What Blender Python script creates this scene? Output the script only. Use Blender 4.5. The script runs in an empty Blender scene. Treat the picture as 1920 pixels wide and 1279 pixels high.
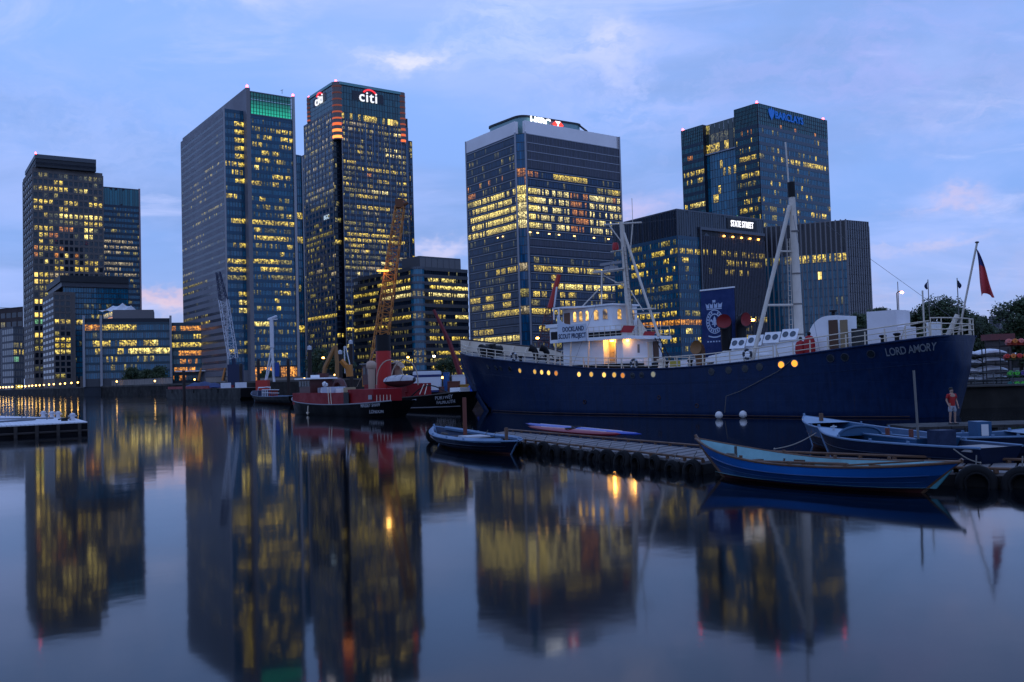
import bpy, bmesh, math, random
from mathutils import Vector, Matrix
R = math.radians
rnd = random.Random(7)
SC = bpy.context.scene
COL = SC.collection

# ------------------------------------------------------------------ camera
F = 1750.0                       # focal length in pixels of a 1920 wide frame
CAM = Vector((0, 0, 3.8))
PITCH = math.atan(66.5 / F); ROLL = math.atan(0.0287)
_f = Vector((0, math.cos(PITCH), math.sin(PITCH)))
_u0 = Vector((0, -math.sin(PITCH), math.cos(PITCH))); _x0 = Vector((1, 0, 0))
_r = _x0 * math.cos(ROLL) - _u0 * math.sin(ROLL)
_u = _x0 * math.sin(ROLL) + _u0 * math.cos(ROLL)
cd = bpy.data.cameras.new('camera'); cam = bpy.data.objects.new('camera', cd); COL.objects.link(cam)
cd.sensor_width = 36; cd.lens = F / 1920 * 36; cd.clip_start = 0.1; cd.clip_end = 9000
m = Matrix((( _r.x, _u.x, -_f.x, CAM.x), (_r.y, _u.y, -_f.y, CAM.y), (_r.z, _u.z, -_f.z, CAM.z), (0, 0, 0, 1)))
cam.matrix_world = m
SC.camera = cam

# ------------------------------------------------------------------ light
SUN_EL, SUN_AZ = 38.0, 185.0      # soft afterglow from behind the camera
W = bpy.data.worlds.new('World'); SC.world = W; W.use_nodes = True
def build_sky():
    nt = W.node_tree; N = nt.nodes; L = nt.links; N.clear()
    def nd(t, **k):
        n = N.new(t)
        for a, v in k.items(): setattr(n, a, v)
        return n
    out = nd('ShaderNodeOutputWorld'); bg = nd('ShaderNodeBackground'); L.new(bg.outputs[0], out.inputs[0])
    bg.inputs['Strength'].default_value = 0.118
    sky = nd('ShaderNodeTexSky', sky_type='NISHITA'); sky.sun_disc = False
    sky.sun_elevation = R(SUN_EL); sky.sun_rotation = R(SUN_AZ); sky.altitude = 10
    sky.air_density = 1.0; sky.dust_density = 0.6; sky.ozone_density = 3.0
    tc = nd('ShaderNodeTexCoord'); sep = nd('ShaderNodeSeparateXYZ'); L.new(tc.outputs['Generated'], sep.inputs[0])
    # dusk overcast veil: colour by elevation
    ramp = nd('ShaderNodeValToRGB'); el = ramp.color_ramp.elements
    stops = [(0.0, (3.3, 4.1, 6.9)), (0.06, (2.7, 3.9, 7.4)), (0.16, (2.2, 3.8, 8.0)), (0.34, (2.5, 4.3, 9.2)), (0.6, (2.3, 3.8, 8.2)), (1.0, (2.0, 3.2, 7.0))]
    while len(el) < len(stops): el.new(0.5)
    for e, (p, c) in zip(el, stops): e.position = p; e.color = (c[0]/10, c[1]/10, c[2]/10, 1)
    L.new(sep.outputs['Z'], ramp.inputs[0])
    veil = nd('ShaderNodeVectorMath', operation='SCALE'); veil.inputs['Scale'].default_value = 10.0
    L.new(ramp.outputs[0], veil.inputs[0])
    mix = nd('ShaderNodeMix', data_type='RGBA'); mix.inputs['Factor'].default_value = 0.97
    L.new(sky.outputs[0], mix.inputs['A']); L.new(veil.outputs[0], mix.inputs['B'])
    # cloud sheet coordinates: direction projected on a flat layer
    zc = nd('ShaderNodeMath', operation='MAXIMUM'); zc.inputs[1].default_value = 0.0; L.new(sep.outputs['Z'], zc.inputs[0])
    za = nd('ShaderNodeMath', operation='ADD'); za.inputs[1].default_value = 0.16; L.new(zc.outputs[0], za.inputs[0])
    dv = nd('ShaderNodeVectorMath', operation='DIVIDE'); cmb = nd('ShaderNodeCombineXYZ')
    for i in range(3): L.new(za.outputs[0], cmb.inputs[i])
    L.new(tc.outputs['Generated'], dv.inputs[0]); L.new(cmb.outputs[0], dv.inputs[1])
    def noise(scale, detail, rough, off, stretch=(1, 1, 1), dist=0.0):
        mp = nd('ShaderNodeMapping'); mp.inputs['Location'].default_value = off; mp.inputs['Scale'].default_value = stretch
        L.new(dv.outputs[0], mp.inputs[0])
        n = nd('ShaderNodeTexNoise'); n.inputs['Scale'].default_value = scale; n.inputs['Detail'].default_value = detail
        n.inputs['Roughness'].default_value = rough; n.inputs['Distortion'].default_value = dist
        L.new(mp.outputs[0], n.inputs['Vector']); return n.outputs['Fac']
    def remap(x, a, b, c, d):
        n = nd('ShaderNodeMapRange', interpolation_type='SMOOTHSTEP')
        for i, v in enumerate((a, b, c, d)): n.inputs[i+1].default_value = v
        L.new(x, n.inputs[0]); return n.outputs[0]
    def mixc(fac, a, col):
        mx = nd('ShaderNodeMix', data_type='RGBA'); L.new(fac, mx.inputs['Factor']); L.new(a, mx.inputs['A'])
        mx.inputs['B'].default_value = (*col, 1); return mx.outputs['Result']
    base = mix.outputs['Result']
    # broad grey-blue banks, pale mauve banks, thin bright torn streaks, pink tatters low down
    base = mixc(remap(noise(1.0, 5, .55, (3.1, .4, 0), (0.8, 1, 1), .4), .42, .68, 0, .8), base, (2.1, 3.35, 6.6))
    base = mixc(remap(noise(1.5, 6, .55, (-2.2, 5.3, 0), (0.8, 1.0, 1), .5), .44, .74, 0, .8), base, (3.6, 4.8, 9.0))
    base = mixc(remap(noise(2.6, 7, .6, (7.7, 1.2, 0), (.55, 1.0, 1), .8), .57, .78, 0, .8), base, (4.8, 5.6, 9.2))
    def dirpx(px, py):
        d = _f * F + _r * (px - 960) - _u * (py - 639.5); return d.normalized()
    # one warp field and one torn-streak field shared by the placed clouds
    mpw = nd('ShaderNodeMapping'); mpw.inputs['Scale'].default_value = (1, 1, 1.6); L.new(tc.outputs['Generated'], mpw.inputs[0])
    nw = nd('ShaderNodeTexNoise'); nw.inputs['Scale'].default_value = 7; nw.inputs['Detail'].default_value = 5; nw.inputs['Roughness'].default_value = .62; L.new(mpw.outputs[0], nw.inputs['Vector'])
    sub = nd('ShaderNodeVectorMath', operation='SUBTRACT'); L.new(nw.outputs['Color'], sub.inputs[0]); sub.inputs[1].default_value = (.5, .5, .5)
    scl = nd('ShaderNodeVectorMath', operation='SCALE'); L.new(sub.outputs[0], scl.inputs[0]); scl.inputs['Scale'].default_value = .15
    wv = nd('ShaderNodeVectorMath', operation='ADD'); L.new(tc.outputs['Generated'], wv.inputs[0]); L.new(scl.outputs[0], wv.inputs[1])
    mps = nd('ShaderNodeMapping'); mps.inputs['Scale'].default_value = (1, 1, 3.2); mps.inputs['Rotation'].default_value = (0, .12, 0); L.new(wv.outputs[0], mps.inputs[0])
    ns = nd('ShaderNodeTexNoise'); ns.inputs['Scale'].default_value = 13; ns.inputs['Detail'].default_value = 6; ns.inputs['Roughness'].default_value = .6; L.new(mps.outputs[0], ns.inputs['Vector'])
    torn = remap(ns.outputs['Fac'], .32, .68, .15, 1.25)
    def blob(px, py, hw, hh, col, amt, seed):
        # a torn cloud lying in that part of the sky (hw, hh: half width and height in radians)
        c = dirpx(px, py); sx = c.cross(Vector((0, 0, 1))).normalized(); sy = sx.cross(c).normalized()
        def dot(v, k=1):
            n = nd('ShaderNodeVectorMath', operation='DOT_PRODUCT'); L.new(wv.outputs[0], n.inputs[0]); n.inputs[1].default_value = v; return n.outputs['Value']
        def sq(x, k, c0):
            n = nd('ShaderNodeMath', operation='MULTIPLY'); L.new(x, n.inputs[0]); n.inputs[1].default_value = k
            p = nd('ShaderNodeMath', operation='MULTIPLY'); L.new(n.outputs[0], p.inputs[0]); L.new(n.outputs[0], p.inputs[1]); return p.outputs[0]
        a = nd('ShaderNodeMath', operation='ADD'); L.new(sq(dot(sx), 1/hw, 0), a.inputs[0]); L.new(sq(dot(sy), 1/hh, 0), a.inputs[1])
        ex = nd('ShaderNodeMath', operation='POWER'); ex.inputs[0].default_value = math.exp(-.7); L.new(a.outputs[0], ex.inputs[1])
        g = nd('ShaderNodeMath', operation='MULTIPLY'); L.new(ex.outputs[0], g.inputs[0]); L.new(torn, g.inputs[1])
        front = nd('ShaderNodeMath', operation='GREATER_THAN'); L.new(dot(c), front.inputs[0]); front.inputs[1].default_value = .4
        h = nd('ShaderNodeMath', operation='MULTIPLY'); L.new(g.outputs[0], h.inputs[0]); h.inputs[1].default_value = amt
        h2 = nd('ShaderNodeMath', operation='MULTIPLY'); h2.use_clamp = True; L.new(h.outputs[0], h2.inputs[0]); L.new(front.outputs[0], h2.inputs[1])
        return mixc(h2.outputs[0], base, col)
    for b in BLOBS: base = blob(*b)
    L.new(base, bg.inputs['Color'])
BLOBS = [
    (765, 108, .050, .014, (6.8, 7.0, 9.6), .8, 0), (1140, 88, .030, .024, (6.6, 6.8, 9.6), .75, 0), (390, 0, .035, .010, (6.8, 7, 9.6), .8, 0),
    (975, 30, .06, .05, (5.0, 6.0, 9.8), .6, 0), (1180, 160, .07, .04, (4.2, 5.2, 9.2), .6, 0), (1840, 218, .06, .016, (5.2, 5.6, 8.8), .4, 0),
    (1730, 463, .06, .006, (5.8, 5.4, 7.4), .45, 0), (1790, 378, .04, .007, (5.4, 5.0, 7.4), .6, 0), (310, 576, .05, .006, (7.4, 4.6, 5.2), .6, 0), (300, 590, .07, .012, (6.6, 5.6, 7.0), .7, 0),
    (850, 470, .06, .010, (6.0, 5.8, 8.0), .6, 0), (1200, 392, .06, .016, (5.4, 5.0, 7.8), .6, 0), (150, 250, .14, .04, (3.6, 4.8, 8.8), .5, 0), (1700, 570, .25, .03, (4.2, 4.4, 7.0), .5, 0), (1650, 120, .16, .05, (3.6, 4.2, 8.4), .5, 0),
]
build_sky()
W.cycles.sampling_method = 'MANUAL'; W.cycles.sample_map_resolution = 256
sd = bpy.data.lights.new('sun', 'SUN'); sd.energy = 0.10; sd.angle = R(40); sd.color = (1.0, .93, .90)
sun = bpy.data.objects.new('sun', sd); COL.objects.link(sun)
_sa, _se = R(SUN_AZ), R(SUN_EL)
sdir = Vector((math.sin(_sa) * math.cos(_se), math.cos(_sa) * math.cos(_se), math.sin(_se)))
sun.rotation_euler = (sdir).to_track_quat('Z', 'Y').to_euler()
vs = SC.view_settings; SC.display_settings.display_device = 'sRGB'
vs.view_transform = 'Standard'; vs.look = 'None'; vs.exposure = 0.0; vs.gamma = 1.0; vs.use_curve_mapping = False
SC.cycles.use_denoising = True
SC.cycles.max_bounces = 6; SC.cycles.sample_clamp_indirect = 6.0; SC.cycles.caustics_reflective = False; SC.cycles.caustics_refractive = False

# ------------------------------------------------------------------ helpers
def ray(px, py): return _f * F + _r * (px - 960) - _u * (py - 639.5)
def at_z(px, py, z):
    d = ray(px, py); return CAM + d * ((z - CAM.z) / d.z)
def at_y(px, py, y):
    d = ray(px, py); return CAM + d * (y / d.y)
def col_at(px, y):               # ground plan point under pixel column px (measured at the horizon) at depth y
    hy = 706 - 0.0287 * (px - 960); p = at_y(px, hy, y); return Vector((p.x, p.y, 0))
def z_at(px, py, P):             # height seen at pixel row py above plan point P
    return at_y(px, py, P.y).z

MATS = {}
def mat(name, col=(.5, .5, .5), rough=.6, metal=0, spec=.5, ior=1.45, emit=None, es=0, vary=0.0, vscale=1.0, bump=0.0, bscale=20, trans=0, alpha=1):
    if name in MATS: return MATS[name]
    m = bpy.data.materials.new(name); m.use_nodes = True; nt = m.node_tree; b = nt.nodes['Principled BSDF']
    b.inputs['Base Color'].default_value = (*col, 1); b.inputs['Roughness'].default_value = rough; b.inputs['Metallic'].default_value = metal
    b.inputs['IOR'].default_value = ior; b.inputs['Specular IOR Level'].default_value = spec
    b.inputs['Transmission Weight'].default_value = trans; b.inputs['Alpha'].default_value = alpha
    if emit: b.inputs['Emission Color'].default_value = (*emit, 1); b.inputs['Emission Strength'].default_value = es
    if vary or bump:
        tc = nt.nodes.new('ShaderNodeTexCoord')
        n = nt.nodes.new('ShaderNodeTexNoise'); n.inputs['Scale'].default_value = vscale; n.inputs['Detail'].default_value = 7; n.inputs['Roughness'].default_value = .65
        nt.links.new(tc.outputs['Object'], n.inputs['Vector'])
        if vary:
            r = nt.nodes.new('ShaderNodeMapRange'); r.inputs[1].default_value = .3; r.inputs[2].default_value = .7; r.inputs[3].default_value = 1 - vary; r.inputs[4].default_value = 1 + vary
            nt.links.new(n.outputs['Fac'], r.inputs[0])
            s = nt.nodes.new('ShaderNodeVectorMath'); s.operation = 'SCALE'; s.inputs[0].default_value = col
            nt.links.new(r.outputs[0], s.inputs['Scale']); nt.links.new(s.outputs[0], b.inputs['Base Color'])
            r2 = nt.nodes.new('ShaderNodeMapRange'); r2.inputs[1].default_value = .3; r2.inputs[2].default_value = .7; r2.inputs[3].default_value = min(1, rough * 1.25); r2.inputs[4].default_value = rough * .8
            nt.links.new(n.outputs['Fac'], r2.inputs[0]); nt.links.new(r2.outputs[0], b.inputs['Roughness'])
        if bump:
            n2 = nt.nodes.new('ShaderNodeTexNoise'); n2.inputs['Scale'].default_value = bscale; n2.inputs['Detail'].default_value = 5
            nt.links.new(tc.outputs['Object'], n2.inputs['Vector'])
            bp = nt.nodes.new('ShaderNodeBump'); bp.inputs['Strength'].default_value = bump; bp.inputs['Distance'].default_value = .05
            nt.links.new(n2.outputs['Fac'], bp.inputs['Height']); nt.links.new(bp.outputs[0], b.inputs['Normal'])
    MATS[name] = m; return m

def glass(name, col, rough=.08, ior=1.9, spread=.35, rspread=.1):
    """coated curtain-wall glass; each pane differs a little"""
    if name in MATS: return MATS[name]
    m = bpy.data.materials.new(name); m.use_nodes = True; nt = m.node_tree; b = nt.nodes['Principled BSDF']
    g = nt.nodes.new('ShaderNodeNewGeometry'); r = nt.nodes.new('ShaderNodeMapRange'); r.inputs[3].default_value = 1 - spread; r.inputs[4].default_value = 1 + spread
    nt.links.new(g.outputs['Random Per Island'], r.inputs[0])
    s = nt.nodes.new('ShaderNodeVectorMath'); s.operation = 'SCALE'; s.inputs[0].default_value = col
    nt.links.new(r.outputs[0], s.inputs['Scale']); nt.links.new(s.outputs[0], b.inputs['Base Color'])
    b.inputs['Roughness'].default_value = rough; b.inputs['IOR'].default_value = ior
    MATS[name] = m; return m

def lit(name, col, strength, floor=.25, top=.55, nscale=1.1):
    """lit office window: brighter under the ceiling, uneven with what stands inside"""
    if name in MATS: return MATS[name]
    m = bpy.data.materials.new(name); m.use_nodes = True; nt = m.node_tree; b = nt.nodes['Principled BSDF']; L = nt.links
    def nd(t): return nt.nodes.new(t)
    b.inputs['Base Color'].default_value = (.02, .03, .04, 1); b.inputs['Roughness'].default_value = .12; b.inputs['IOR'].default_value = 1.6
    g = nd('ShaderNodeNewGeometry'); oi = nd('ShaderNodeObjectInfo'); uv = nd('ShaderNodeUVMap')
    ad = nd('ShaderNodeMath'); ad.operation = 'ADD'; L.new(g.outputs['Random Per Island'], ad.inputs[0]); L.new(oi.outputs['Random'], ad.inputs[1])
    fr = nd('ShaderNodeMath'); fr.operation = 'FRACT'; L.new(ad.outputs[0], fr.inputs[0])
    n = nd('ShaderNodeTexNoise'); n.inputs['Scale'].default_value = nscale; n.inputs['Detail'].default_value = 3; L.new(g.outputs['Position'], n.inputs['Vector'])
    r = nd('ShaderNodeMapRange'); r.interpolation_type = 'SMOOTHSTEP'
    for i, v in enumerate((.40, .64, floor, 1.7)): r.inputs[i+1].default_value = v
    L.new(n.outputs['Fac'], r.inputs[0])
    sp = nd('ShaderNodeSeparateXYZ'); L.new(uv.outputs[0], sp.inputs[0])
    rv = nd('ShaderNodeMapRange'); rv.interpolation_type = 'SMOOTHSTEP'
    for i, v in enumerate((.1, .75, 1 - top, 1 + top*.4)): rv.inputs[i+1].default_value = v
    L.new(sp.outputs['Y'], rv.inputs[0])
    wv_ = nd('ShaderNodeMath'); wv_.operation = 'MULTIPLY'; L.new(sp.outputs['X'], wv_.inputs[0]); wv_.inputs[1].default_value = 3
    fx = nd('ShaderNodeMath'); fx.operation = 'FRACT'; L.new(wv_.outputs[0], fx.inputs[0])
    gt = nd('ShaderNodeMapRange')
    for i, v in enumerate((.1, .22, .3, 1)): gt.inputs[i+1].default_value = v
    L.new(fx.outputs[0], gt.inputs[0])
    mv = nd('ShaderNodeMath'); mv.operation = 'MULTIPLY'; L.new(rv.outputs[0], mv.inputs[0]); L.new(gt.outputs[0], mv.inputs[1]); rv = mv
    rr = nd('ShaderNodeMapRange')
    for i, v in enumerate((0, 1, .45, 1.35)): rr.inputs[i+1].default_value = v
    L.new(fr.outputs[0], rr.inputs[0])
    x = nd('ShaderNodeMath'); x.operation = 'MULTIPLY'; L.new(r.outputs[0], x.inputs[0]); L.new(rv.outputs[0], x.inputs[1])
    y = nd('ShaderNodeMath'); y.operation = 'MULTIPLY'; L.new(x.outputs[0], y.inputs[0]); L.new(rr.outputs[0], y.inputs[1])
    z = nd('ShaderNodeMath'); z.operation = 'MULTIPLY'; L.new(y.outputs[0], z.inputs[0]); z.inputs[1].default_value = strength
    b.inputs['Emission Color'].default_value = (*col, 1); L.new(z.outputs[0], b.inputs['Emission Strength'])
    m.cycles.emission_sampling = 'NONE'
    MATS[name] = m; return m

class MB:
    """collects faces for one mesh"""
    def __init__(s): s.v = []; s.f = []; s.mi = []; s.uv = []
    def quad(s, pts, mi=0):
        i = len(s.v); s.v += [tuple(p) for p in pts]; s.f.append(tuple(range(i, i + len(pts)))); s.mi.append(mi); return s
    def box(s, lo, hi, M=None, mi=0):
        x0, y0, z0 = lo; x1, y1, z1 = hi
        P = [Vector(p) for p in ((x0,y0,z0),(x1,y0,z0),(x1,y1,z0),(x0,y1,z0),(x0,y0,z1),(x1,y0,z1),(x1,y1,z1),(x0,y1,z1))]
        if M is not None: P = [M @ p for p in P]
        i = len(s.v); s.v += [tuple(p) for p in P]
        for f in ((0,3,2,1),(4,5,6,7),(0,1,5,4),(1,2,6,5),(2,3,7,6),(3,0,4,7)): s.f.append(tuple(i + k for k in f)); s.mi.append(mi)
        return s
    def prism(s, poly, z0, z1, mi=0, cap=True):
        n = len(poly); i = len(s.v)
        s.v += [(p[0], p[1], z0) for p in poly] + [(p[0], p[1], z1) for p in poly]
        for k in range(n): s.f.append((i+k, i+(k+1) % n, i+n+(k+1) % n, i+n+k)); s.mi.append(mi)
        if cap: s.f.append(tuple(i+n+k for k in range(n))); s.mi.append(mi); s.f.append(tuple(i+n-1-k for k in range(n))); s.mi.append(mi)
        return s
    def tube(s, pts, r, n=6, mi=0, r1=None, cap=True):
        pts = [Vector(p) for p in pts]; rings = []
        for k, p in enumerate(pts):
            t = (pts[min(k+1, len(pts)-1)] - pts[max(k-1, 0)]).normalized()
            a = t.orthogonal().normalized() if k == 0 else (pa - t * pa.dot(t)).normalized()
            pa = a; b = t.cross(a); rr = r if r1 is None else r + (r1 - r) * k / (len(pts) - 1)
            i = len(s.v)
            for j in range(n):
                w = 2 * math.pi * j / n; s.v.append(tuple(p + (a * math.cos(w) + b * math.sin(w)) * rr))
            rings.append(i)
        for k in range(len(rings) - 1):
            for j in range(n):
                s.f.append((rings[k]+j, rings[k]+(j+1) % n, rings[k+1]+(j+1) % n, rings[k+1]+j)); s.mi.append(mi)
        if cap:
            s.f.append(tuple(rings[0]+n-1-j for j in range(n))); s.mi.append(mi); s.f.append(tuple(rings[-1]+j for j in range(n))); s.mi.append(mi)
        return s
    def lathe(s, prof, M=None, n=16, mi=0):
        i0 = len(s.v)
        for (r_, z_) in prof:
            for j in range(n):
                w = 2*math.pi*j/n; p = Vector((r_*math.cos(w), r_*math.sin(w), z_)); s.v.append(tuple(M @ p if M is not None else p))
        for k in range(len(prof)-1):
            for j in range(n):
                a = i0+k*n; b = a+n; s.f.append((a+j, a+(j+1) % n, b+(j+1) % n, b+j)); s.mi.append(mi)
        return s
    def torus(s, c, R_, r_, M=None, n=18, k=8, a0=0, a1=2*math.pi, mi=0):
        pts = []; full = abs(a1-a0-2*math.pi) < 1e-6; i0 = len(s.v)
        nn = n if full else n+1
        for q in range(nn):
            a = a0+(a1-a0)*q/n
            for j in range(k):
                w = 2*math.pi*j/k; p = Vector(((R_+r_*math.cos(w))*math.cos(a), r_*math.sin(w), (R_+r_*math.cos(w))*math.sin(a)))
                p = (M @ p if M is not None else p) + Vector(c); s.v.append(tuple(p))
        for q in range(n):
            for j in range(k):
                a = i0+q*k; b = i0+((q+1) % nn)*k; s.f.append((a+j, b+j, b+(j+1) % k, a+(j+1) % k)); s.mi.append(mi)
        return s
    def mesh(s, name, mats):
        me = bpy.data.meshes.new(name); me.from_pydata(s.v, [], s.f)
        for m_ in (mats if isinstance(mats, (list, tuple)) else [mats]): me.materials.append(m_)
        if any(s.mi): me.polygons.foreach_set('material_index', s.mi)
        me.validate(); me.update(); return me

PINV = {}
def link(name, me, parent=None, M=None, smooth=False):
    o = bpy.data.objects.new(name, me); COL.objects.link(o)
    if M is not None: o.matrix_basis = M
    if parent is not None:
        o.parent = parent; o.matrix_parent_inverse = winv(parent)
    if smooth and me is not None:
        me.polygons.foreach_set('use_smooth', [True]*len(me.polygons))
    return o
def winv(o):
    M = o.matrix_basis.copy(); p = o
    while p.parent is not None:
        M = p.matrix_parent_inverse @ M; p = p.parent; M = p.matrix_basis @ M
    return M.inverted()
def put(name, mb, mats, parent=None, smooth=False, M=None, kind=None, angle=None):
    o = link(name, mb.mesh(name, mats), parent, M)
    if smooth: shade(o, angle or 40)
    if kind: o['kind'] = kind
    return o
def shade(o, deg=40):
    me = o.data; me.polygons.foreach_set('use_smooth', [True]*len(me.polygons))
    bm = bmesh.new(); bm.from_mesh(me); bmesh.ops.remove_doubles(bm, verts=bm.verts, dist=1e-4)
    bmesh.ops.recalc_face_normals(bm, faces=bm.faces)
    a = R(deg)
    for e in bm.edges:
        if len(e.link_faces) == 2 and e.link_faces[0].normal.length > 0 and e.link_faces[1].normal.length > 0 and e.calc_face_angle(0) > a: e.smooth = False
    bm.to_mesh(me); bm.free()
def thing(name, label, cat, loc=(0, 0, 0), rz=0, group=None):
    o = bpy.data.objects.new(name, None); COL.objects.link(o); o.empty_display_size = .5
    o.matrix_basis = Matrix.Translation(Vector(loc)) @ Matrix.Rotation(rz, 4, 'Z')
    return tag(o, label, cat, group)
def tag(o, label, cat, group=None):
    o['label'] = label; o['category'] = cat
    if group: o['group'] = group
    return o
def structure(o): o['kind'] = 'structure'; return o
def copy_tree(o, parent=None, M=None, label=None):
    c = o.copy(); COL.objects.link(c)
    if parent is not None: c.parent = parent
    if M is not None: c.matrix_basis = M
    if label: c['label'] = label
    for ch in o.children: copy_tree(ch, c)
    return c
def text_mesh(s, size, ext=0.02, align='CENTER', spacing=1.0, bold=0.0):
    cu = bpy.data.curves.new('t', 'FONT'); cu.body = s; cu.size = size; cu.extrude = ext; cu.align_x = align; cu.align_y = 'CENTER'; cu.resolution_u = 3
    cu.space_character = spacing; cu.offset = bold
    t = bpy.data.objects.new('t', cu); COL.objects.link(t)
    dg = bpy.context.evaluated_depsgraph_get(); me = bpy.data.meshes.new_from_object(t.evaluated_get(dg))
    bpy.data.objects.remove(t); return me
def face_frame(P, e, n, z):     # x along e, y up, z outward
    e = Vector((e.x, e.y, 0)).normalized(); m_ = Vector((e.y, -e.x, 0)); n = m_ if m_.dot(Vector((n.x, n.y, 0))) > 0 else -m_
    return Matrix(((e.x, 0, n.x, P.x), (e.y, 0, n.y, P.y), (0, 1, 0, z), (0, 0, 0, 1)))
# ------------------------------------------------------------------ water, quays
def water_material():
    m = bpy.data.materials.new('dock_water'); m.use_nodes = True; nt = m.node_tree; b = nt.nodes['Principled BSDF']; L = nt.links
    b.inputs['Base Color'].default_value = (.0015, .003, .005, 1); b.inputs['IOR'].default_value = 1.29; b.inputs['Specular Tint'].default_value = (.74, .90, 1, 1); b.inputs['Roughness'].default_value = .085
    tc = nt.nodes.new('ShaderNodeTexCoord')
    n1 = nt.nodes.new('ShaderNodeTexNoise'); n1.inputs['Scale'].default_value = .045; n1.inputs['Detail'].default_value = 4; L.new(tc.outputs['Object'], n1.inputs['Vector'])
    r = nt.nodes.new('ShaderNodeMapRange'); r.inputs[1].default_value = .35; r.inputs[2].default_value = .65; r.inputs[3].default_value = .05; r.inputs[4].default_value = .082
    L.new(n1.outputs['Fac'], r.inputs[0]); L.new(r.outputs[0], b.inputs['Roughness'])
    n2 = nt.nodes.new('ShaderNodeTexNoise'); n2.inputs['Scale'].default_value = .5; n2.inputs['Detail'].default_value = 3; L.new(tc.outputs['Object'], n2.inputs['Vector'])
    bp = nt.nodes.new('ShaderNodeBump'); bp.inputs['Strength'].default_value = .03; bp.inputs['Distance'].default_value = .12
    L.new(n2.outputs['Fac'], bp.inputs['Height']); L.new(bp.outputs[0], b.inputs['Normal'])
    return m
structure(put('water', MB().quad([(-2600, -300, 0), (2600, -300, 0), (2600, 4000, 0), (-2600, 4000, 0)]), water_material()))

GZ = 4.7                        # level of the far quays
concrete = mat('quay_concrete', (.08, .075, .072), .85, spec=.15, vary=.3, vscale=.15, bump=.4, bscale=2)
darkstone = mat('quay_wall_stone', (.03, .028, .027), .85, spec=.12, vary=.4, vscale=.3, bump=.6, bscale=1.5)
paving = mat('promenade_paving', (.09, .085, .08), .8, vary=.2, vscale=.2)
def plan(px, y): return col_at(px, y)
quay_line = [plan(-260, 1100), plan(0, 800), plan(100, 566), plan(250, 428), plan(332, 392), plan(600, 372), plan(760, 352), plan(905, 330), Vector((60, 330, 0)), Vector((150, 330, 0)), Vector((420, 330, 0))]
back = [Vector((1500, 330, 0)), Vector((2600, 3900, 0)), Vector((-2600, 3900, 0)), Vector((-2600, 1100, 0))]
structure(put('far_ground', MB().prism([(p.x, p.y) for p in quay_line + back], -2, GZ), paving))
def strip(line, z0, z1, off, thick, M_, name):
    mb = MB()
    for a, b in zip(line, line[1:]):
        e = (b - a).normalized(); n = Vector((e.y, -e.x, 0))
        A = a + n*off; B = b + n*off; C = b + n*(off-thick); D = a + n*(off-thick)
        mb.prism([(A.x, A.y), (B.x, B.y), (C.x, C.y), (D.x, D.y)], z0, z1)
    return put(name, mb, M_)
structure(strip(quay_line, -2, GZ - .5, .5, .45, darkstone, 'quay_wall'))
structure(strip(quay_line, GZ - .5, GZ + .25, .65, 1.4, concrete, 'quay_coping'))

# ------------------------------------------------------------------ materials of the towers
LIT = {
    'y': lit('lit_office_yellow', (1.0, .72, .11), .85, .08), 'b': lit('lit_office_bright', (1.0, .78, .20), 1.3, .15),
    'w': lit('lit_office_white', (1.0, .82, .32), 1.1, .08), 'o': lit('lit_office_orange', (1.0, .36, .07), .55, .15),
    'd': lit('lit_office_dim', (.90, .74, .18), .32, .1), 'e': lit('lit_office_faint', (.7, .68, .32), .13, .1),
    'g': lit('lit_office_green', (.35, .95, .5), .4, .4, .2), 'p': lit('lit_office_pale', (.95, .76, .42), .4, .15),
    'B': lit('lit_window_full', (1.0, .70, .16), 2.2, .8, .15), 'O': lit('lit_hall_orange', (1.0, .38, .04), .9, .2, .4),
}
gl_blue = glass('glass_blue', (0.0052, 0.1109, 0.1923), .08, 1.6)
gl_dark = glass('glass_dark', (0.0038, 0.0130, 0.0246), .07, 1.56)
gl_teal = glass('glass_teal', (0.0038, 0.1243, 0.1602), .08, 1.6)
gl_grey = glass('glass_grey', (0.0193, 0.0269, 0.0450), .16, 1.9)
gl_plum = glass('glass_louvre', (0.0274, 0.0308, 0.0573), .35, 1.6)
alu = mat('frame_aluminium', (0.0982, 0.1054, 0.1259), .4, .55)
alu_m = mat('frame_silver', (0.2244, 0.2244, 0.2520), .45, .3)
alu_d = mat('frame_dark', (0.0330, 0.0374, 0.0490), .45, .4)
alu_l = mat('frame_light', (0.2976, 0.2914, 0.3100), .45, .2)
stone_t = mat('tower_stone', (0.1254, 0.1122, 0.1085), .8, vary=.12, vscale=.08)
mesh_g = mat('tower_grey_screen', (0.1782, 0.1768, 0.2030), .6, .15, vary=.08, vscale=.05)
white_f = mat('fascia_pale', (.78, .74, .75), .55, vary=.06, vscale=.05)
roof_d = mat('roof_plant_dark', (0.0198, 0.0231, 0.0294), .6)
core_m = mat('tower_core', (0.0106, 0.0163, 0.0294), .5)
red_lamp = mat('aviation_lamp', (.3, .01, .01), .4, emit=(1, .06, .08), es=16)

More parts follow.
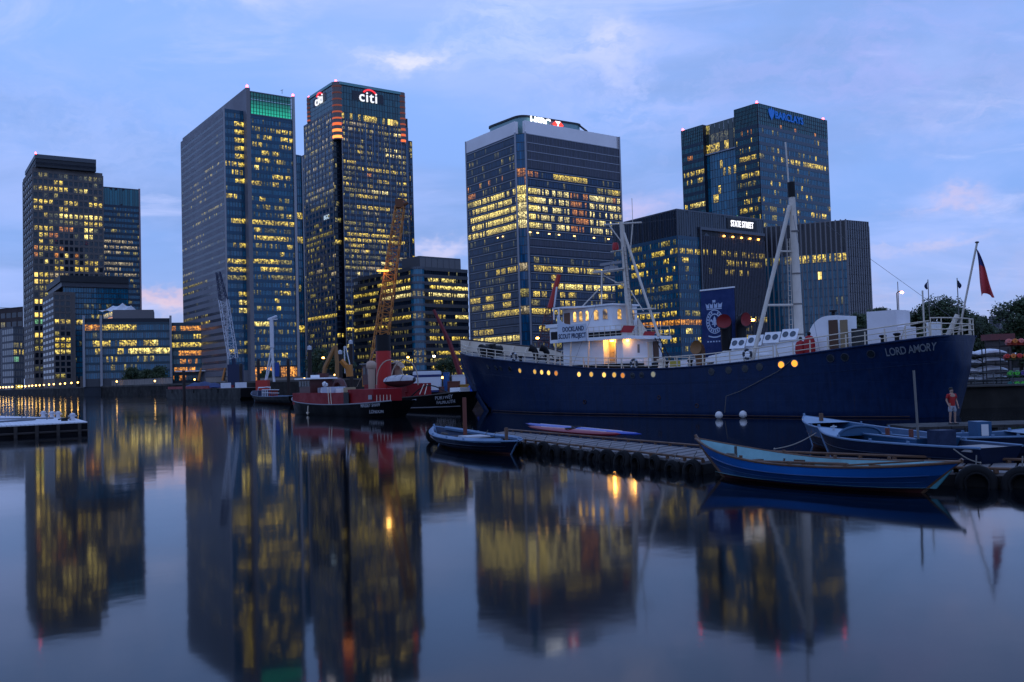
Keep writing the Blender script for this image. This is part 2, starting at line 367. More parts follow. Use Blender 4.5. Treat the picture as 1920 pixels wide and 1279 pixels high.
def quadmesh(w, h, M_):
    me = bpy.data.meshes.new('pane'); me.from_pydata([(0, 0, 0), (w, 0, 0), (w, h, 0), (0, h, 0)], [], [(0, 1, 2, 3)])
    uv = me.uv_layers.new(); 
    for i, c in enumerate(((0, 0), (1, 0), (1, 1), (0, 1))): uv.data[i].uv = c
    me.materials.append(M_); return me
BUD = {}
def tower(name, label, P): 
    t = thing(name, label, 'building', (P.x, P.y, GZ)); BUD[t.name] = 300; return t
def facade(T, P0, P1, z0, z1, rows, cols, G, band=(.22, .25, None), mull=(.12, .3, None, 1), lits=(), seed=1, base=0.0, basem='d', side=.06, off=0.0, singles=True, line=None):
    rg = random.Random(seed)
    P0 = Vector((P0[0], P0[1], 0)); P1 = Vector((P1[0], P1[1], 0)); ev = P1 - P0; ln = ev.length; e = ev / ln; n = Vector((e.y, -e.x, 0))
    P0 = P0 + n*off
    Fm = face_frame(P0, e, n, 0); w = ln / cols; h = (z1 - z0) / rows
    bh, bd, bm_ = band; mw, md, mm, every = mull
    inv = winv(T); gz = MB(); left = {}; meshes = {}
    state = {}
    for (r_, u0, u1, p, k) in lits:
        rr = r_ if isinstance(r_, (tuple, list)) else (r_, r_)
        for row in range(rr[0], rr[1] + 1):
            c0 = int(math.floor(u0 * cols + .001)); c1 = max(c0 + 1, int(math.ceil(u1 * cols - .001)))
            for c in range(max(0, c0), min(cols, c1)):
                if rg.random() < p: state[(row, c)] = k
    if base:
        dens = [rg.random() for _ in range(rows)]
        for row in range(rows):
            for c in range(cols):
                if (row, c) not in state and rg.random() < base * (0.3 + 1.4*dens[row]): state[(row, c)] = basem if isinstance(basem, str) and len(basem) == 1 else rg.choice(basem)
    zg = .06
    ww = w * (1 - 2*side); wh = h * (1 - bh)
    for row in range(rows):
        zb = z1 - (row + 1) * h
        for c in range(cols):
            k = state.get((row, c)); x = c*w + w*side
            if k is None:
                t = rg.uniform(-.006, .006) * ww; q = rg.uniform(-.006, .006) * wh
                gz.quad([Fm @ Vector((x, zb, zg - t - q)), Fm @ Vector((x + ww, zb, zg + t - q)), Fm @ Vector((x + ww, zb + wh, zg + t + q)), Fm @ Vector((x, zb + wh, zg - t + q))])
            elif BUD[T.name] > 0 and singles:
                BUD[T.name] -= 1
                if k not in meshes: meshes[k] = quadmesh(ww, wh, LIT[k])
                o = bpy.data.objects.new('window', meshes[k]); COL.objects.link(o); o.matrix_basis = Fm @ Matrix.Translation((x, zb, zg)); o.parent = T; o.matrix_parent_inverse = inv
            else: left.setdefault(k, []).append((x, zb))
    if gz.f: put('glazing', gz, G, T, kind='stuff')
    for k, cells in left.items():
        me = bpy.data.meshes.new('lit_windows'); V = []; Fc = []
        for (x, zb) in cells:
            i = len(V); V += [tuple(Fm @ Vector(p)) for p in ((x, zb, zg), (x+ww, zb, zg), (x+ww, zb+wh, zg), (x, zb+wh, zg))]; Fc.append((i, i+1, i+2, i+3))
        me.from_pydata(V, [], Fc); uv = me.uv_layers.new(); uv.data.foreach_set('uv', [0, 0, 1, 0, 1, 1, 0, 1]*len(cells)); me.materials.append(LIT[k])
        link('lit_windows', me, T)['kind'] = 'stuff'
    if bm_ is not None:
        me = MB().box((0, 0, 0), (ln, h*bh, bd)).mesh('floor_band', bm_)
        for row in range(rows):
            o = bpy.data.objects.new('floor_band', me); COL.objects.link(o); o.matrix_basis = Fm @ Matrix.Translation((0, z1 - row*h - h*bh, 0)); o.parent = T; o.matrix_parent_inverse = inv
    if line is not None:
        me = MB().box((0, 0, 0), (ln, line[0], line[1])).mesh('floor_line', line[2])
        for row in range(rows):
            o = bpy.data.objects.new('floor_line', me); COL.objects.link(o); o.matrix_basis = Fm @ Matrix.Translation((0, z1 - row*h - h*bh*.75, 0)); o.parent = T; o.matrix_parent_inverse = inv
    if mm is not None:
        me = MB().box((-mw/2, z0, 0), (mw/2, z1, md)).mesh('mullion', mm)
        for c in range(0, cols + 1, every):
            o = bpy.data.objects.new('mullion', me); COL.objects.link(o); o.matrix_basis = Fm @ Matrix.Translation((c*w, 0, 0)); o.parent = T; o.matrix_parent_inverse = inv
    return Fm, ln
def body(T, poly, z0, z1, M_=None, name='core'):
    return put(name, MB().prism([(p[0], p[1]) for p in poly], z0, z1), M_ or core_m, T)
def red_light(T, P, z):
    put('aviation_light', MB().lathe([(0, 0), (.5, .1), (.62, .7), (.4, 1.3), (0, 1.4)], Matrix.Translation((P.x, P.y, z)), 8), red_lamp, T)
def sq_x(me, k): me.transform(Matrix.Diagonal((k, 1, 1, 1))); return me
def sgn(T, name, me, Fm, x, y, z=.35, rot=0, M_=None):
    if M_ is not None: me.materials.clear(); me.materials.append(M_)
    return link(name, me, T, Fm @ Matrix.Translation((x, y, z)))

U = Vector((.826, .564, 0)); V = Vector((-.564, .826, 0))      # the street grid: u runs right-back, v runs left-back

# ---- far left: brick block and its dark annex
Pa = plan(-60, 1150); Pb = plan(44, 1100)
T = tower('brick_office_block', 'brown brick low block at the left edge of the picture with a flat dark roof', Pa)
zt = z_at(20, 579, plan(20, 1110)); brick = mat('dark_brown_brick', (0.0495, 0.0340, 0.0350), .85, vary=.2, vscale=.2)
body(T, [Pa, Pb, Pb + V*50, Pa + V*50], 0, zt, brick)
facade(T, Pa, Pb, GZ, zt, 9, 10, gl_dark, (.45, .3, brick), (1.2, .35, brick, 1), [], 3, .04, 'd', .12)
put('parapet', MB().box((0, 0, 0), ((Pb-Pa).length + .6, 1.2, .8), face_frame(Pa, Pb-Pa, Vector(((Pb-Pa).y, -(Pb-Pa).x, 0)), zt)), roof_d, T)
put('roof_gantry', MB().tube([at_y(-10, 577, 1140), at_y(21, 577.5, 1140)], .35, 5).tube([at_y(20, 577.5, 1140), at_y(20, 584, 1140)], .3, 5), roof_d, T)
A = plan(5, 1010); B = plan(26, 985); C = plan(45, 1000)
T = tower('slate_office_block', 'narrow slate grey block with one glazed side beside the brown brick block', B)
zt = z_at(26, 612, B)
slate_m = mat('slate_cladding', (0.0561, 0.0578, 0.0700), .6)
body(T, [A, B, C, C + V*20, A + V*20], 0, zt, slate_m)
facade(T, A, B, GZ, zt, 9, 5, gl_dark, (.3, .2, slate_m), (.3, .2, slate_m, 1), [(3, .3, .6, .5, 'e')], 2)
facade(T, B, C, GZ, zt, 9, 6, gl_dark, (.3, .3, alu_d), (.2, .3, alu_d, 1), [(2, 0, 1, .9, 'd'), (3, 0, 1, .9, 'y'), (4, 0, .5, .7, 'g'), (8, .2, .9, .6, 'y')], 5)

# ---- stone tower on the left
H1 = 166.0
B = at_z(61, 313, H1); A = at_z(43, 337, H1); C = at_z(192, 325, H1)
T = tower('stone_office_tower', 'beige stone tower with a grid of square windows and dark roof box at the left', B)
Dp = C + (A - B)
body(T, [A, B, C, Dp], 0, H1, stone_t)
L1 = [(0, .14, .2, 1, 'd'), (0, .36, .43, 1, 'e'), (0, .8, .86, 1, 'd'), (1, .3, .36, 1, 'y'), (2, .08, .12, 1, 'b'), (2, .14, .55, .9, 'y'), (2, .72, .76, 1, 'b'), (2, .64, .68, 1, 'd'),
      (4, 0, .62, .75, 'y'), (4, .8, 1, 1, 'y'), (5, 0, .14, 1, 'y'), (5, .36, .5, 1, 'y'), (6, .15, .2, 1, 'y'), (6, .36, 1, 1, 'b'), (6, .22, .3, 1, 'e'), (7, .44, .55, 1, 'd'), (7, .7, 1, 1, 'y'), (7, .56, .7, .8, 'e'),
      (8, 0, .28, .9, 'y'), (8, .36, .6, .9, 'o'), (8, .72, .8, 1, 'b'), (9, .08, .2, 1, 'y'), (9, .22, .34, 1, 'o'), (9, .72, .84, 1, 'b'), (10, .08, .13, 1, 'y'), (10, .22, .27, 1, 'd'),
      (11, 0, .05, 1, 'o'), (11, .08, .27, 1, 'y'), (11, .36, .42, 1, 'o'), (12, 0, .05, 1, 'o'), (12, .3, .35, 1, 'o'), (12, .43, .48, 1, 'b'), (12, .58, .63, 1, 'o'), (13, .15, .2, 1, 'b'), (13, .55, .9, .8, 'y'), (13, .35, .42, 1, 'd'),
      (14, .3, .36, 1, 'y'), (14, .6, .9, .6, 'y'), (15, 0, .13, 1, 'B'), (15, .14, .2, 1, 'y'), (15, .22, .5, .7, 'p'), (16, 0, .13, 1, 'B'), (16, .14, .28, .9, 'y'), (17, .14, .2, 1, 'd'), (18, .14, .2, 1, 'd'), (19, 0, .13, 1, 'B'),
      (21, 0, .13, 1, 'B'), (22, 0, .06, 1, 'y'), (22, .07, .13, 1, 'g'), (24, 0, .13, 1, 'B'), (25, 0, .13, .8, 'd'), (26, .07, .13, 1, 'd'), (28, .3, .9, .2, 'd'), (29, .07, .13, 1, 'e')]
facade(T, B, C, GZ + 8, H1 - 2, 31, 14, gl_dark, (.34, .45, stone_t), (1.05, .42, stone_t, 1), L1, 4, .10, 'eed', .17)
facade(T, A, B, GZ + 8, H1 - 2, 31, 12, gl_dark, (.45, .4, stone_t), (.5, .38, stone_t, 2), [], 5, .02, 'e', .05)
put('plinth', MB().box((0, GZ, 0), ((C-B).length, GZ + 8, .5), face_frame(B, C-B, Vector(((C-B).y, -(C-B).x, 0)), 0)), stone_t, T)
zb = z_at(67, 289, at_z(67, 312, H1)); Bq = at_z(67, 289, zb); Aq = at_z(48, 322, zb); Cq = at_z(180, 299.5, zb); Dq = Cq + (Aq - Bq)
body(T, [Aq, Bq, Cq, Dq], H1, zb - 3, roof_d, 'roof_plant')
n_ = 7
for k in range(n_): 
    z_ = H1 + 2 + (zb - 6 - H1 - 2) * k / n_
    put('louvre', MB().prism([(p.x, p.y) for p in (Aq - (U+V)*.0 - U*.3, Bq - U*.3 - V*.3, Cq - V*.3, Dq)], z_, z_ + .8), alu_d, T)
body(T, [Aq - U*.5, Bq - U*.5 - V*.5, Cq - V*.5, Dq], zb - 3, zb, mat('roof_box_rim', (.07, .08, .095), .5, .3), 'roof_rim'); red_light(T, Bq, zb)

# ---- glass tower behind it
y0 = 735.0; P = plan(190, y0); H2 = z_at(192, 350, P); P = at_z(186, 349.2, H2); Q = at_z(262, 355.5, H2)
T = tower('blue_glass_tower', 'plain blue glass tower rising behind the beige stone tower', P)
body(T, [P, Q, Q + V*40, P + V*40], 0, H2, core_m)
L2 = [(4, .05, .1, 1, 'p'), (4, .3, .45, .8, 'd'), (6, .05, .8, .7, 'p'), (7, 0, 1, .9, 'p'), (8, .05, .5, .6, 'p'), (8, .6, .9, .5, 'd'), (10, 0, .8, .8, 'p'), (11, 0, .5, .9, 'p'), (12, .1, .85, .6, 'p'), (13, .3, .8, .5, 'd'), (14, .6, .9, .5, 'd'), (15, 0, .5, .8, 'd'), (16, 0, .2, 1, 'y'), (17, .1, .8, .5, 'd'), (18, .3, .8, .8, 'y'), (19, 0, .4, .6, 'd'), (22, .5, 1, .8, 'y'), (23, .5, .9, .6, 'd')]
facade(T, P, Q, GZ, H2 - 14, 33, 26, gl_blue, (.45, .2, mat('spandrel_blue', (0.0074, 0.0343, 0.0674), .3)), (.15, .25, alu_d, 2), L2, 8, .12, 'eed')
facade(T, P, Q, H2 - 14, H2, 1, 16, gl_teal, (.05, .2, alu_d), (.15, .25, alu_d, 4))
put('corner_pier', MB().box((0, GZ, 0), (1.2, H2 + .5, .9), face_frame(Q - U*1.0, Q-P, Vector(((Q-P).y, -(Q-P).x, 0)), 0)), mat('pier_pink_stone', (.30, .22, .23), .7), T)

# ---- lower block in front with cornice
P0_ = plan(118, 582); Hc = z_at(118, 516.6, P0_); Np = at_z(118, 516.6, Hc); Rp = at_z(240, 520.5, Hc); Lc = at_z(93, 536, Hc)
T = tower('corniced_glass_block', 'mid-height block with stone side, glass front and overhanging dark cornice below the stone tower', Np)
zs = z_at(102, 547, plan(102, 575)); Mp = at_z(101, 547, zs); Lp = at_z(80, 559, zs)
Mp.z = Lp.z = 0
body(T, [Lc, Np, Rp, Rp + V*60, Lc + U*40], 0, Hc - 10, core_m)
body(T, [Lp, Mp, Mp + U*12, Lp + U*12], 0, zs, stone_t, 'stone_wing')
body(T, [Lc - U*2, Np - U*2 - V*2, Rp - V*2, Rp + V*58, Lc + U*38], Hc - 4, Hc, roof_d, 'cornice')
body(T, [Lc - U*1, Np - U*1 - V*1, Rp - V*1, Rp + V*58, Lc + U*38], Hc - 7, Hc - 4, mat('cornice_soffit', (.06, .065, .08), .5), 'cornice_soffit')
facade(T, Np, Rp, GZ + 6, Hc - 7, 17, 26, gl_blue, (.16, .2, alu_d), (.12, .22, alu_d, 1), [(3, .3, .95, .4, 'e'), (5, .3, .95, .5, 'd'), (5, .75, 1, .9, 'y'), (6, 0, .45, .7, 'y'), (6, .5, .95, .5, 'd'), (7, 0, .1, 1, 'b'), (6, .28, .42, 1, 'b'), (13, .1, .3, .3, 'e')], 9, .008, 'e')
facade(T, Lp, Mp, GZ + 6, zs - 1, 14, 8, gl_dark, (.5, .3, stone_t), (.4, .25, stone_t, 2), [], 6, .04, 'e')
nn = Mp + U*9.5
facade(T, Mp, nn, GZ + 6, zs - 1, 14, 3, gl_dark, (.3, .3, stone_t), (.9, .25, stone_t, 1), [(4, 0, .9, 1, 'y'), (6, 0, .3, 1, 'd'), (7, 0, .9, 1, 'y'), (8, 0, .9, 1, 'y'), (9, 0, .9, 1, 'b'), (13, .3, .6, 1, 'd')], 7, .0)
for k in range(12): 
    q = Np + (Rp - Np) * (k + .5) / 12
    put('pillar', MB().prism([(q.x-.8, q.y-3), (q.x+.8, q.y-3), (q.x+.8, q.y-1.6), (q.x-.8, q.y-1.6)], GZ, GZ + 7), stone_t, T)

# ---- waterside glass pavilion and its right neighbour
def front(px0, px1, y): 
    a = plan(px0, y); b = plan(px1, y*1.03); return a, b
a, b = front(158, 322, 470)
Hp = z_at(240, 597, (a+b)/2)
T = tower('waterside_glass_office', 'low blue glass office with three tall steel fins and a white tent roof on top', a)
e = (b-a).normalized(); nrm = Vector((e.y, -e.x, 0)); back_ = -nrm*45
body(T, [a, b, b + back_, a + back_], 0, Hp, core_m)
teal_sp = mat('spandrel_teal', (0.0092, 0.0447, 0.0703), .3)
LP = [(0, 0, .22, 1, 'O'), (0, .22, .38, 1, 'y'), (0, .42, .62, .9, 'y'), (1, .1, .2, .2, 'e'), (2, .12, .2, 1, 'y'), (2, .22, .3, .8, 'y'), (2, .4, .5, 1, 'y'), (2, .5, .78, .7, 'y'), (2, .8, .84, 1, 'b'), (3, .13, .18, 1, 'y'), (3, .38, .44, 1, 'y'), (3, .52, 1, 1, 'b'), (4, .25, .36, .5, 'y'), (4, .6, .78, .5, 'd'), (5, .3, .9, .15, 'd')]
facade(T, a, b, GZ + 4, Hp - 2, 7, 40, gl_blue, (.28, .35, teal_sp), (.1, .3, alu, 2), LP, 12, .02, 'e')
put('base_wall', MB().box((0, GZ, 0), ((b-a).length, GZ + 4, .4), face_frame(a, e, nrm, 0)), mat('base_render', (0.0660, 0.0680, 0.0770), .7), T)
for px in (158.5, 191, 321.5):
    q = plan(px, a.y + (b.y - a.y)*(px-158)/164)
    put('steel_fin', MB().box((-.55, GZ, 0), (.55, z_at(px, 592, q), 1.6), face_frame(q, e, nrm, 0)), alu_l, T)
q0 = plan(213, 492); q1 = plan(290, 498); zp = z_at(250, 581, (q0+q1)/2)
body(T, [q0, q1, q1 + back_*.5, q0 + back_*.5], Hp, zp, mat('penthouse_cladding', (.16, .15, .16), .6), 'penthouse')
q2 = plan(196, 512)
facade(T, q2, q0, Hp, zp - .5, 2, 6, gl_dark, (.15, .2, alu), (.2, .2, alu, 1), [(1, 0, 1, 1, 'O'), (0, 0, 1, .8, 'y')], 2)
canvas = mat('tent_canvas', (.75, .75, .78), .7, vary=.05, vscale=.3)
mb = MB(); zt0 = zp - .4
pk = [plan(x, 505) for x in (200, 214, 232, 248, 262)]; hgt = [1.0, 3.2, 4.6, 3.0, .6]
for k in range(4):
    for j in range(6):
        f0, f1 = j/6, (j+1)/6
        def tp(f, s):
            p = pk[k].lerp(pk[k+1], f); hh = hgt[k] + (hgt[k+1]-hgt[k])*f - 1.1*math.sin(math.pi*f) + .6
            return Vector((p.x, p.y + s*9, zt0 + (hh if s == 0 else -.2 + .8*abs(math.cos(math.pi*f)))))
        mb.quad([tp(f0, -1), tp(f1, -1), tp(f1, 0), tp(f0, 0)]); mb.quad([tp(f0, 0), tp(f1, 0), tp(f1, 1), tp(f0, 1)])
put('tent_roof', mb, canvas, T, smooth=True, angle=70)
a2, b2 = plan(323, 486), plan(410, 492); H4 = z_at(366, 604.6, a2.lerp(b2, .5))
T = tower('low_glass_annex', 'five storey glass annex with orange lit floors beside the grey screened tower', a2)
e2 = (b2-a2).normalized(); n2 = Vector((e2.y, -e2.x, 0))
body(T, [a2, b2, b2 - n2*40, a2 - n2*40], 0, H4, core_m)
LQ = [(0, .2, .88, 1, 'O'), (0, 0, .1, 1, 'o'), (1, 0, .25, .7, 'd'), (1, .48, .8, .9, 'y'), (1, .93, 1, 1, 'b'), (2, 0, 1, 1, 'y'), (3, .15, .66, 1, 'O'), (3, .66, .78, .7, 'd'), (4, .18, .28, 1, 'O'), (4, .36, .42, 1, 'o'), (4, .5, .55, 1, 'O'), (5, .05, .5, .9, 'O'), (5, .8, 1, .9, 'O'), (6, 0, .3, .8, 'o')]
facade(T, a2, b2, GZ + 2, H4, 7, 40, gl_teal, (.42, .4, teal_sp), (.1, .25, alu_d, 2), LQ, 14, .02, 'e')
put('canopy', MB().box((2, GZ + 6.4, .4), (20, GZ + 7, 6), face_frame(a2, e2, n2, 0)), white_f, T)

# ---- grey screened tower with green crown
H5 = 151.0
Fc = at_z(461, 164, H5); Rc = at_z(549, 178, H5); Ac = at_z(341.5, 260, H5)
uu = (Rc - Fc).normalized(); vv = (Ac - Fc).normalized()
T = tower('green_crowned_tower', 'tall tower with grey screened flank, blue glass front and glowing green glass crown', Fc)
Bk = Rc + vv*40
zc0 = z_at(466, 214, Fc)
body(T, [Fc + uu*.5 + vv*.5, Rc + vv*.5, Bk, Fc + uu*.5 + vv*110], 0, zc0, core_m)
put('flank_wall', MB().prism([(p.x, p.y) for p in (Fc + vv*112, Fc, Fc + uu*1.9, Fc + uu*1.9 + vv*112)], 0, H5), mesh_g, T)
L5 = [(1, .6, .95, .9, 'y'), (1, .05, .22, .5, 'd'), (2, .25, .5, .8, 'y'), (2, .72, 1, .9, 'y'), (3, .05, .25, .9, 'y'), (3, .75, 1, .7, 'y'), (4, .25, .42, .9, 'y'), (4, .55, .65, 1, 'y'), (5, .1, .4, .8, 'y'), (5, .58, .72, .9, 'y'), (6, .1, .16, 1, 'b'), (7, .5, .75, 1, 'y'), (7, .84, .9, 1, 'y'), (8, 0, .25, .9, 'y'), (8, .5, .62, 1, 'y'), (10, .2, .3, 1, 'y'), (10, .65, .7, 1, 'd'), (10, .8, .88, 1, 'd'), (11, .35, .4, 1, 'y'), (11, .55, .72, .8, 'd'), (12, .7, .75, 1, 'd'), (12, .83, .9, 1, 'y'),
      (13, 0, .85, 1, 'y'), (13, .9, 1, 1, 'y'), (14, .1, .2, 1, 'y'), (14, .3, .9, .7, 'e'), (15, 0, .85, .9, 'y'), (16, .1, .2, 1, 'd'), (16, .85, .9, 1, 'y'), (17, .7, .75, 1, 'y'), (18, 0, .33, 1, 'y'), (18, .38, .62, 1, 'y'), (18, .64, .9, 1, 'd'), (19, .2, .35, 1, 'y'), (19, .38, .62, 1, 'y'), (19, .64, .9, 1, 'd'), (20, .45, .6, .8, 'd'), (20, .64, .9, .9, 'd'), (22, .65, .88, .9, 'y'), (23, .5, .6, 1, 'y'), (24, .1, .16, 1, 'd'), (24, .55, .62, 1, 'y'), (26, 0, .4, 1, 'b'), (27, .6, .66, 1, 'd'), (29, .15, .35, 1, 'd'), (30, .65, .78, 1, 'y'), (30, .15, .35, .9, 'd')]
facade(T, Fc + uu*2, Rc - uu*.8, GZ + 8, zc0, 32, 28, gl_blue, (.42, .2, mat('spandrel_navy', (0.0095, 0.0638, 0.1229), .3)), (.1, .2, alu_d, 2), L5, 15, .2, 'eeed')
facade(T, Fc + uu*2, Rc - uu*.8, GZ, GZ + 8, 1, 18, gl_dark, (.1, .2, alu_d), (.1, .2, alu_d, 2), [(0, 0, .4, 1, 'O'), (0, .65, .95, 1, 'O')], 15)
# crown: glass screen; green glow is emission in panes, fading upward, and back wall
cr_glass = mat('crown_glass', (.05, .16, .16), .25, emit=(.02, .62, .36), es=.55)
def crown_mat():
    m = cr_glass; nt = m.node_tree; b = nt.nodes['Principled BSDF']; L = nt.links
    g = nt.nodes.new('ShaderNodeNewGeometry'); s = nt.nodes.new('ShaderNodeSeparateXYZ'); L.new(g.outputs['Position'], s.inputs[0])
    r = nt.nodes.new('ShaderNodeMapRange')
    for i, v in enumerate((zc0, zc0 + 8, .85, .05)): r.inputs[i+1].default_value = v
    L.new(s.outputs['Z'], r.inputs[0]); L.new(r.outputs[0], b.inputs['Emission Strength'])
crown_mat()
nc = 14; cw = ((Rc - Fc).length - 3.6) / nc
for k in range(nc):
    for j in range(3):
        p = Fc + uu*(2.2 + k*cw); z0_ = zc0 + .5 + j*(H5 - 2 - zc0)/3
        put('crown_pane', MB().box((.06, 0, 0), (cw - .06, (H5 - 2 - zc0)/3 - .15, .12), face_frame(p, uu, -vv, z0_)), cr_glass, T)
for k in range(nc + 1): put('crown_mullion', MB().box((-.13, zc0, 0), (.13, H5 - 1.6, .3), face_frame(Fc + uu*(2.2 + k*cw), uu, -vv, 0)), roof_d, T)
for j in range(1, 6): put('crown_rail', MB().box((2, -.08, 0), ((Rc-Fc).length - 1, .08, .25), face_frame(Fc, uu, -vv, zc0 + j*(H5 - 2 - zc0)/6)), roof_d, T)
put('crown_frame', MB().box((2, 0, -.5), ((Rc-Fc).length - 1, .6, .4), face_frame(Fc, uu, -vv, zc0)).box((2, 0, -.5), ((Rc-Fc).length - 1, .5, .4), face_frame(Fc, uu, -vv, H5 - 2)), alu, T)
put('crown_back', MB().prism([(p.x, p.y) for p in (Fc + uu*2 + vv*6, Rc + vv*6, Rc + vv*7, Fc + uu*2 + vv*7)], zc0, H5 - 5), mat('crown_back', (.2, .3, .3), .6, emit=(.02, .5, .3), es=.25), T)
put('corner_fin', MB().box((-.7, GZ, -.5), (.6, H5 - 1, 1.0), face_frame(Rc, uu, -vv, 0)), alu_l, T)
put('corner_pier', MB().box((0, GZ, 0), (1.95, H5, .35), face_frame(Fc, uu, -vv, 0)), mat('pier_grey', (0.1716, 0.1632, 0.1750), .6), T)
red_light(T, Fc + uu*.6, H5); red_light(T, Rc, H5 - 1)
# wing with glass bay
Pw = Fc + vv*4.5; Wc = Pw - uu*10.45; Hw = z_at(416, 203, Wc)
body(T, [Wc + vv*74, Wc, Pw, Pw + vv*74], 0, Hw - .3, mesh_g, 'wing')
LB = [(1, .55, 1, 1, 'y'), (2, .55, 1, 1, 'y'), (3, .5, 1, 1, 'y'), (4, .55, 1, 1, 'y'), (5, .55, 1, 1, 'y'), (6, 0, 1, .9, 'y'), (7, .4, 1, .8, 'y'), (8, .55, 1, 1, 'y'), (10, 0, .6, .9, 'y'), (13, .3, 1, .8, 'y'), (16, .4, 1, .9, 'y'), (18, 0, 1, 1, 'y'), (19, 0, 1, 1, 'y'), (20, 0, 1, 1, 'd'), (22, .6, 1, 1, 'y'), (23, .6, 1, 1, 'b'), (24, .6, 1, 1, 'b'), (28, .5, 1, .6, 'd'), (29, .5, 1, .9, 'd'), (29, 0, .3, 1, 'y')]
facade(T, Wc + uu*1, Pw, GZ + 6, Hw, 32, 12, gl_blue, (.42, .2, MATS['spandrel_navy']), (.1, .2, alu_d, 2), LB, 17, .02, 'e')
put('wing_pier', MB().box((0, GZ, 0), (.95, Hw, .35), face_frame(Wc, uu, -vv, 0)), alu_l, T)
LW = [(3, .85, .9, 1, 'e'), (6, .6, .9, .6, 'd'), (7, .2, .9, .3, 'd'), (8, .3, .8, .4, 'd'), (9, .3, .7, .4, 'd'), (10, .2, .6, .3, 'd'), (12, .5, .95, .9, 'd'), (13, .2, .9, .3, 'd'), (15, 0, .6, .3, 'd'), (16, 0, .5, .4, 'd'), (17, .4, 1, .5, 'e'), (20, 0, .3, .9, 'd'), (21, 0, .3, .6, 'd'), (22, 0, .6, .9, 'd'), (23, 0, .4, .8, 'd'), (25, .3, .6, .2, 'e'), (27, 0, .6, .6, 'd'), (28, 0, .65, .9, 'y')]
facade(T, Wc + vv*73.5, Wc, GZ + 6, Hw - 2, 36, 46, gl_grey, (.6, .12, mesh_g), (.16, .14, mesh_g, 1), LW, 18, .01, 'e', .12, singles=True)
an = plan(551, 505); an2 = plan(573, 511); Ha = z_at(558, 287, an)
body(T, [an, an2, an2 + vv*30, an + vv*30], 0, Ha, core_m, 'annex')
facade(T, an, an2, GZ, Ha, 28, 5, gl_blue, (.2, .2, MATS['spandrel_navy']), (.1, .2, alu_d, 1), [(7, .5, 1, 1, 'y'), (10, .3, 1, 1, 'y'), (16, .3, .8, 1, 'd'), (21, .5, .9, 1, 'y')], 19)
put('annex_fin', MB().box((0, GZ, -.2), (.8, Ha - 1, .8), face_frame(an2, uu, -vv, 0)), alu_l, T)
put('roof_mast', MB().tube([at_y(529, 176, Rc.y), at_y(529, 168, Rc.y)], .12, 5).tube([at_y(526, 170, Rc.y), at_y(531, 168.5, Rc.y)], .1, 5), alu_d, T)

# ---- tower with the red arc signs
H6 = 200.0
Nc = at_z(627.5, 152, H6); Rr = at_z(757, 174.5, H6); Lr = at_z(578, 184, H6)
u6 = (Rr - Nc).normalized(); v6 = (Lr - Nc).normalized(); w6 = (Rr - Nc).length; d6 = (Lr - Nc).length
T = tower('arc_sign_tower', 'tallest gridded glass tower with white letters under a red arc near its top', Nc)
def P6(a_, b_): return Nc + u6*a_ + v6*b_
nt_ = 4.2; zs6 = z_at(640, 222, P6(5, 0))
zm1 = z_at(571, 236, P6(0, d6 + 8)); zm2 = z_at(772, 264, P6(w6 + 6, 0))
body(T, [P6(nt_, .3), P6(w6 - 3, .3), P6(w6, 3), P6(w6, d6), P6(.3, d6), P6(.3, nt_), P6(nt_, nt_)], 0, H6, core_m)
body(T, [P6(nt_, .2), P6(w6 + 2.6, .2), P6(w6 + 2.6, d6 + 8), P6(.2, d6 + 8), P6(.2, nt_), P6(nt_, nt_)], 0, zm1, core_m, 'middle_tier')
body(T, [P6(w6 - 10, .1), P6(w6 + 6.2, 1.5), P6(w6 + 6.2, d6 + 5), P6(w6 - 10, d6 + 5)], 0, zm2, core_m, 'lower_tier')
zl6_ = z_at(568, 293, P6(0, d6 + 14)); body(T, [P6(.3, d6 + 14), P6(.3, d6 + 6), P6(24, d6 + 6), P6(24, d6 + 14)], 0, zl6_, core_m, 'left_tier')
gl6 = glass('glass_slate', (0.0127, 0.0629, 0.1260), .08, 1.6); sp6 = mat('spandrel_slate', (0.0307, 0.0379, 0.0586), .4)
r6 = random.Random(61); L6 = []
for row in range(45):
    x_ = 0.0; dens = r6.choice([.15, .3, .3, .5, .75, .9]); 
    while x_ < 1:
        wd = r6.uniform(.04, .22); 
        if r6.random() < dens: L6.append((row, x_, x_ + wd, r6.uniform(.5, 1), r6.choice('yyddddpew')))
        x_ += wd + r6.uniform(0, .05)
for (row, a_, b_) in ((8, .3, .8), (20, .05, .75), (21, .1, .9), (34, 0, 1), (33, 0, .5), (13, .2, .5)): L6.append((row, a_, b_, .9, 'y'))
L6.append((27, .53, .6, 1, 'B')); L6.append((9, .35, .42, 1, 'o')); L6.append((15, .2, .6, .8, 'y'))
facade(T, P6(nt_, 0), P6(w6 + 2.4, 0), GZ + 6, zs6, 45, 45, gl6, (.4, .25, sp6), (.34, .4, alu_m, 4), L6, 21, .3, 'eeed')
facade(T, P6(nt_, .05), P6(w6 + 2.4, .05), GZ + 6, zs6, 1, 45, gl6, (.0, .1, None), (.1, .3, sp6, 1), [(0, 0, 1, 1, 'e')][:0], 21, off=-.3)
L6b = [(r_, a_, b_, p_*.8, {'y': 'd', 'w': 'p'}.get(k_, k_)) for (r_, a_, b_, p_, k_) in L6 if k_ != 'B'][::2] + [(34, 0, 1, .8, 'y'), (20, .2, .9, .8, 'd'), (21, 0, .5, .7, 'd')]
facade(T, P6(0, d6 + 8), P6(0, nt_), GZ + 6, zm1, 44, 33, gl6, (.4, .25, sp6), (.34, .4, alu_m, 4), L6b, 22, .22, 'eeed')
facade(T, P6(w6 + 2.4, 0), P6(w6 + 2.6, .6), GZ + 6, zm1, 4, 1, gl6)
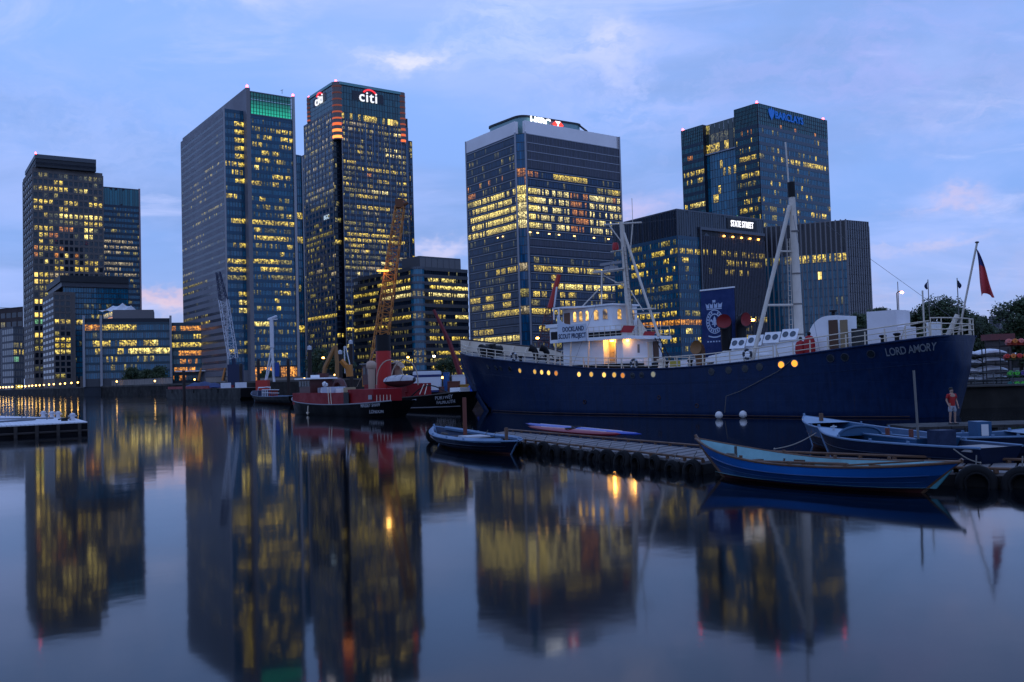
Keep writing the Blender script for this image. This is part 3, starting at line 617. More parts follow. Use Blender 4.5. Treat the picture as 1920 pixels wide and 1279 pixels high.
facade(T, P6(w6 + 2.8, 1.3), P6(w6 + 6.2, 1.5), GZ + 6, zm2, 40, 2, gl6, (.24, .25, sp6), (.2, .3, alu_d, 1), [], 23, .2, 'yd')
facade(T, P6(0, nt_), P6(nt_, nt_), GZ + 6, z_at(630, 262, P6(2, 2)), 42, 4, gl_dark, (.24, .2, core_m), (.1, .2, core_m, 2), [(11, 0, 1, .7, 'd'), (14, 0, 1, .7, 'd'), (18, 0, 1, .9, 'y'), (30, .3, 1, .6, 'y'), (35, 0, 1, .9, 'y')], 24, .05, 'd', off=.15)
facade(T, P6(0, d6 + 14), P6(0, d6 + 8.2), GZ + 6, zl6_, 40, 6, gl6, (.4, .25, sp6), (.34, .4, alu_m, 3), [], 27, .22, 'eed')
crown_g = glass('glass_crown_teal', (0.0058, 0.0808, 0.1041), .1, 1.58)
zl6 = z_at(640, 208, P6(5, 0))
facade(T, P6(nt_, 0), P6(w6 - 3, 0), zs6, H6 - 2, 5, 22, crown_g, (.06, .15, alu_d), (.08, .12, alu_d, 2), [(4, 0, .95, .6, 'y'), (4, .8, .84, 1, 'B')], 25)
facade(T, P6(0, d6), P6(0, nt_), zm1, H6 - 2, 5, 16, crown_g, (.06, .15, alu_d), (.08, .12, alu_d, 2), [], 26)
put('roof_rail', MB().prism([(p.x, p.y) for p in (P6(3, -.6), P6(w6, -.6), P6(w6, .2), P6(3, .2))], H6 - 1.6, H6 + .2).prism([(p.x, p.y) for p in (P6(-.6, 3), P6(.2, 3), P6(.2, d6), P6(-.6, d6))], H6 - 1.6, H6 + .2), mat('crown_rail', (.12, .3, .32), .4), T)
# corner columns with glowing slots
metal_c = mat('corner_cladding', (.14, .105, .10), .45, .3)
slot = {}
def column(cx, cz0, cz1, rad, nb, glow):
    put('corner_column', MB().lathe([(rad, cz0), (rad, cz1)], Matrix.Translation((cx.x, cx.y, 0)), 16), metal_c, T, smooth=True)
    h_ = (cz1 - cz0) / nb
    for k in range(nb):
        g_ = glow * (1 - k/nb)**3.6 + .02
        key = round(g_, 2)
        if key not in slot: slot[key] = mat('slot_glow_%d' % len(slot), (.2, .06, .03), .5, emit=(1, .17, .03) if g_ < .9 else (1, .28, .05), es=g_*1.6)
        put('glowing_slot', MB().lathe([(rad + .12, cz0 + k*h_ + .8), (rad + .12, cz0 + k*h_ + (h_*.62 if k < 3 else 1.9))], Matrix.Translation((cx.x, cx.y, 0)), 16), slot[key], T, smooth=True)
column(P6(3.2, 3.2), z_at(628, 262, P6(2, 2)), H6, 3.6, 9, 1.56)
column(P6(w6 - 1.2, 1.56), z_at(757, 270, P6(w6, 1)), H6, 2.6, 9, .8)
column(P6(1.2, d6 - .5), zm1, H6, 2.4, 6, .25)
red_light(T, P6(1.5, 1.5), H6 + .2); red_light(T, P6(.5, d6), H6); red_light(T, P6(w6 + 6, 3), z_at(777, 338, P6(w6+6, 3)))
sign_w = mat('sign_white', (.8, .8, .8), .5, emit=(1, 1, 1), es=.9); sign_r = mat('sign_red', (.6, .02, .03), .5, emit=(1, .04, .06), es=1.1)
def arc_sign(Pc, e_, n_, z_, sc):
    Fm = face_frame(Pc, e_, n_, z_)
    put('sign_panel', MB().box((-11*sc, -2.8*sc, .1), (11*sc, 3*sc, .3), Fm), alu_d, T)
    me = text_mesh('citi', 9.5*sc, .3, spacing=1.12, bold=.06*sc); sgn(T, 'sign_letters', me, Fm, 0, -.2*sc, .7, M_=sign_w)
    put('sign_arc', MB().torus((0, 0, 0), 5.6*sc, .55*sc, Fm @ Matrix.Translation((1.0*sc, -.8*sc, .8)) @ Matrix.Rotation(-math.pi/2, 4, 'X'), 14, 6, R(42), R(138)), sign_r, T)
arc_sign(P6(23.8, 0), u6, -v6, z_at(694, 183, P6(23.8, 0)), 1.05)
arc_sign(P6(0, 24), -v6, -u6, z_at(600, 188, P6(0, 24)), .95)
me = text_mesh('BGC', 4.2, .1); Fm = face_frame(P6(0, 16), -v6, -u6, z_at(608, 408, P6(0, 16))); sgn(T, 'sign_letters', me, Fm, 0, 0, .6, M_=mat('sign_cool', (.5, .6, .7), .5, emit=(.7, .9, 1), es=.6))

# ---- dark rounded-corner block
H7 = z_at(785, 499, plan(785, 470)); c7 = plan(785, 470); l7 = at_z(663, 523, H7); r7 = at_z(876, 506, H7); l7.z = r7.z = 0
T = tower('dark_banded_block', 'dark banded office block with rounded corner and grey roof plant between two towers', c7)
el = (l7 - c7).normalized(); er = (r7 - c7).normalized(); rc = 5.0
arc7 = []
for k in range(9):
    a_ = k/8; p = c7 + el*rc*(1-a_)**2 + er*rc*a_**2; arc7.append(p)
body(T, [l7] + arc7 + [r7, r7 - el*(-40) , l7 + er*40], 0, H7, core_m)
band7 = mat('band_metal', (0.0924, 0.0952, 0.1050), .4, .5)
L7 = [(1, .45, 1, .8, 'y'), (1, .1, .35, .4, 'd'), (2, 0, .45, .7, 'y'), (2, .5, 1, .8, 'b'), (3, .5, 1, .8, 'w'), (3, .3, .4, .6, 'y'), (4, 0, .4, .8, 'd'), (5, .2, .3, .6, 'y'), (6, .5, 1, .8, 'y'), (7, 0, .6, .85, 'y'), (8, .6, .9, .3, 'd'), (10, .2, .4, .4, 'd'), (11, 0, .9, .6, 'd'), (12, .5, 1, .85, 'y'), (13, .5, 1, .8, 'y'), (14, .2, .9, .5, 'y')]
L7r = [(1, .1, .7, .85, 'b'), (2, .12, .25, .9, 'y'), (2, .3, 1, 1, 'b'), (3, .1, 1, .95, 'w'), (4, .2, .4, .5, 'y'), (6, .2, .45, .7, 'y'), (6, .7, 1, 1, 'b'), (7, .1, .3, .7, 'd'), (7, .5, .7, .6, 'd'), (8, .1, .3, .9, 'd'), (9, .1, .4, .8, 'y'), (9, .6, .95, .9, 'y'), (11, .1, .3, .6, 'd'), (11, .3, 1, .9, 'y'), (12, .1, .4, .7, 'd'), (12, .45, 1, .9, 'y'), (13, .1, .9, .6, 'y'), (14, .3, .9, .3, 'd')]
facade(T, l7, arc7[0], GZ, H7, 15, 66, gl_dark, (.48, .45, band7), (.08, .12, alu_d, 2), L7, 31, .12, 'eed')
facade(T, arc7[-1], r7, GZ, H7, 15, 42, gl_dark, (.48, .45, band7), (.08, .12, alu_d, 2), L7r, 32, .12, 'eed')
mb = MB(); mg = MB(); ml = MB(); h_ = (H7 - GZ)/15
out = []
for row in range(15):
    zt_ = H7 - row*h_
    for k in range(8):
        a_, b_ = arc7[k], arc7[k+1]; nn_ = ((b_-a_).normalized()); nn_ = Vector((nn_.y, -nn_.x, 0))
        mb.prism([(p.x, p.y) for p in (a_ + nn_*.45, b_ + nn_*.45, b_, a_)], zt_ - h_*.3, zt_)
        (ml if row in (3, 6, 11, 12) and k % 3 else mg).quad([a_ + nn_*.08 + Vector((0, 0, zt_ - h_)), b_ + nn_*.08 + Vector((0, 0, zt_ - h_)), b_ + nn_*.08 + Vector((0, 0, zt_ - h_*.3)), a_ + nn_*.08 + Vector((0, 0, zt_ - h_*.3))])
put('curved_band', mb, alu, T, kind='stuff'); put('curved_glazing', mg, gl_blue, T, kind='stuff'); put('lit_windows', ml, LIT['w'], T, kind='stuff')
zp7 = z_at(787, 479, c7 + (el + er)*6)
body(T, [l7*.35 + c7*.65 + er*6, c7 + (el+er)*7, r7 + el*6, r7 + el*30, l7*.35 + c7*.65 + er*30], H7, zp7, mat('roof_plant_grey', (0.0792, 0.0816, 0.0910), .6, vary=.1, vscale=.1), 'roof_plant')
facade(T, c7 + (el+er)*7, r7 + el*6, H7, zp7 - .5, 1, 7, mat('plant_panel', (.13, .13, .14), .55), (.06, .1, alu), (.1, .12, alu_d, 1), [], 3, side=.02)

# ---- tower with pale fascia and red hexagon sign
H8 = 192.0
A8 = at_z(873, 266, H8); L8 = at_z(964.6, 227.5, H8); R8 = at_z(984, 225.5, H8); C8 = at_z(1161, 257, H8)
T = tower('pale_fascia_tower', 'broad banded glass tower with pale top fascia and a lit red and white sign', R8)
u8 = (C8 - R8).normalized(); v8 = (A8 - L8).normalized(); D8 = C8 + (A8 - L8)
body(T, [A8, L8, R8, C8, D8], 0, H8 - 9.5, core_m)
zf = H8 - 9.6
gl8 = glass('glass_navy', (0.0042, 0.0364, 0.0957), .1, 1.55); sp8 = mat('spandrel_ink', (0.0040, 0.0170, 0.0420), .35, spec=.3); gl8k = glass('glass_corner_blue', (0.0062, 0.0955, 0.2105), .08, 1.6)
al8 = mat('band_pale', (.26, .27, .31), .45, .3)
put('fascia', MB().prism([(p.x, p.y) for p in (R8, C8, C8 + v8*3, R8 + v8*3)], zf, H8).prism([(p.x, p.y) for p in (A8, L8, L8 + u8*3, A8 + u8*3)], zf, H8), white_f, T)
put('far_fascia', MB().prism([(p.x, p.y) for p in (C8, D8, D8 - u8*3, C8 - u8*3)], zf, H8), white_f, T)
L8r = [(4, 0, .1, .8, 'o'), (4, .26, .62, .95, 'y'), (5, .74, 1, .9, 'd'), (5, .9, .95, 1, 'y'), (6, .7, .8, .7, 'o'), (6, .86, .92, .7, 'o')]
for row in range(6, 11): L8r += [(row, 0, .10, .9, 'b'), (row, .10, .4, .72, 'w'), (row, .44, .62, .7, 'o'), (row, .64, 1, .75, 'w')]
L8r += [(15, .04, .85, .7, 'y'), (15, .1, .8, .2, 'b'), (14, .04, .08, 1, 'd'), (16, .22, .26, 1, 'y'), (17, .22, .26, 1, 'y'), (17, .29, 1, .93, 'b'), (18, .02, .14, .9, 'y'), (18, .3, .44, .8, 'y'), (18, .7, .8, .9, 'y'), (19, .02, .06, 1, 'd'), (19, .3, .44, .8, 'y'), (19, .62, .75, .4, 'd'), (20, 0, .45, .95, 'y'), (22, .08, .16, .9, 'y'), (22, .2, .4, .3, 'd'), (24, .05, .3, .4, 'd'), (13, .03, .07, 1, 'y')]
zq = zf - (zf - GZ)*4/28
facade(T, R8 + u8*1.2, C8, zq, zf, 4, 58, gl_plum, (.09, .4, al8), (.22, .25, mat('louvre_fin', (.09, .085, .11), .5), 1), [], 40)
facade(T, R8 + u8*1.2, C8, GZ, zq, 24, 58, gl8, (.36, .2, sp8), (.12, .22, alu_d, 1), [(r_-4, a_, b_, p_, k_) for (r_, a_, b_, p_, k_) in L8r], 41, .12, 'eed', line=(.55, .4, al8))
facade(T, R8 + u8*1.2, C8, zq - (zq-GZ)*10/24, zq - (zq-GZ)*8/24, 2, 58, gl_plum, (.0, .1, None), (.22, .22, MATS['louvre_fin'], 1), [], 42, off=.07)
L8l = [(5, .03, .16, .8, 'o'), (4, 0, .8, .1, 'o')]
for row, s0 in ((6, .06), (7, .1), (8, .08), (9, .1), (10, .0)): L8l += [(row, s0, 1, .85, 'b')]
L8l += [(6, 0, .1, .4, 'd'), (15, .55, 1, .8, 'y'), (15, .3, .55, .3, 'd'), (16, .35, .75, .5, 'e'), (17, .3, .5, .5, 'e'), (18, 0, .22, .95, 'y'), (18, .35, .5, 1, 'y'), (18, .7, .84, 1, 'y'), (19, 0, .2, .9, 'd'), (19, .28, .48, 1, 'y'), (19, .7, .84, 1, 'y'), (20, .48, 1, .95, 'y'), (20, .35, .48, .8, 'd'), (22, .08, .46, .95, 'y'), (23, .05, 1, .97, 'b'), (25, .78, 1, 1, 'b'), (26, .1, .42, .95, 'p'), (27, .8, 1, 1, 'b')]
facade(T, A8, L8, GZ, zf, 28, 44, gl8, (.36, .2, sp8), (.14, .22, alu_d, 1), L8l, 43, .10, 'eed', line=(.55, .4, al8))
facade(T, L8, R8, GZ, zf, 28, 5, gl8k, (.06, .15, alu_d), (.1, .15, alu_d, 1), [(4, 0, 1, .9, 'o'), (5, .8, 1, 1, 'o'), (6, 0, 1, 1, 'b'), (7, 0, 1, 1, 'b'), (8, 0, 1, 1, 'w'), (9, 0, 1, 1, 'w'), (10, 0, 1, 1, 'w'), (15, 0, 1, .9, 'p'), (18, 0, 1, .8, 'd'), (20, 0, 1, .9, 'p'), (25, 0, .7, 1, 'y'), (27, 0, .7, 1, 'y')], 44)
for p in (L8, R8): put('corner_rib', MB().prism([(p.x-.7, p.y-.9), (p.x+.7, p.y-.9), (p.x+.7, p.y+.5), (p.x-.7, p.y+.5)], GZ, zf + 1), al8, T)
put('edge_rib', MB().prism([(C8.x-.5, C8.y-.9), (C8.x+.6, C8.y-.9), (C8.x+.6, C8.y+.5), (C8.x-.5, C8.y+.5)], GZ, H8), al8, T)
put('edge_rib', MB().prism([(A8.x-.6, A8.y-.7), (A8.x+.5, A8.y-.7), (A8.x+.5, A8.y+.5), (A8.x-.6, A8.y+.5)], GZ, H8), al8, T)
lampO = mat('soffit_lamp', (.3, .2, .1), .4, emit=(1, .55, .15), es=7)
zr = zf - (zf - GZ)*(11.55)/28
for u_ in (.0, .075, .19, .29, .45, .66, .82):
    p = R8 + u8*(1.5 + u_*(C8-R8).length); put('soffit_lamp', MB().box((-.7, -.3, .2), (.9, .4, .5), face_frame(p, u8, -v8, zr)), lampO, T)
for u_ in (.62, .72):
    p = A8.lerp(L8, u_); put('soffit_lamp', MB().box((-.6, -.3, .2), (.6, .3, .5), face_frame(p, -v8, -u8, zr)), lampO, T)
# drum with dark rim
def rounded(poly, r_):
    outp = []
    for k, p in enumerate(poly):
        a_ = (poly[k-1]-p).normalized(); b_ = (poly[(k+1) % len(poly)]-p).normalized()
        for j in range(7):
            t_ = j/6; outp.append(p + a_*r_*(1-t_)**2 + b_*r_*t_**2)
    return outp
ctr = (A8 + C8) * .5
zr8 = z_at(990, 216, (L8+R8)/2 + (u8+v8)*6)
dp = [L8 + v8*46 + u8*5, (L8+R8)/2 + (u8 + v8)*5, R8 + u8*62 + v8*5, R8 + u8*62 + v8*46]
dr = rounded(dp, 9)
put('drum_glass', MB().prism([(p.x, p.y) for p in dr], zf, zr8 - .9), mat('drum_teal', (.14, .28, .30), .25, ior=1.6), T)
put('drum_rim', MB().prism([(p.x, p.y) for p in rounded([ctr + (p - ctr)*1.02 for p in dp], 9)], zr8 - .9, zr8 + .5), roof_d, T)
put('cleaning_cradle', MB().tube([at_y(1087, 236, 720), at_y(1101, 247, 720)], .8, 5), roof_d, T)
Fm = face_frame(R8 + v8*3.2, u8, -v8, 0); Fs = face_frame(R8 + u8*18 + v8*4.6, u8, -v8, z_at(1020, 226, R8 + u8*18))
sg = mat('sign_blaze', (.9, .9, .9), .5, emit=(1, .97, .95), es=2.2); sgr = mat('sign_blaze_red', (.7, .03, .02), .5, emit=(1, .05, .03), es=1.8)
sgn(T, 'sign_letters', text_mesh('HSBC', 8.0, .3, bold=.16), Fs, 0, 0, .4, M_=sg)
hx = 17.0
put('sign_hexagon', MB().quad([Fs @ Vector(p) for p in ((hx-5.5, 0, .5), (hx-2.6, -2.7, .5), (hx+2.6, -2.7, .5), (hx+5.5, 0, .5), (hx+2.6, 2.7, .5), (hx-2.6, 2.7, .5))]), sgr, T)
put('sign_hexagon_white', MB().quad([Fs @ Vector(p) for p in ((hx-2.6, 2.7, .54), (hx, 0, .54), (hx+2.6, 2.7, .54))]).quad([Fs @ Vector(p) for p in ((hx-2.6, -2.7, .54), (hx+2.6, -2.7, .54), (hx, 0, .54))]), sg, T)

# ---- glass block with framed fins and white lettering
c9 = plan(1279, 430); H9 = z_at(1279, 391, c9); l9 = at_z(1150, 421, H9); r9 = at_z(1430, 411, H9); l9.z = r9.z = 0
T = tower('framed_fin_block', 'mid-height blue glass block with white lettering over a framed bay of thin fins', c9)
u9 = (r9-c9).normalized(); v9 = (l9-c9).normalized(); w9 = (r9-c9).length
body(T, [l9, c9, r9, r9 + v9*45, l9 + u9*40], 0, H9, core_m)
zp9 = z_at(1279, 441, c9)
pl9 = glass('glass_plant', (0.0097, 0.0192, 0.0368), .2, 1.58)
L9l = [(0, .3, .42, 1, 'd'), (0, .78, .88, 1, 'd'), (1, .62, 1, .8, 'y'), (2, .3, .5, .8, 'y'), (2, .8, .86, 1, 'y'), (3, .3, .55, .7, 'y'), (3, .9, 1, .7, 'y'), (4, .05, .2, .9, 'y'), (4, .72, .95, .6, 'y'), (5, .75, .9, .9, 'd'), (5, .3, .5, .4, 'y'), (7, .6, .9, .3, 'd'), (8, .35, .95, .7, 'y'), (9, .45, 1, .95, 'O'), (9, .3, .5, .8, 'o'), (10, .68, .9, .9, 'y'), (10, .4, .5, .6, 'd'), (11, .5, .95, .5, 'y'), (12, .4, .8, .5, 'y')]
facade(T, l9, c9, zp9, H9, 1, 26, pl9, (.05, .2, alu), (.12, .25, alu, 1), [], 51)
facade(T, l9, c9, GZ, zp9, 15, 46, gl_blue, (.4, .2, MATS['spandrel_navy']), (.12, .25, alu, 2), L9l, 52, .16, 'eed')
i9 = c9 + u9*(w9*.235)
facade(T, c9, r9, zp9, H9, 1, 40, pl9, (.05, .2, alu), (.12, .2, alu, 1), [], 53)
facade(T, c9, i9, GZ, zp9, 15, 13, gl_blue, (.4, .2, MATS['spandrel_navy']), (.12, .25, alu, 1), [(1, 0, 1, .9, 'y'), (2, .2, .4, 1, 'y'), (3, .2, .5, .5, 'd'), (8, .3, .9, .5, 'd'), (9, 0, 1, 1, 'O'), (10, .3, .5, 1, 'b'), (11, .7, .95, .7, 'y'), (12, 0, .4, .7, 'd')], 54, .05, 'e')
put('bay_frame', MB().prism([(p.x, p.y) for p in (i9 - v9*1.2, r9 - v9*1.2, r9, i9)], z_at(1313, 431, i9), z_at(1313, 425.7, i9)).prism([(p.x, p.y) for p in (i9 - v9*1.2, i9 - v9*1.2 + u9*.8, i9 + u9*.8, i9)], GZ, z_at(1313, 431, i9)), alu, T)
zt9 = z_at(1313, 441, i9)
facade(T, i9 + u9*1, r9, GZ, zt9, 14, 40, gl_grey, (.4, .2, alu_d), (.2, .6, mat('thin_fin', (0.1320, 0.1360, 0.1680), .4, .4), 1), [(1, .03, 1, .55, 'y'), (2, .35, .95, .6, 'y'), (3, .35, .75, .5, 'y'), (3, .1, .2, .5, 'd'), (8, .6, 1, .6, 'y'), (9, .6, .8, .5, 'd'), (10, .5, .75, .7, 'y'), (11, .4, .9, .2, 'd'), (13, .3, .9, .5, 'y')], 55, .01, 'e')
put('bay_recess', MB().prism([(p.x, p.y) for p in (i9 + u9, r9, r9 - v9*.1, i9 + u9 - v9*.1)], zt9, z_at(1313, 431, i9)), roof_d, T)
for k in range(5):
    p = i9 + u9*(w9*.765*(.36 + .135*k)); put('soffit_lamp', MB().lathe([(0, 0), (.55, .2), (.55, .7), (0, .9)], Matrix.Translation((p.x - v9.x*.7, p.y - v9.y*.7, zt9 + .2)), 8), mat('downlight', (.3, .15, .05), .4, emit=(1, .42, .06), es=9), T)
ps = c9 + u9*(w9*.735); Fm = face_frame(ps, u9, -v9, z_at(1393, 421.5, ps))
put('sign_panel', MB().box((-11, -2.6, .26), (11, 2.6, .36), Fm), roof_d, T)
sgn(T, 'sign_letters', sq_x(text_mesh('STATE STREET', 4.3, .12, bold=.06), .62), Fm, 0, -.1, .5, M_=mat('sign_white_lit', (.8, .8, .8), .5, emit=(1, .97, .97), es=1.3))

# ---- teal tower with blue lettering
H10 = 156.0
c10 = at_z(1419.5, 193, H10); r10 = at_z(1550, 226, H10); l10 = at_z(1277, 237, H10)
T = tower('teal_glass_tower', 'teal glass tower with sky atrium, blue eagle and blue lettering', c10)
u10 = (r10-c10).normalized(); v10 = (l10-c10).normalized(); w10 = (r10-c10).length; d10 = (l10-c10).length
def P10(a_, b_): return c10 + u10*a_ + v10*b_
def vpx(px, py):  # distance along left face at a pixel on the roof line
    return 0
s1 = d10*.285; s2 = d10*.70
za = z_at(1375, 217, P10(0, s1))
body(T, [P10(0, s1), P10(0, 0), P10(w10, 0), P10(w10, 40), P10(20, 40), P10(20, s1)], 0, H10 - .2, core_m)
body(T, [P10(0, d10), P10(0, s2), P10(30, s2), P10(30, d10)], 0, H10 - 3, core_m, 'left_block')
body(T, [P10(3, s2), P10(3, s1), P10(20, s1), P10(20, s2)], 0, za - 18, core_m, 'link_block')
zc10 = z_at(1420, 232, P10(0, 0))
cr10 = glass('glass_crown_green', (0.0053, 0.0888, 0.1041), .15, 1.56)
band10 = mat('floor_line_pale', (0.0532, 0.0801, 0.1172), .4)
LR = [(3, .38, .95, .8, 'y'), (4, .35, .55, .2, 'y'), (6, .1, .6, .05, 'y'), (9, .3, .95, .3, 'y'), (9, .12, .2, 1, 'd'), (10, .4, .9, .12, 'd'), (11, .4, .75, .8, 'y'), (11, .9, .97, 1, 'y'), (12, .4, .9, .3, 'd'), (13, .03, .15, .8, 'y'), (14, .02, .12, .7, 'y'), (15, .45, .9, .3, 'd'), (16, .45, .85, .4, 'd')]
facade(T, P10(.25, 0), P10(w10, 0), zc10, H10, 5, 34, cr10, (.12, .2, alu_d), (.12, .25, alu, 1), [(4, .0, .9, .25, 'o')], 61, .01, 'e')
facade(T, P10(.25, 0), P10(w10, 0), GZ, zc10, 28, 44, gl_blue, (.4, .2, band10), (.08, .16, alu_d, 1), LR, 62, .16, 'eeedy')
LL = [(0, .1, .9, .3, 'o'), (3, .2, .9, .8, 'y'), (4, .7, 1, .3, 'd'), (5, .2, 1, .75, 'y'), (6, 0, .9, .35, 'd'), (8, .2, 1, .65, 'y'), (9, .1, .9, .7, 'y'), (12, .5, .9, .6, 'y'), (14, .2, .8, .5, 'y')]
facade(T, P10(0, s1), P10(0, .25), zc10, H10, 5, 16, cr10, (.1, .2, alu_d), (.14, .3, alu_d, 1), [], 63)
facade(T, P10(0, s1), P10(0, .25), GZ, zc10, 28, 20, gl_teal, (.42, .2, MATS['spandrel_blue']), (.12, .3, alu_d, 1), LL, 64, .12, 'edy')
facade(T, P10(0, d10), P10(0, s2), zc10 - 1, H10 - 3, 5, 12, cr10, (.1, .2, alu_d), (.14, .3, alu_d, 1), [], 65)
facade(T, P10(0, d10), P10(0, s2), GZ, zc10 - 1, 28, 16, gl_teal, (.42, .2, MATS['spandrel_blue']), (.12, .3, alu_d, 1), [(1, .3, .5, .6, 'o'), (3, .1, 1, .75, 'y'), (4, .2, .9, .6, 'y'), (7, .1, 1, .9, 'y'), (7, .5, .9, 1, 'b'), (10, .2, .9, .9, 'y'), (11, .3, .9, .9, 'y'), (11, .6, .8, 1, 'o')], 66, .01, 'd')
at_g = mat('atrium_lit', (.05, .08, .06), .2, emit=(.55, .62, .28), es=.16)
facade(T, P10(2.6, s2), P10(2.6, s1), za - 18, za, 3, 7, glass('glass_atrium', (0.0258, 0.0384, 0.0286), .15, 1.6), (.04, .25, alu), (.16, .3, alu, 1), [(0, 0, 1, .35, 'd'), (1, .0, 1, .25, 'e'), (2, 0, 1, .5, 'y')], 67)
facade(T, P10(2.6, s2), P10(2.6, s1), GZ, za - 18, 26, 12, gl_blue, (.05, .1, alu_d), (.1, .15, alu_d, 3), [(1, .1, .9, .15, 'y'), (2, .1, .9, .2, 'y'), (5, .1, .9, .2, 'y'), (8, 0, 1, .7, 'g'), (9, 0, 1, .8, 'g'), (10, 0, 1, .4, 'g'), (11, 0, 1, .5, 'd'), (12, .2, 1, .6, 'y'), (13, .5, .9, .7, 'y')], 68, .01, 'y')
put('atrium_ledge', MB().prism([(p.x, p.y) for p in (P10(1.4, s2), P10(1.4, s1), P10(3, s1), P10(3, s2))], za - 18.6, za - 17.8), al8, T)
red_light(T, P10(1, 1), H10); red_light(T, P10(w10 - 3, .5), H10); red_light(T, P10(.5, d10 - 1), H10 - 3)
bl = mat('sign_blue', (.01, .12, .45), .5, emit=(.01, .16, .75), es=.22)
ps = P10(19, 0); Fm = face_frame(ps, u10, -v10, z_at(1473, 222, P10(28, 0)))
sgn(T, 'sign_letters', text_mesh('BARCLAYS', 5.8, .2, bold=.12), Fm, 10.5, 0, .5, M_=bl)
eg = [(-2.6, 1.6), (-1.6, 2.6), (-.9, 1.7), (-.5, 2.7), (0, 3.2), (.6, 2.7), (.9, 1.58), (1.7, 2.6), (2.7, 1.6), (2.6, .5), (1.9, -1.2), (1.0, -2.4), (.4, -3.3), (0, -3.8), (-.4, -3.3), (-1.0, -2.4), (-1.9, -1.2), (-2.6, .5)]
put('sign_emblem', MB().quad([Fm @ Vector((x*1.1 - 6.5, y*1.1 + .6, .5)) for x, y in reversed(eg)]), bl, T)

# ---- block with tall stone fins
c11 = plan(1597, 480); H11 = z_at(1597, 412, c11); l11 = at_z(1428, 426, H11); r11 = at_z(1627, 416, H11); l11.z = r11.z = 0
T = tower('vertical_fin_block', 'blue glass block ribbed with tall pale vertical stone fins', c11)
e11 = (c11-l11).normalized(); n11 = Vector((e11.y, -e11.x, 0))
body(T, [l11, c11, r11, r11 - n11*22, l11 - n11*22], 0, H11, core_m)
z1_ = H11 - (H11-GZ)*.22
fin_m = mat('stone_fin', (0.1650, 0.1598, 0.1715), .6)
facade(T, l11, c11, z1_, H11, 1, 34, glass('glass_aubergine', (0.0097, 0.0069, 0.0115), .25, 1.5), (.02, .2, fin_m), (.15, .2, alu_d, 1), [], 71)
facade(T, l11, c11, GZ, z1_, 13, 34, gl_blue, (.12, .12, MATS['spandrel_navy']), (.1, .2, alu_d, 1), [(0, .3, .98, .75, 'y'), (0, 0, .3, .8, 'd'), (2, .66, .69, 1, 'B'), (11, 0, .6, .25, 'y'), (12, 0, .9, .9, 'y')], 72, .02, 'e')
mfin = MB().box((-.36, GZ, 0), (.36, H11 + .4, .45)).mesh('stone_fin', fin_m); Fm = face_frame(l11, e11, n11, 0); inv = winv(T)
for k in range(18):
    o = bpy.data.objects.new('stone_fin', mfin); COL.objects.link(o); o.matrix_basis = Fm @ Matrix.Translation(((c11-l11).length*k/17, 0, 0)); o.parent = T; o.matrix_parent_inverse = inv
e11b = (r11-c11).normalized()
facade(T, c11, r11, GZ, H11, 16, 10, gl_grey, (.06, .15, alu_d), (.4, .4, fin_m, 1), [], 73)

# ---- small pale block far right
P = plan(1878, 620); Q = plan(1903, 624); zt = z_at(1888, 591, P)
T = tower('distant_pale_block', 'small pale block far off behind the trees at the right edge', P)
wall12 = mat('render_mauve', (0.1452, 0.1360, 0.1540), .8)
body(T, [P, Q, Q + Vector((0, 14, 0)), P + Vector((0, 14, 0))], 0, zt, wall12)
facade(T, P, Q, GZ, zt - 1, 10, 5, gl_grey, (.5, .15, wall12), (.6, .12, wall12, 1), [], 3, side=.15)
put('roof_hut', MB().prism([(P.x+3, P.y+2), (Q.x-1, P.y+2), (Q.x-1, P.y+9), (P.x+3, P.y+9)], zt, zt + 3), MATS['render_mauve'], T)
# ------------------------------------------------------------------ the blue training ship
SO = Vector((-6.1, 109.2, 0)); SD = Vector((.67, -.7424, 0)).normalized()
SM = Matrix(((SD.x, -SD.y, 0, SO.x), (SD.y, SD.x, 0, SO.y), (0, 0, 1, 0), (0, 0, 0, 1)))     # ship axes: x aft, y to the far side, z up
def S(s, t, z): return SM @ Vector((s, -t, z))            # t counts towards the near side
def Sl(s, t, z): return Vector((s, -t, z))
def pl(tab, x):
    if x <= tab[0][0]: return tab[0][1]
    for (a, va), (b, vb) in zip(tab, tab[1:]):
        if x <= b: return va + (vb - va) * (x - a) / (b - a)
    return tab[-1][1]
SHEER = [(0, 6.95), (1.6, 6.72), (4.8, 6.27), (8.2, 5.97), (12, 5.55), (15.7, 5.24), (19.6, 4.88), (24.5, 4.42), (28, 4.25), (31, 4.17), (34.6, 4.15), (38.5, 4.27), (42, 4.48), (44.6, 4.67), (48, 4.98), (51, 5.25), (55, 5.6), (57, 5.8), (58.6, 5.98)]
BD = [(0, .12), (.8, .75), (2, 1.5), (4, 2.35), (6, 2.95), (9, 3.6), (12, 4.05), (16, 4.35), (20, 4.48), (26, 4.55), (46, 4.55), (50, 4.5), (53, 4.38), (55, 4.2), (56.2, 3.85), (56.8, 3.3), (57.15, 2.5), (57.35, 1.5)]
BW = [(0, 0), (4.9, 0), (7, .75), (10, 1.8), (14, 3.0), (18, 3.85), (24, 4.4), (44, 4.4), (49, 3.9), (53, 2.9), (55.5, 1.7), (57.35, .9)]
def shz(s): return pl(SHEER, s)
def zbot(s):
    if s < 4.9: return 6.6 * (1 - (s/4.9)**.75)
    if s > 56.0: return 3.6 * ((s - 56.0)/1.35)**1.25
    return 0
def hull_t(s, z):
    zb = zbot(s); v = max(0, min(1, (z - zb) / max(.05, shz(s) - zb))); p = 1.7 if s < 12 else (1.0 if s < 46 else 1.25)
    return pl(BW, s) + (pl(BD, s) - pl(BW, s)) * v**(p if s >= 4.9 else .8)
navy = mat('ship_navy_paint', (.0026, .0115, .046), .4, spec=.3)
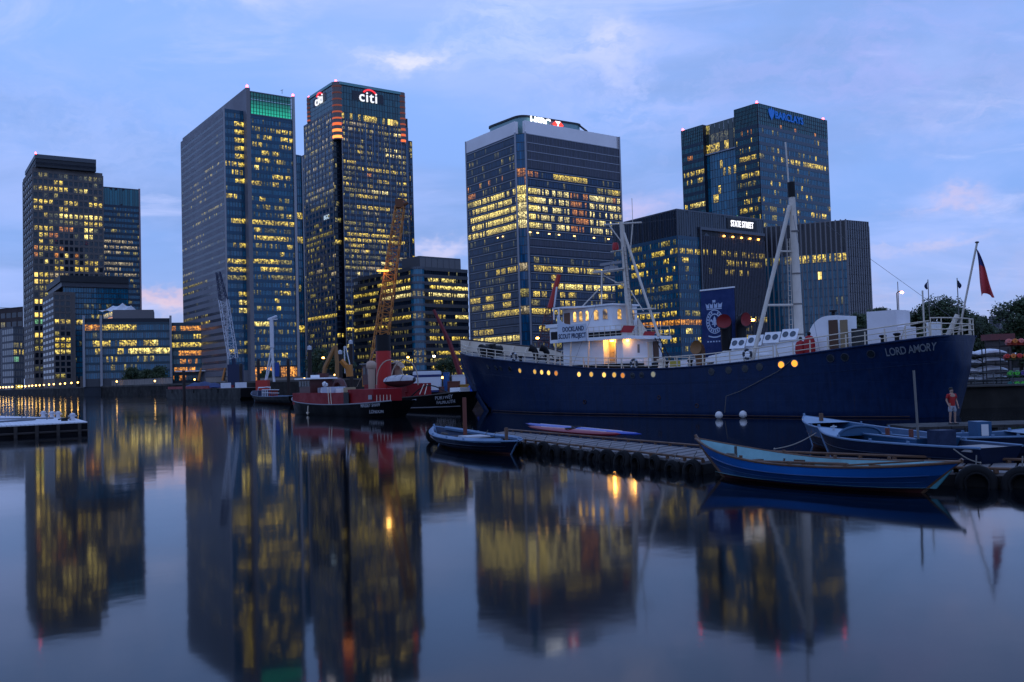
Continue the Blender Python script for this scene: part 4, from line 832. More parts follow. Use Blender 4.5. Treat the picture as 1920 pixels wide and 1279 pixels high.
def navy_plates():
    """painted steel plating: plate seams, dents, rain streaks and rust weeping"""
    nt = navy.node_tree; L = nt.links; b_ = nt.nodes['Principled BSDF']; N = nt.nodes.new
    tc = N('ShaderNodeTexCoord'); sp = N('ShaderNodeSeparateXYZ'); L.new(tc.outputs['Object'], sp.inputs[0]); cm = N('ShaderNodeCombineXYZ'); L.new(sp.outputs['X'], cm.inputs['X']); L.new(sp.outputs['Z'], cm.inputs['Y'])
    br = N('ShaderNodeTexBrick'); L.new(cm.outputs[0], br.inputs['Vector']); br.inputs['Scale'].default_value = 1; br.inputs['Brick Width'].default_value = 4.6; br.inputs['Row Height'].default_value = 1.35; br.inputs['Mortar Size'].default_value = .02; br.inputs['Mortar Smooth'].default_value = .4
    mp = N('ShaderNodeMapping'); mp.inputs['Scale'].default_value = (2.2, 2.2, .16); L.new(tc.outputs['Object'], mp.inputs[0])
    st = N('ShaderNodeTexNoise'); st.inputs['Scale'].default_value = 1.6; st.inputs['Detail'].default_value = 6; L.new(mp.outputs[0], st.inputs['Vector'])
    rg = N('ShaderNodeValToRGB'); L.new(st.outputs['Fac'], rg.inputs[0]); e_ = rg.color_ramp.elements; e_[0].position = .3; e_[0].color = (.0010, .0105, .043, 1); e_[1].position = .62; e_[1].color = (.0018, .0175, .066, 1)
    x = e_.new(.74); x.color = (.010, .016, .045, 1); x = e_.new(.82); x.color = (.022, .013, .014, 1)
    L.new(rg.outputs[0], b_.inputs['Base Color'])
    rr = N('ShaderNodeMapRange'); L.new(st.outputs['Fac'], rr.inputs[0]); rr.inputs[3].default_value = .38; rr.inputs[4].default_value = .6; L.new(rr.outputs[0], b_.inputs['Roughness'])
    dn = N('ShaderNodeTexNoise'); dn.inputs['Scale'].default_value = .7; dn.inputs['Detail'].default_value = 3; L.new(tc.outputs['Object'], dn.inputs['Vector'])
    ad = N('ShaderNodeMath'); ad.operation = 'MULTIPLY_ADD'; L.new(br.outputs['Fac'], ad.inputs[0]); ad.inputs[1].default_value = -.12; L.new(dn.outputs['Fac'], ad.inputs[2])
    bp_ = N('ShaderNodeBump'); bp_.inputs['Strength'].default_value = .5; bp_.inputs['Distance'].default_value = .12; L.new(ad.outputs[0], bp_.inputs['Height']); L.new(bp_.outputs[0], b_.inputs['Normal'])
navy_plates()
white_p = mat('ship_white_paint', (.80, .79, .80), .45, vary=.08, vscale=.5)
cream_p = mat('ship_cream_paint', (.66, .56, .44), .5, vary=.12, vscale=.6)
black_p = mat('black_paint', (.012, .012, .014), .5, spec=.2)
deck_m = mat('ship_deck', (.20, .19, .185), .8, vary=.2, vscale=.7)
boot = mat('boot_topping', (.03, .012, .012), .7, vary=.3, vscale=.6)
rust = mat('rust_brown', (.10, .045, .02), .8, vary=.3, vscale=1)
red_p = mat('red_paint', (.42, .015, .02), .5, vary=.1, vscale=1)
ship = thing('training_ship', 'long dark blue ship with white wheelhouse, cream masts and round portholes moored across the right', 'ship', SO)
SHIP = ship; inv_ship = winv(ship)
def sput(name, mb, M_, parent=None, smooth=False, angle=None, kind=None):
    return put(name, mb, M_, parent or ship, smooth, SM, kind, angle)
stat = [0, .3, .8, 1.4, 2, 3, 4, 4.9, 6, 7.5, 9, 11, 13, 15, 17, 19.6, 22, 25, 28, 31, 34, 37, 40, 43, 46, 48.5, 51, 53, 54.2, 55.2, 56, 56.5, 56.8, 57.05, 57.2, 57.35]
rows = 9
mb = MB(); idx = {}
for sd_ in (1, -1):
    for i, s in enumerate(stat):
        zb = zbot(s)
        for j in range(-1, rows + 1):
            z = zb + (shz(s) - zb) * max(0, j) / rows if j >= 0 else (zb - .9 if s <= 56 else zb)
            t = hull_t(s, z) if j >= 0 else hull_t(s, zb) * (.75 if s <= 56 else 1)
            idx[(sd_, i, j)] = len(mb.v); mb.v.append(tuple(Sl(s, sd_*t, z)))
    for i in range(len(stat) - 1):
        for j in range(-1, rows):
            q = (idx[(sd_, i, j)], idx[(sd_, i+1, j)], idx[(sd_, i+1, j+1)], idx[(sd_, i, j+1)])
            mb.f.append(q if sd_ == 1 else q[::-1]); mb.mi.append(1 if (j < 0 or (j == 0 and 4.9 <= stat[i] <= 56)) and False else 0)
n_ = len(stat) - 1
for i in range(n_):
    mb.f.append((idx[(1, i, -1)], idx[(-1, i, -1)], idx[(-1, i+1, -1)], idx[(1, i+1, -1)])); mb.mi.append(0)
mb.f.append(tuple(idx[(1, n_, j)] for j in range(-1, rows + 1)) + tuple(idx[(-1, n_, j)] for j in range(rows, -2, -1))); mb.mi.append(0)
hull = sput('hull', mb, navy, smooth=True, angle=50)
mb = MB()
for a, b in zip(stat, stat[1:]):
    mb.quad([Sl(a, pl(BD, a) - .05, shz(a) - .12), Sl(b, pl(BD, b) - .05, shz(b) - .12), Sl(b, -pl(BD, b) + .05, shz(b) - .12), Sl(a, -pl(BD, a) + .05, shz(a) - .12)])
sput('deck', mb, deck_m)
for sd_ in (1, -1):
    sput('rubbing_strake', MB().tube([Sl(s, sd_*(pl(BD, s) + .02), shz(s) - .05) for s in stat[1:-1]], .075, 6), navy if sd_ == 1 else navy)
sput('waterline_band', MB().tube([Sl(s, hull_t(s, .12) + .005, .1) for s in stat[8:29]], .05, 5), boot, kind=None)
# bow bulwark: far side full height, near side only at the very stem
mb = MB(); mi = MB()
fb = [0, .5, 1.2, 2.2, 3.5, 5, 7, 9, 11, 12.5]
def bz(s): return pl([(0, 8.3), (2.6, 7.85), (7, 7.25), (11, 6.75), (12.5, 6.3)], s)
for a, b in zip(fb, fb[1:]):
    ta, tb = pl(BD, a), pl(BD, b)
    mb.quad([Sl(a, -ta - .02, shz(a) - .1), Sl(b, -tb - .02, shz(b) - .1), Sl(b, -tb*1.03 - .05, bz(b)), Sl(a, -ta*1.03 - .05, bz(a))], 0)
    mi.quad([Sl(a, -ta + .04, shz(a) - .1), Sl(b, -tb + .04, shz(b) - .1), Sl(b, -tb*1.03 + .03, bz(b)), Sl(a, -ta*1.03 + .03, bz(a))], 0)
nb_ = [0, .3, .7, 1.2, 1.8]
for a, b in zip(nb_, nb_[1:]):
    za, zb_ = pl([(0, 8.2), (.5, 7.75), (1.8, 6.75)], a), pl([(0, 8.2), (.5, 7.75), (1.8, 6.75)], b); ta, tb = pl(BD, a), pl(BD, b)
    mb.quad([Sl(a, ta + .02, shz(a) - .1), Sl(b, tb + .02, shz(b) - .1), Sl(b, tb*1.05 + .05, zb_), Sl(a, ta*1.05 + .05, za)])
    mi.quad([Sl(a, ta - .03, shz(a) - .1), Sl(b, tb - .03, shz(b) - .1), Sl(b, tb*1.05 - .02, zb_), Sl(a, ta*1.05 - .02, za)])
sput('bulwark_outer', mb, navy, smooth=True); sput('bulwark_inner', mi, cream_p, smooth=True)
sput('bulwark_cap', MB().tube([Sl(s, -pl(BD, s)*1.03, bz(s) + .03) for s in fb], .09, 6), mat('cap_rail_dark', (.05, .035, .03), .6))
for s in (.9, 2.6, 4.4, 6.2, 8, 9.8): sput('bulwark_stay', MB().quad([Sl(s, -pl(BD, s) + .06, bz(s) - .1), Sl(s, -pl(BD, s) + .75, shz(s)), Sl(s + .08, -pl(BD, s) + .75, shz(s)), Sl(s + .08, -pl(BD, s) + .06, bz(s) - .1)]).tube([Sl(s, -pl(BD, s) + .1, bz(s) - .1), Sl(s, -pl(BD, s) + .8, shz(s))], .06, 5), cream_p)
# windlass on the foredeck
zf_ = shz(5.5)
mb = MB().box((4.6, -.9, zf_), (6.6, 1.1, zf_ + .35)).tube([(5.5, -1.3, zf_ + .75), (5.5, 1.5, zf_ + .75)], .42, 10).box((4.9, -.25, zf_ + .3), (6.1, .25, zf_ + 1.3)).tube([(5.5, -1.5, zf_ + .75), (5.5, -1.2, zf_ + .75)], .55, 10)
sput('windlass', mb, black_p, smooth=True)
for s in (9.3, 14.5, 33.6, 36.2, 53.2, 54.2): sput('bollard', MB().lathe([(.22, 0), (.16, .12), (.16, .5), (.26, .56), (.26, .66), (0, .7)], Matrix.Translation((s, -pl(BD, s) + .5, shz(s) - .1)), 10), black_p, smooth=True)
sput('ventilator', MB().tube([(12.2, .6, shz(12)), (12.2, .6, shz(12) + .7), (12.05, .5, shz(12) + 1.1), (11.7, .2, shz(12) + 1.3)], .26, 10, r1=.42), black_p, smooth=True)
sput('ventilator', MB().tube([(12.9, 1.6, shz(12)), (12.9, 1.6, shz(12) + .7), (12.8, 1.4, shz(12) + 1.1), (12.5, 1.0, shz(12) + 1.3)], .26, 10, r1=.42), black_p, smooth=True)

# railings: near and far, posts one by one
post_near = MB().box((-.035, -.035, 0), (.035, .035, 1.08)).box((-.09, -.05, 0), (.09, .05, .06)).mesh('rail_post', cream_p)
post_stay = MB().box((-.04, -.04, 0), (.04, .04, 1.08)).prism([(-.04, 0), (.04, 0), (.04, .35), (-.04, .35)], 0, .05).tube([(0, .35, .02), (0, .02, .75)], .03, 5).mesh('rail_post', cream_p)
def railing(s0, s1, n, side, hh=1.05, bars=3, inset=.16):
    pts = [s0 + (s1 - s0)*k/n for k in range(n + 1)]
    for k, s in enumerate(pts):
        o = bpy.data.objects.new('rail_post', post_stay if k % 3 == 0 else post_near); COL.objects.link(o)
        o.matrix_basis = SM @ Matrix.Translation(Sl(s, side*(pl(BD, s) - inset), shz(s) - .1)) @ (Matrix.Rotation(0 if side > 0 else math.pi, 4, 'Z'))
        o.parent = ship; o.matrix_parent_inverse = inv_ship
    fine = [s0 + (s1 - s0)*k/(n*2) for k in range(n*2 + 1)]
    for b in range(bars):
        sput('rail', MB().tube([Sl(s, side*(pl(BD, s) - inset), shz(s) - .1 + hh*(b + 1)/bars) for s in fine], .034 if b < bars - 1 else .045, 5), cream_p)
railing(1.9, 19, 10, 1); railing(19.2, 33.5, 9, 1); railing(33.7, 44.5, 8, 1); railing(44.8, 56.4, 8, 1, 1.2)
railing(12.8, 33, 12, -1); railing(33.5, 56.2, 14, -1)
st = [(56.5, 3.5), (56.9, 2.7), (57.15, 1.4), (57.2, 0), (57.15, -1.4), (56.9, -2.7), (56.4, -3.5)]
for b in range(3): sput('rail', MB().tube([Sl(s, t, 5.85 + .4*(b + 1)) for s, t in st], .045, 5), cream_p)
for s, t in st: sput('rail_post', MB().tube([Sl(s, t, 5.8), Sl(s, t, 7.08)], .04, 5), cream_p)
sput('stern_gate', MB().tube([Sl(54.4, 3.6, 5.6), Sl(54.7, 3.5, 6.6), Sl(56.0, 3.2, 6.8), Sl(56.3, 3.1, 5.9)], .04, 5).tube([Sl(54.5, 3.5, 6.1), Sl(56.1, 3.1, 6.4)], .03, 5), cream_p)
sput('stern_locker', MB().box((55.6, -2.2, 5.7), (56.3, -1.2, 6.8)), white_p)

# deckhouse and wheelhouse
W_ = white_p
dz = 7.05
sput('deckhouse', MB().prism([(19.8, -2.85), (25.2, -2.85), (25.2, -2.1), (26.8, -2.1), (26.8, -2.85), (27.6, -2.85), (27.6, 2.85), (19.8, 2.85), (19.3, 1.5), (19.3, -1.5)], 4.0, dz), W_)
sput('deckhouse_skirt', MB().prism([(19.78, -2.89), (25.24, -2.89), (25.24, -2.14), (26.76, -2.14), (26.76, -2.89), (27.64, -2.89), (27.64, 2.8), (19.78, 2.8)], 4.0, 4.72), black_p)
sput('bridge_deck', MB().prism([(18.8, -3.5), (28.2, -3.5), (28.2, 3.5), (18.8, 3.5)], dz, dz + .2), W_)
sput('bridge_deck_edge', MB().box((18.75, -3.62, dz - .08), (28.25, -3.5, dz + .24)).box((28.2, -3.5, dz - .08), (28.32, 3.5, dz + .24)), W_)
for s in (19.4, 21.5, 23.9): sput('stanchion', MB().tube([Sl(s, 3.7, 4.4), Sl(s, 3.45, dz)], .085, 7), cream_p)
sput('door', MB().box((26.1, -2.16, 4.75), (26.7, -2.11, 6.75)), mat('doorway_dark', (.02, .012, .01), .7))
sput('alcove_wall', MB().box((25.24, -2.15, 4.8), (26.0, -2.11, 7.0)), mat('alcove_panel', (.60, .56, .48), .6))
d_ = sput('door', MB().box((25.35, -2.2, 4.85), (25.95, -2.16, 6.8)), mat('door_wood', (.36, .26, .14), .6)); sput('handle', MB().box((25.8, -2.26, 5.8), (25.9, -2.2, 5.86)), black_p, d_)
sput('door', MB().box((27.6, .75, 4.8), (27.68, 1.35, 6.75)), cream_p)
sput('door', MB().box((27.6, 1.55, 4.8), (27.7, 2.3, 6.8)), mat('door_brown', (.09, .04, .02), .6))
sput('vent_slot', MB().box((27.6, -.75, 5.7), (27.66, -.5, 6.5)), mat('grey_paint', (.16, .16, .17), .6))
sput('deck_box', MB().box((27.6, .1, 4.4), (28.1, .65, 5.2)), W_)
lamp_warm = mat('bulkhead_lamp', (.5, .3, .1), .4, emit=(1, .50, .10), es=14)
bl_ = sput('bulkhead_lamp', MB().box((25.6, -2.36, 6.84), (25.95, -2.2, 6.96)), lamp_warm)
ld = bpy.data.lights.new('bulkhead_light', 'POINT'); ld.energy = 75; ld.color = (1, .46, .07); ld.shadow_soft_size = .12
lo = bpy.data.objects.new('bulkhead_light', ld); COL.objects.link(lo); lo.matrix_basis = Matrix.Translation(S(26.0, 2.75, 6.6)); lo.parent = ship; lo.matrix_parent_inverse = inv_ship
ld2 = bpy.data.lights.new('aft_door_light', 'POINT'); ld2.energy = 26; ld2.color = (1, .46, .07); ld2.shadow_soft_size = .1
lo = bpy.data.objects.new('aft_door_light', ld2); COL.objects.link(lo); lo.matrix_basis = Matrix.Translation(S(28.0, 2.2, 6.7)); lo.parent = ship; lo.matrix_parent_inverse = inv_ship
sput('bulkhead_lamp', MB().box((27.6, -2.3, 6.78), (27.75, -2.1, 6.92)), lamp_warm)
# bridge wing with name board
mb = MB(); zt_ = [(19.95, 9.7), (20.15, 9.4), (20.5, 9.05), (21.0, 8.8), (21.7, 8.68), (23.8, 8.66)]
for (a, za), (b, zb_) in zip(zt_, zt_[1:]):
    for y_ in (-3.72, -3.64): mb.quad([(a, y_, dz - .05), (b, y_, dz - .05), (b, y_, zb_), (a, y_, za)])
    mb.quad([(a, -3.72, za), (b, -3.72, zb_), (b, -3.64, zb_), (a, -3.64, za)])
sput('wing_board', mb, mat('board_pale_blue', (.55, .60, .68), .5))
txt = mat('board_lettering', (.02, .03, .08), .6)
def ship_text(s_, size, s0, z0, t, M_, name='lettering', sp_=1.0, bold=0, sx=1.0):
    me = text_mesh(s_, size, .01, 'CENTER', sp_, bold); me.materials.clear(); me.materials.append(M_)
    return link(name, me, ship, SM @ Matrix(((sx, 0, 0, s0), (0, 0, -1, -t), (0, 1, 0, z0), (0, 0, 0, 1))))
ship_text('DOCKLAND', .66, 22.1, 8.22, 3.74, txt, bold=.012, sx=.78); ship_text('SCOUT PROJECT', .66, 21.95, 7.55, 3.74, txt, bold=.012, sx=.74)
sput('bridge_front', MB().box((18.75, -3.6, dz + .2), (18.85, 3.6, dz + 1.45)).box((18.3, -3.75, 8.5), (20.0, -3.2, 8.85)).box((18.85, -3.62, 8.1), (19.95, -3.5, 8.5)), W_)
sput('bridge_side_dark', MB().box((18.9, -3.6, dz + .25), (19.95, -3.5, 8.1)), black_p)
zr_ = 10.45
wh = sput('wheelhouse', MB().prism([(18.9, -1.85), (25.5, -1.85), (25.5, 1.85), (18.9, 1.85), (18.4, 1.0), (18.4, -1.0)], dz + .2, zr_ - .1), W_)
sput('wheelhouse_roof', MB().prism([(18.2, -2.2), (19.2, -3.6), (20.6, -3.6), (22.4, -2.05), (25.75, -2.05), (25.75, 2.05), (22.4, 2.05), (20.6, 3.6), (19.2, 3.6), (18.2, 2.2)], zr_ - .1, zr_ + .06), W_)
sput('bridge_kick_strip', MB().box((23.9, -3.5, dz + .2), (28.1, -3.44, dz + .72)), black_p)
sput('wing_post', MB().box((20.0, -3.62, 9.3), (20.12, -3.5, zr_ - .1)).box((19.3, -3.62, 9.3), (19.4, -3.5, zr_ - .1)), W_)
win_lit = lit('cabin_window_lit', (1.0, .55, .12), 1.4, .35, .3, 2.0); win_dim = lit('cabin_window_dim', (1.0, .6, .2), .5, .1, .3, 2.0)
fr_m = mat('window_frame_white', (.6, .6, .62), .5)
def arched(p0, ax, w, z0, h, M_):
    p0 = Vector(p0); ax = Vector(ax); out_ = Vector((ax.y, -ax.x, 0))
    pts = [(-w/2, 0), (w/2, 0), (w/2, h*.75)] + [(w/2*math.cos(a), h*.75 + h*.25*math.sin(a)) for a in (R(45), R(90), R(135))] + [(-w/2, h*.75)]
    me = bpy.data.meshes.new('window'); me.from_pydata([tuple(p0 + ax*x + out_*.012 + Vector((0, 0, z0 + z))) for x, z in pts], [], [tuple(range(len(pts)))])
    uv = me.uv_layers.new()
    for i, (x, z) in enumerate(pts): uv.data[i].uv = (x/w + .5, z/h)
    me.materials.append(M_); o = link('window', me, ship, SM)
    loop = [p0 + ax*x + out_*.02 + Vector((0, 0, z0 + z)) for x, z in pts]; sput('window_frame', MB().tube(loop + [loop[0]], .035, 5), fr_m, o)
for s0, w, k in ((20.6, .46, 1), (21.41, .52, 1), (22.27, .46, 1), (23.48, .64, 1), (24.66, .64, 0)): arched((s0, -1.85, 0), (1, 0, 0), w, 9.02, 1.05, win_lit if k else win_dim)
for y_, w, k in ((-.8, .6, 1), (1.15, .55, 0)): arched((25.5, y_, 0), (0, 1, 0), w, 9.0, 1.05, win_lit if k else win_dim)
sput('wheelhouse_door', MB().box((19.1, -1.9, 8.0), (19.9, -1.85, 10.0)), mat('door_varnish', (.16, .06, .02), .4))
mb = MB(); cs = [(1.4, 9.2), (1.75, 8.9), (2.2, 8.4), (2.6, 8.0), (3.0, 7.4)]
for (a, za), (b, zb_) in zip(cs, cs[1:]): mb.quad([(25.9, a, dz + .1), (25.9, b, dz + .1), (25.9, b, zb_), (25.9, a, za)]); mb.quad([(25.98, a, dz + .1), (25.98, b, dz + .1), (25.98, b, zb_), (25.98, a, za)])
sput('aft_screen', mb, cream_p)
for k in range(7):
    s = 23.9 + k*.7; sput('rail_post', MB().tube([Sl(s, 3.5, dz + .2), Sl(s, 3.5, dz + 1.25)], .03, 5), cream_p)
for k in range(6):
    sput('rail_post', MB().tube([Sl(28.15, 3.5 - k*1.4, dz + .2), Sl(28.15, 3.5 - k*1.4, dz + 1.25)], .03, 5), cream_p)
for b in range(3): sput('rail', MB().tube([Sl(23.9, 3.5, dz + .45 + .38*b), Sl(28.15, 3.5, dz + .45 + .38*b), Sl(28.15, -3.5, dz + .45 + .38*b)], .026, 5), cream_p)
for y0, z0 in ((-2.9, 7.85), (.1, 7.35)):      # red boards on the after rail
    sput('red_board', MB().quad([(28.3, y0 - 1.0, z0 - .3), (28.3, y0 + .6, z0 - .3), (28.3, y0 + 1.1, z0 + .35), (28.3, y0 - .5, z0 + .35)]).quad([(28.26, y0 - 1.0, z0 - .3), (28.26, y0 - .5, z0 + .35), (28.26, y0 + 1.1, z0 + .35), (28.26, y0 + .6, z0 - .3)]), red_p)
ld_ = MB().box((29.0, -.2, 4.3), (29.1, -.1, 7.0))
stair = sput('companion_ladder', MB().tube([(29.9, 1.0, 4.3), (28.3, 1.0, 7.1)], .05, 5).tube([(29.9, 1.7, 4.3), (28.3, 1.7, 7.1)], .05, 5), black_p)
for k in range(8): f_ = k/8; sput('tread', MB().box((29.75 - 1.6*f_, 1.0, 4.5 + 2.8*f_), (29.95 - 1.6*f_, 1.7, 4.54 + 2.8*f_)), black_p, stair)
sput('deck_capstan', MB().lathe([(.4, 0), (.3, .2), (.25, .6), (.42, .8), (.42, .9), (0, .95)], Matrix.Translation((31.0, -1.5, 4.1)), 12), cream_p, smooth=True)
sput('hatch_coaming', MB().box((30.0, -.6, 4.1), (33.2, 2.4, 4.85)), W_)
# foremast
mc = mat('mast_cream', (.60, .53, .45), .5, vary=.1, vscale=1)
fm = sput('foremast', MB().tube([(26.25, 0, dz), (25.85, 0, 13), (25.5, 0, 18.5)], .36, 12, r1=.22), mc, smooth=True)
sput('mast_strut', MB().tube([(25.75, 0, 17.4), (29.6, 0, dz + .1)], .13, 8), mc, fm); sput('mast_strut', MB().tube([(26.1, -.55, 13.5), (26.9, -.7, dz)], .11, 8), mc, fm)
sput('crosstree', MB().tube([(23.2, 0, 18.55), (28.0, 0, 18.1)], .08, 6), mc, fm)
sput('crosstree_stay', MB().tube([(23.9, 0, 18.4), (25.7, 0, 16.2)], .06, 6).tube([(26.9, 0, 18.2), (26.4, 0, 15.0)], .06, 6), mc, fm)
sput('aerial', MB().tube([(26.9, 0, 18.1), (26.9, 0, 20.6)], .03, 5), mc, fm)
sput('radar_platform', MB().box((22.0, -.6, 13.85), (25.9, .6, 13.98)).tube([(22.2, 0, 13.9), (25.6, 0, 12.2)], .06, 6).box((22.3, -.7, 14.0), (22.4, .7, 14.1)), mc, fm)
rd = sput('radar', MB().box((23.3, -.3, 13.98), (24.6, .3, 14.35)).box((22.6, -.15, 14.5), (25.4, .1, 14.75)).tube([(24, 0, 14.3), (24, 0, 14.55)], .12, 8), mat('radar_grey', (.25, .25, .27), .5), fm)
sput('lamp_bracket', MB().box((24.2, -.3, 15.7), (25.7, .3, 15.78)).box((24.6, -.3, 12.6), (25.8, .3, 12.66)), mc, fm)
sput('red_lantern', MB().lathe([(0, 0), (.3, .05), (.34, .35), (.26, .75), (0, .8)], Matrix.Translation((24.7, -.1, 15.8)), 10), red_p, fm, smooth=True)
sput('gallows', MB().tube([(23.6, -1.2, zr_), (23.6, -1.0, 13.8)], .08, 7).tube([(21.2, -1.5, zr_), (23.55, -1.1, 12.3)], .06, 6).tube([(23.6, -1.1, 12.4), (25.8, -.2, 12.4)], .05, 6).tube([(28.2, -.4, 9.6), (26.2, -.1, 12.0)], .05, 5), mc)
sput('spreader', MB().tube([(26.2, -.4, 9.9), (29.6, -.3, 9.75)], .07, 6).tube([(26.2, .4, 9.5), (29.6, .3, 9.35)], .06, 6), mc)
lad = MB().tube([(26.55, -.32, dz), (25.9, -.3, 16)], .025, 4).tube([(26.95, -.32, dz), (26.2, -.3, 16)], .025, 4)
for k in range(22): f_ = k/22; lad.tube([(26.55 - .65*f_, -.32, dz + 8.9*f_), (26.95 - .75*f_, -.32, dz + 8.9*f_)], .018, 4)
sput('ladder', lad, mat('ladder_iron', (.12, .08, .06), .6), fm)

for A_, B_ in (((25.5, 0, 18.3), (1.0, 0, 8.2)), ((25.5, 0, 18.2), (44.0, 0, 17.8)), ((44.0, 0, 18.0), (56.8, 0, 6.9)), ((25.5, 0, 17.6), (22.5, -4.3, 4.7)), ((44.0, 0, 17.0), (48.5, -4.4, 5.1)), ((23.4, 0, 18.5), (20.5, -1.8, 10.5))):
    sput('stay_wire', MB().tube([A_, Vector(A_).lerp(Vector(B_), .5) - Vector((0, 0, .25)), B_], .014, 4), mat('wire_grey', (.10, .10, .11), .5, .5))
# midships: skylight house, cowls, mainmast
sput('engine_casing', MB().prism([(38.3, -2.3), (45.6, -2.3), (45.6, 2.3), (38.3, 2.3)], 4.2, 5.45), W_)
sput('casing_front_slope', MB().quad([(37.2, -2.2, 4.4), (38.3, -2.3, 5.45), (38.3, 2.3, 5.45), (37.2, 2.2, 4.4)]).quad([(37.2, -2.2, 4.4), (38.3, -2.3, 4.3), (38.3, -2.3, 5.45)]), W_)
for k in range(4):
    s0 = 38.9 + k*1.62
    f_ = sput('skylight_hatch', MB().box((s0, -.04, 0), (s0 + 1.45, .04, 1.0)), W_)
    f_.matrix_basis = SM @ Matrix.Translation((0, -2.15, 5.6 + .16*k)) @ Matrix.Rotation(R(-28), 4, 'X')
    for q in (.38, 1.05):
        g_ = put('skylight_port', MB().torus((s0 + q, -.05, .52), .23, .04, None, 14, 6).lathe([(0, 0), (.22, 0)], Matrix.Translation((s0 + q, -.06, .52)) @ Matrix.Rotation(R(90), 4, 'X'), 14), [mat('port_glass_grey', (.08, .10, .13), .1)], f_)
        g_.parent = f_; g_.matrix_parent_inverse = Matrix.Identity(4)
sput('skylight_ridge', MB().prism([(38.8, -1.75), (45.4, -1.75), (45.4, 1.75), (38.8, 1.75)], 5.45, 6.3), W_)
sput('deck_bench', MB().box((40.2, -2.7, 4.4), (42.8, -2.3, 5.0)), W_)
def cowl(s, t, z0, z1, face, rad, M_, Mi):
    a = Vector(face).normalized()
    c = sput('cowl_ventilator', MB().tube([Sl(s, t, z0), Sl(s, t, z1 - rad), Sl(s, t, z1 - rad*.2) + a*rad*.15, Sl(s, t, z1 + rad*.25) + a*rad*.5, Sl(s, t, z1 + rad*.3) + a*rad*.95], rad*.62, 14, r1=rad, cap=False), M_, smooth=True)
    q = (a).to_track_quat('Z', 'Y').to_matrix().to_4x4(); q.translation = Sl(s, t, z1 + rad*.3) + a*rad*.97
    sput('cowl_mouth', MB().lathe([(rad*.98, .0), (rad*.86, -.06), (0, -.3)], q, 16), Mi, c, smooth=True)
red_d = mat('cowl_red', (.22, .012, .014), .55)
cowl(38.1, 1.4, 4.3, 7.75, (.35, -1, 0), .66, black_p, red_d); cowl(38.9, .4, 4.3, 7.85, (1, -.15, 0), .66, black_p, red_d)
cowl(35.9, 2.2, 4.3, 5.6, (0, -1, .1), .62, mat('cowl_brown', (.16, .07, .03), .6), mat('cowl_ochre', (.22, .10, .03), .6))
mm_ = sput('mainmast', MB().tube([(44.2, 0, 4.6), (44.15, 0, 12), (44.05, 0, 17.9)], .40, 14, r1=.27), mc, smooth=True)
sput('mast_cap', MB().tube([(44.05, 0, 17.9), (44.03, 0, 19.15)], .31, 14), black_p, mm_, smooth=True)
sput('topmast', MB().tube([(43.75, .1, 18.8), (43.6, .1, 22.6)], .07, 6), mc, mm_)
sput('mast_leg', MB().tube([(44.0, -.3, 17.2), (42.1, -3.7, 4.5)], .17, 9), mc, mm_, smooth=True); sput('mast_leg', MB().tube([(43.8, .3, 17.2), (42.0, 3.7, 4.5)], .17, 9), mc, mm_, smooth=True)
sput('mast_brace', MB().tube([(43.5, -1.4, 13.4), (44.1, 0, 13.4)], .08, 6).tube([(43.4, 1.4, 13.4), (44.1, 0, 13.4)], .08, 6), mc, mm_)
sput('mast_brace', MB().tube([(42.75, -2.5, 9.0), (44.1, 0, 9.0)], .1, 6).tube([(42.6, 2.5, 9.0), (44.1, 0, 9.0)], .1, 6), mc, mm_)
lad = MB().tube([(43.5, -.35, 5), (43.65, -.3, 14.5)], .03, 4).tube([(43.85, -.4, 5), (43.9, -.34, 14.5)], .03, 4)
for k in range(24): lad.tube([(43.5 + .006*k, -.36, 5 + k*.4), (43.85, -.38, 5 + k*.4)], .02, 4)
sput('ladder', lad, mc, mm_)
for z_ in (6.5, 9, 11.5, 15): sput('mast_band', MB().tube([(44.17, 0, z_), (44.17, 0, z_ + .12)], .43 - (z_-5)*.0095, 12), mat('iron_band', (.16, .14, .13), .5), mm_)
# aft: half-round companionway, doors, white locker
mb = MB(); pr = [(46.2, 4.8)] + [(47.9 - 1.75*math.cos(R(a)), 5.9 + 1.9*math.sin(R(a))) for a in range(0, 91, 15)] + [(48.6, 7.8), (48.6, 4.8)]
for y_ in (-2.0, 1.2): mb.quad([(x, y_, z) for x, z in (pr if y_ < 0 else pr[::-1])])
for (a, za), (b, zb_) in zip(pr, pr[1:]): mb.quad([(a, -2.0, za), (a, 1.2, za), (b, 1.2, zb_), (b, -2.0, zb_)])
sput('companionway', mb, W_, smooth=True, angle=30)
sput('door', MB().box((48.0, -2.08, 4.95), (48.75, -2.0, 7.45)), mat('door_brown', (.09, .04, .02), .6))
sput('door', MB().box((48.95, -2.08, 4.95), (49.5, -1.9, 7.4)), mat('door_tan', (.24, .17, .09), .6))
sput('stove_pipe', MB().lathe([(.14, 0), (.14, .45), (.3, .5), (.3, .62), (0, .7)], Matrix.Translation((48.2, -1.6, 7.6)), 10), black_p, smooth=True)
sput('winch', MB().box((49.6, -1.6, 5.0), (51.2, 1.4, 6.7)), mat('tarp_grey', (.045, .045, .045), .8, vary=.2, vscale=2))
sput('deck_locker', MB().box((51.35, -2.5, 5.15), (53.6, -.3, 7.85)).box((53.6, -2.3, 5.3), (54.1, -.5, 6.6)), mat('locker_white', (.74, .70, .72), .55, vary=.06, vscale=1))
sput('stern_davit', MB().tube([Sl(56.0, 3.4, 5.6), Sl(56.0, 3.4, 9.0)], .06, 6), mc)
sput('derrick', MB().tube([Sl(56.4, .6, 5.8), Sl(57.0, .2, 7.3)], .18, 8), mc)
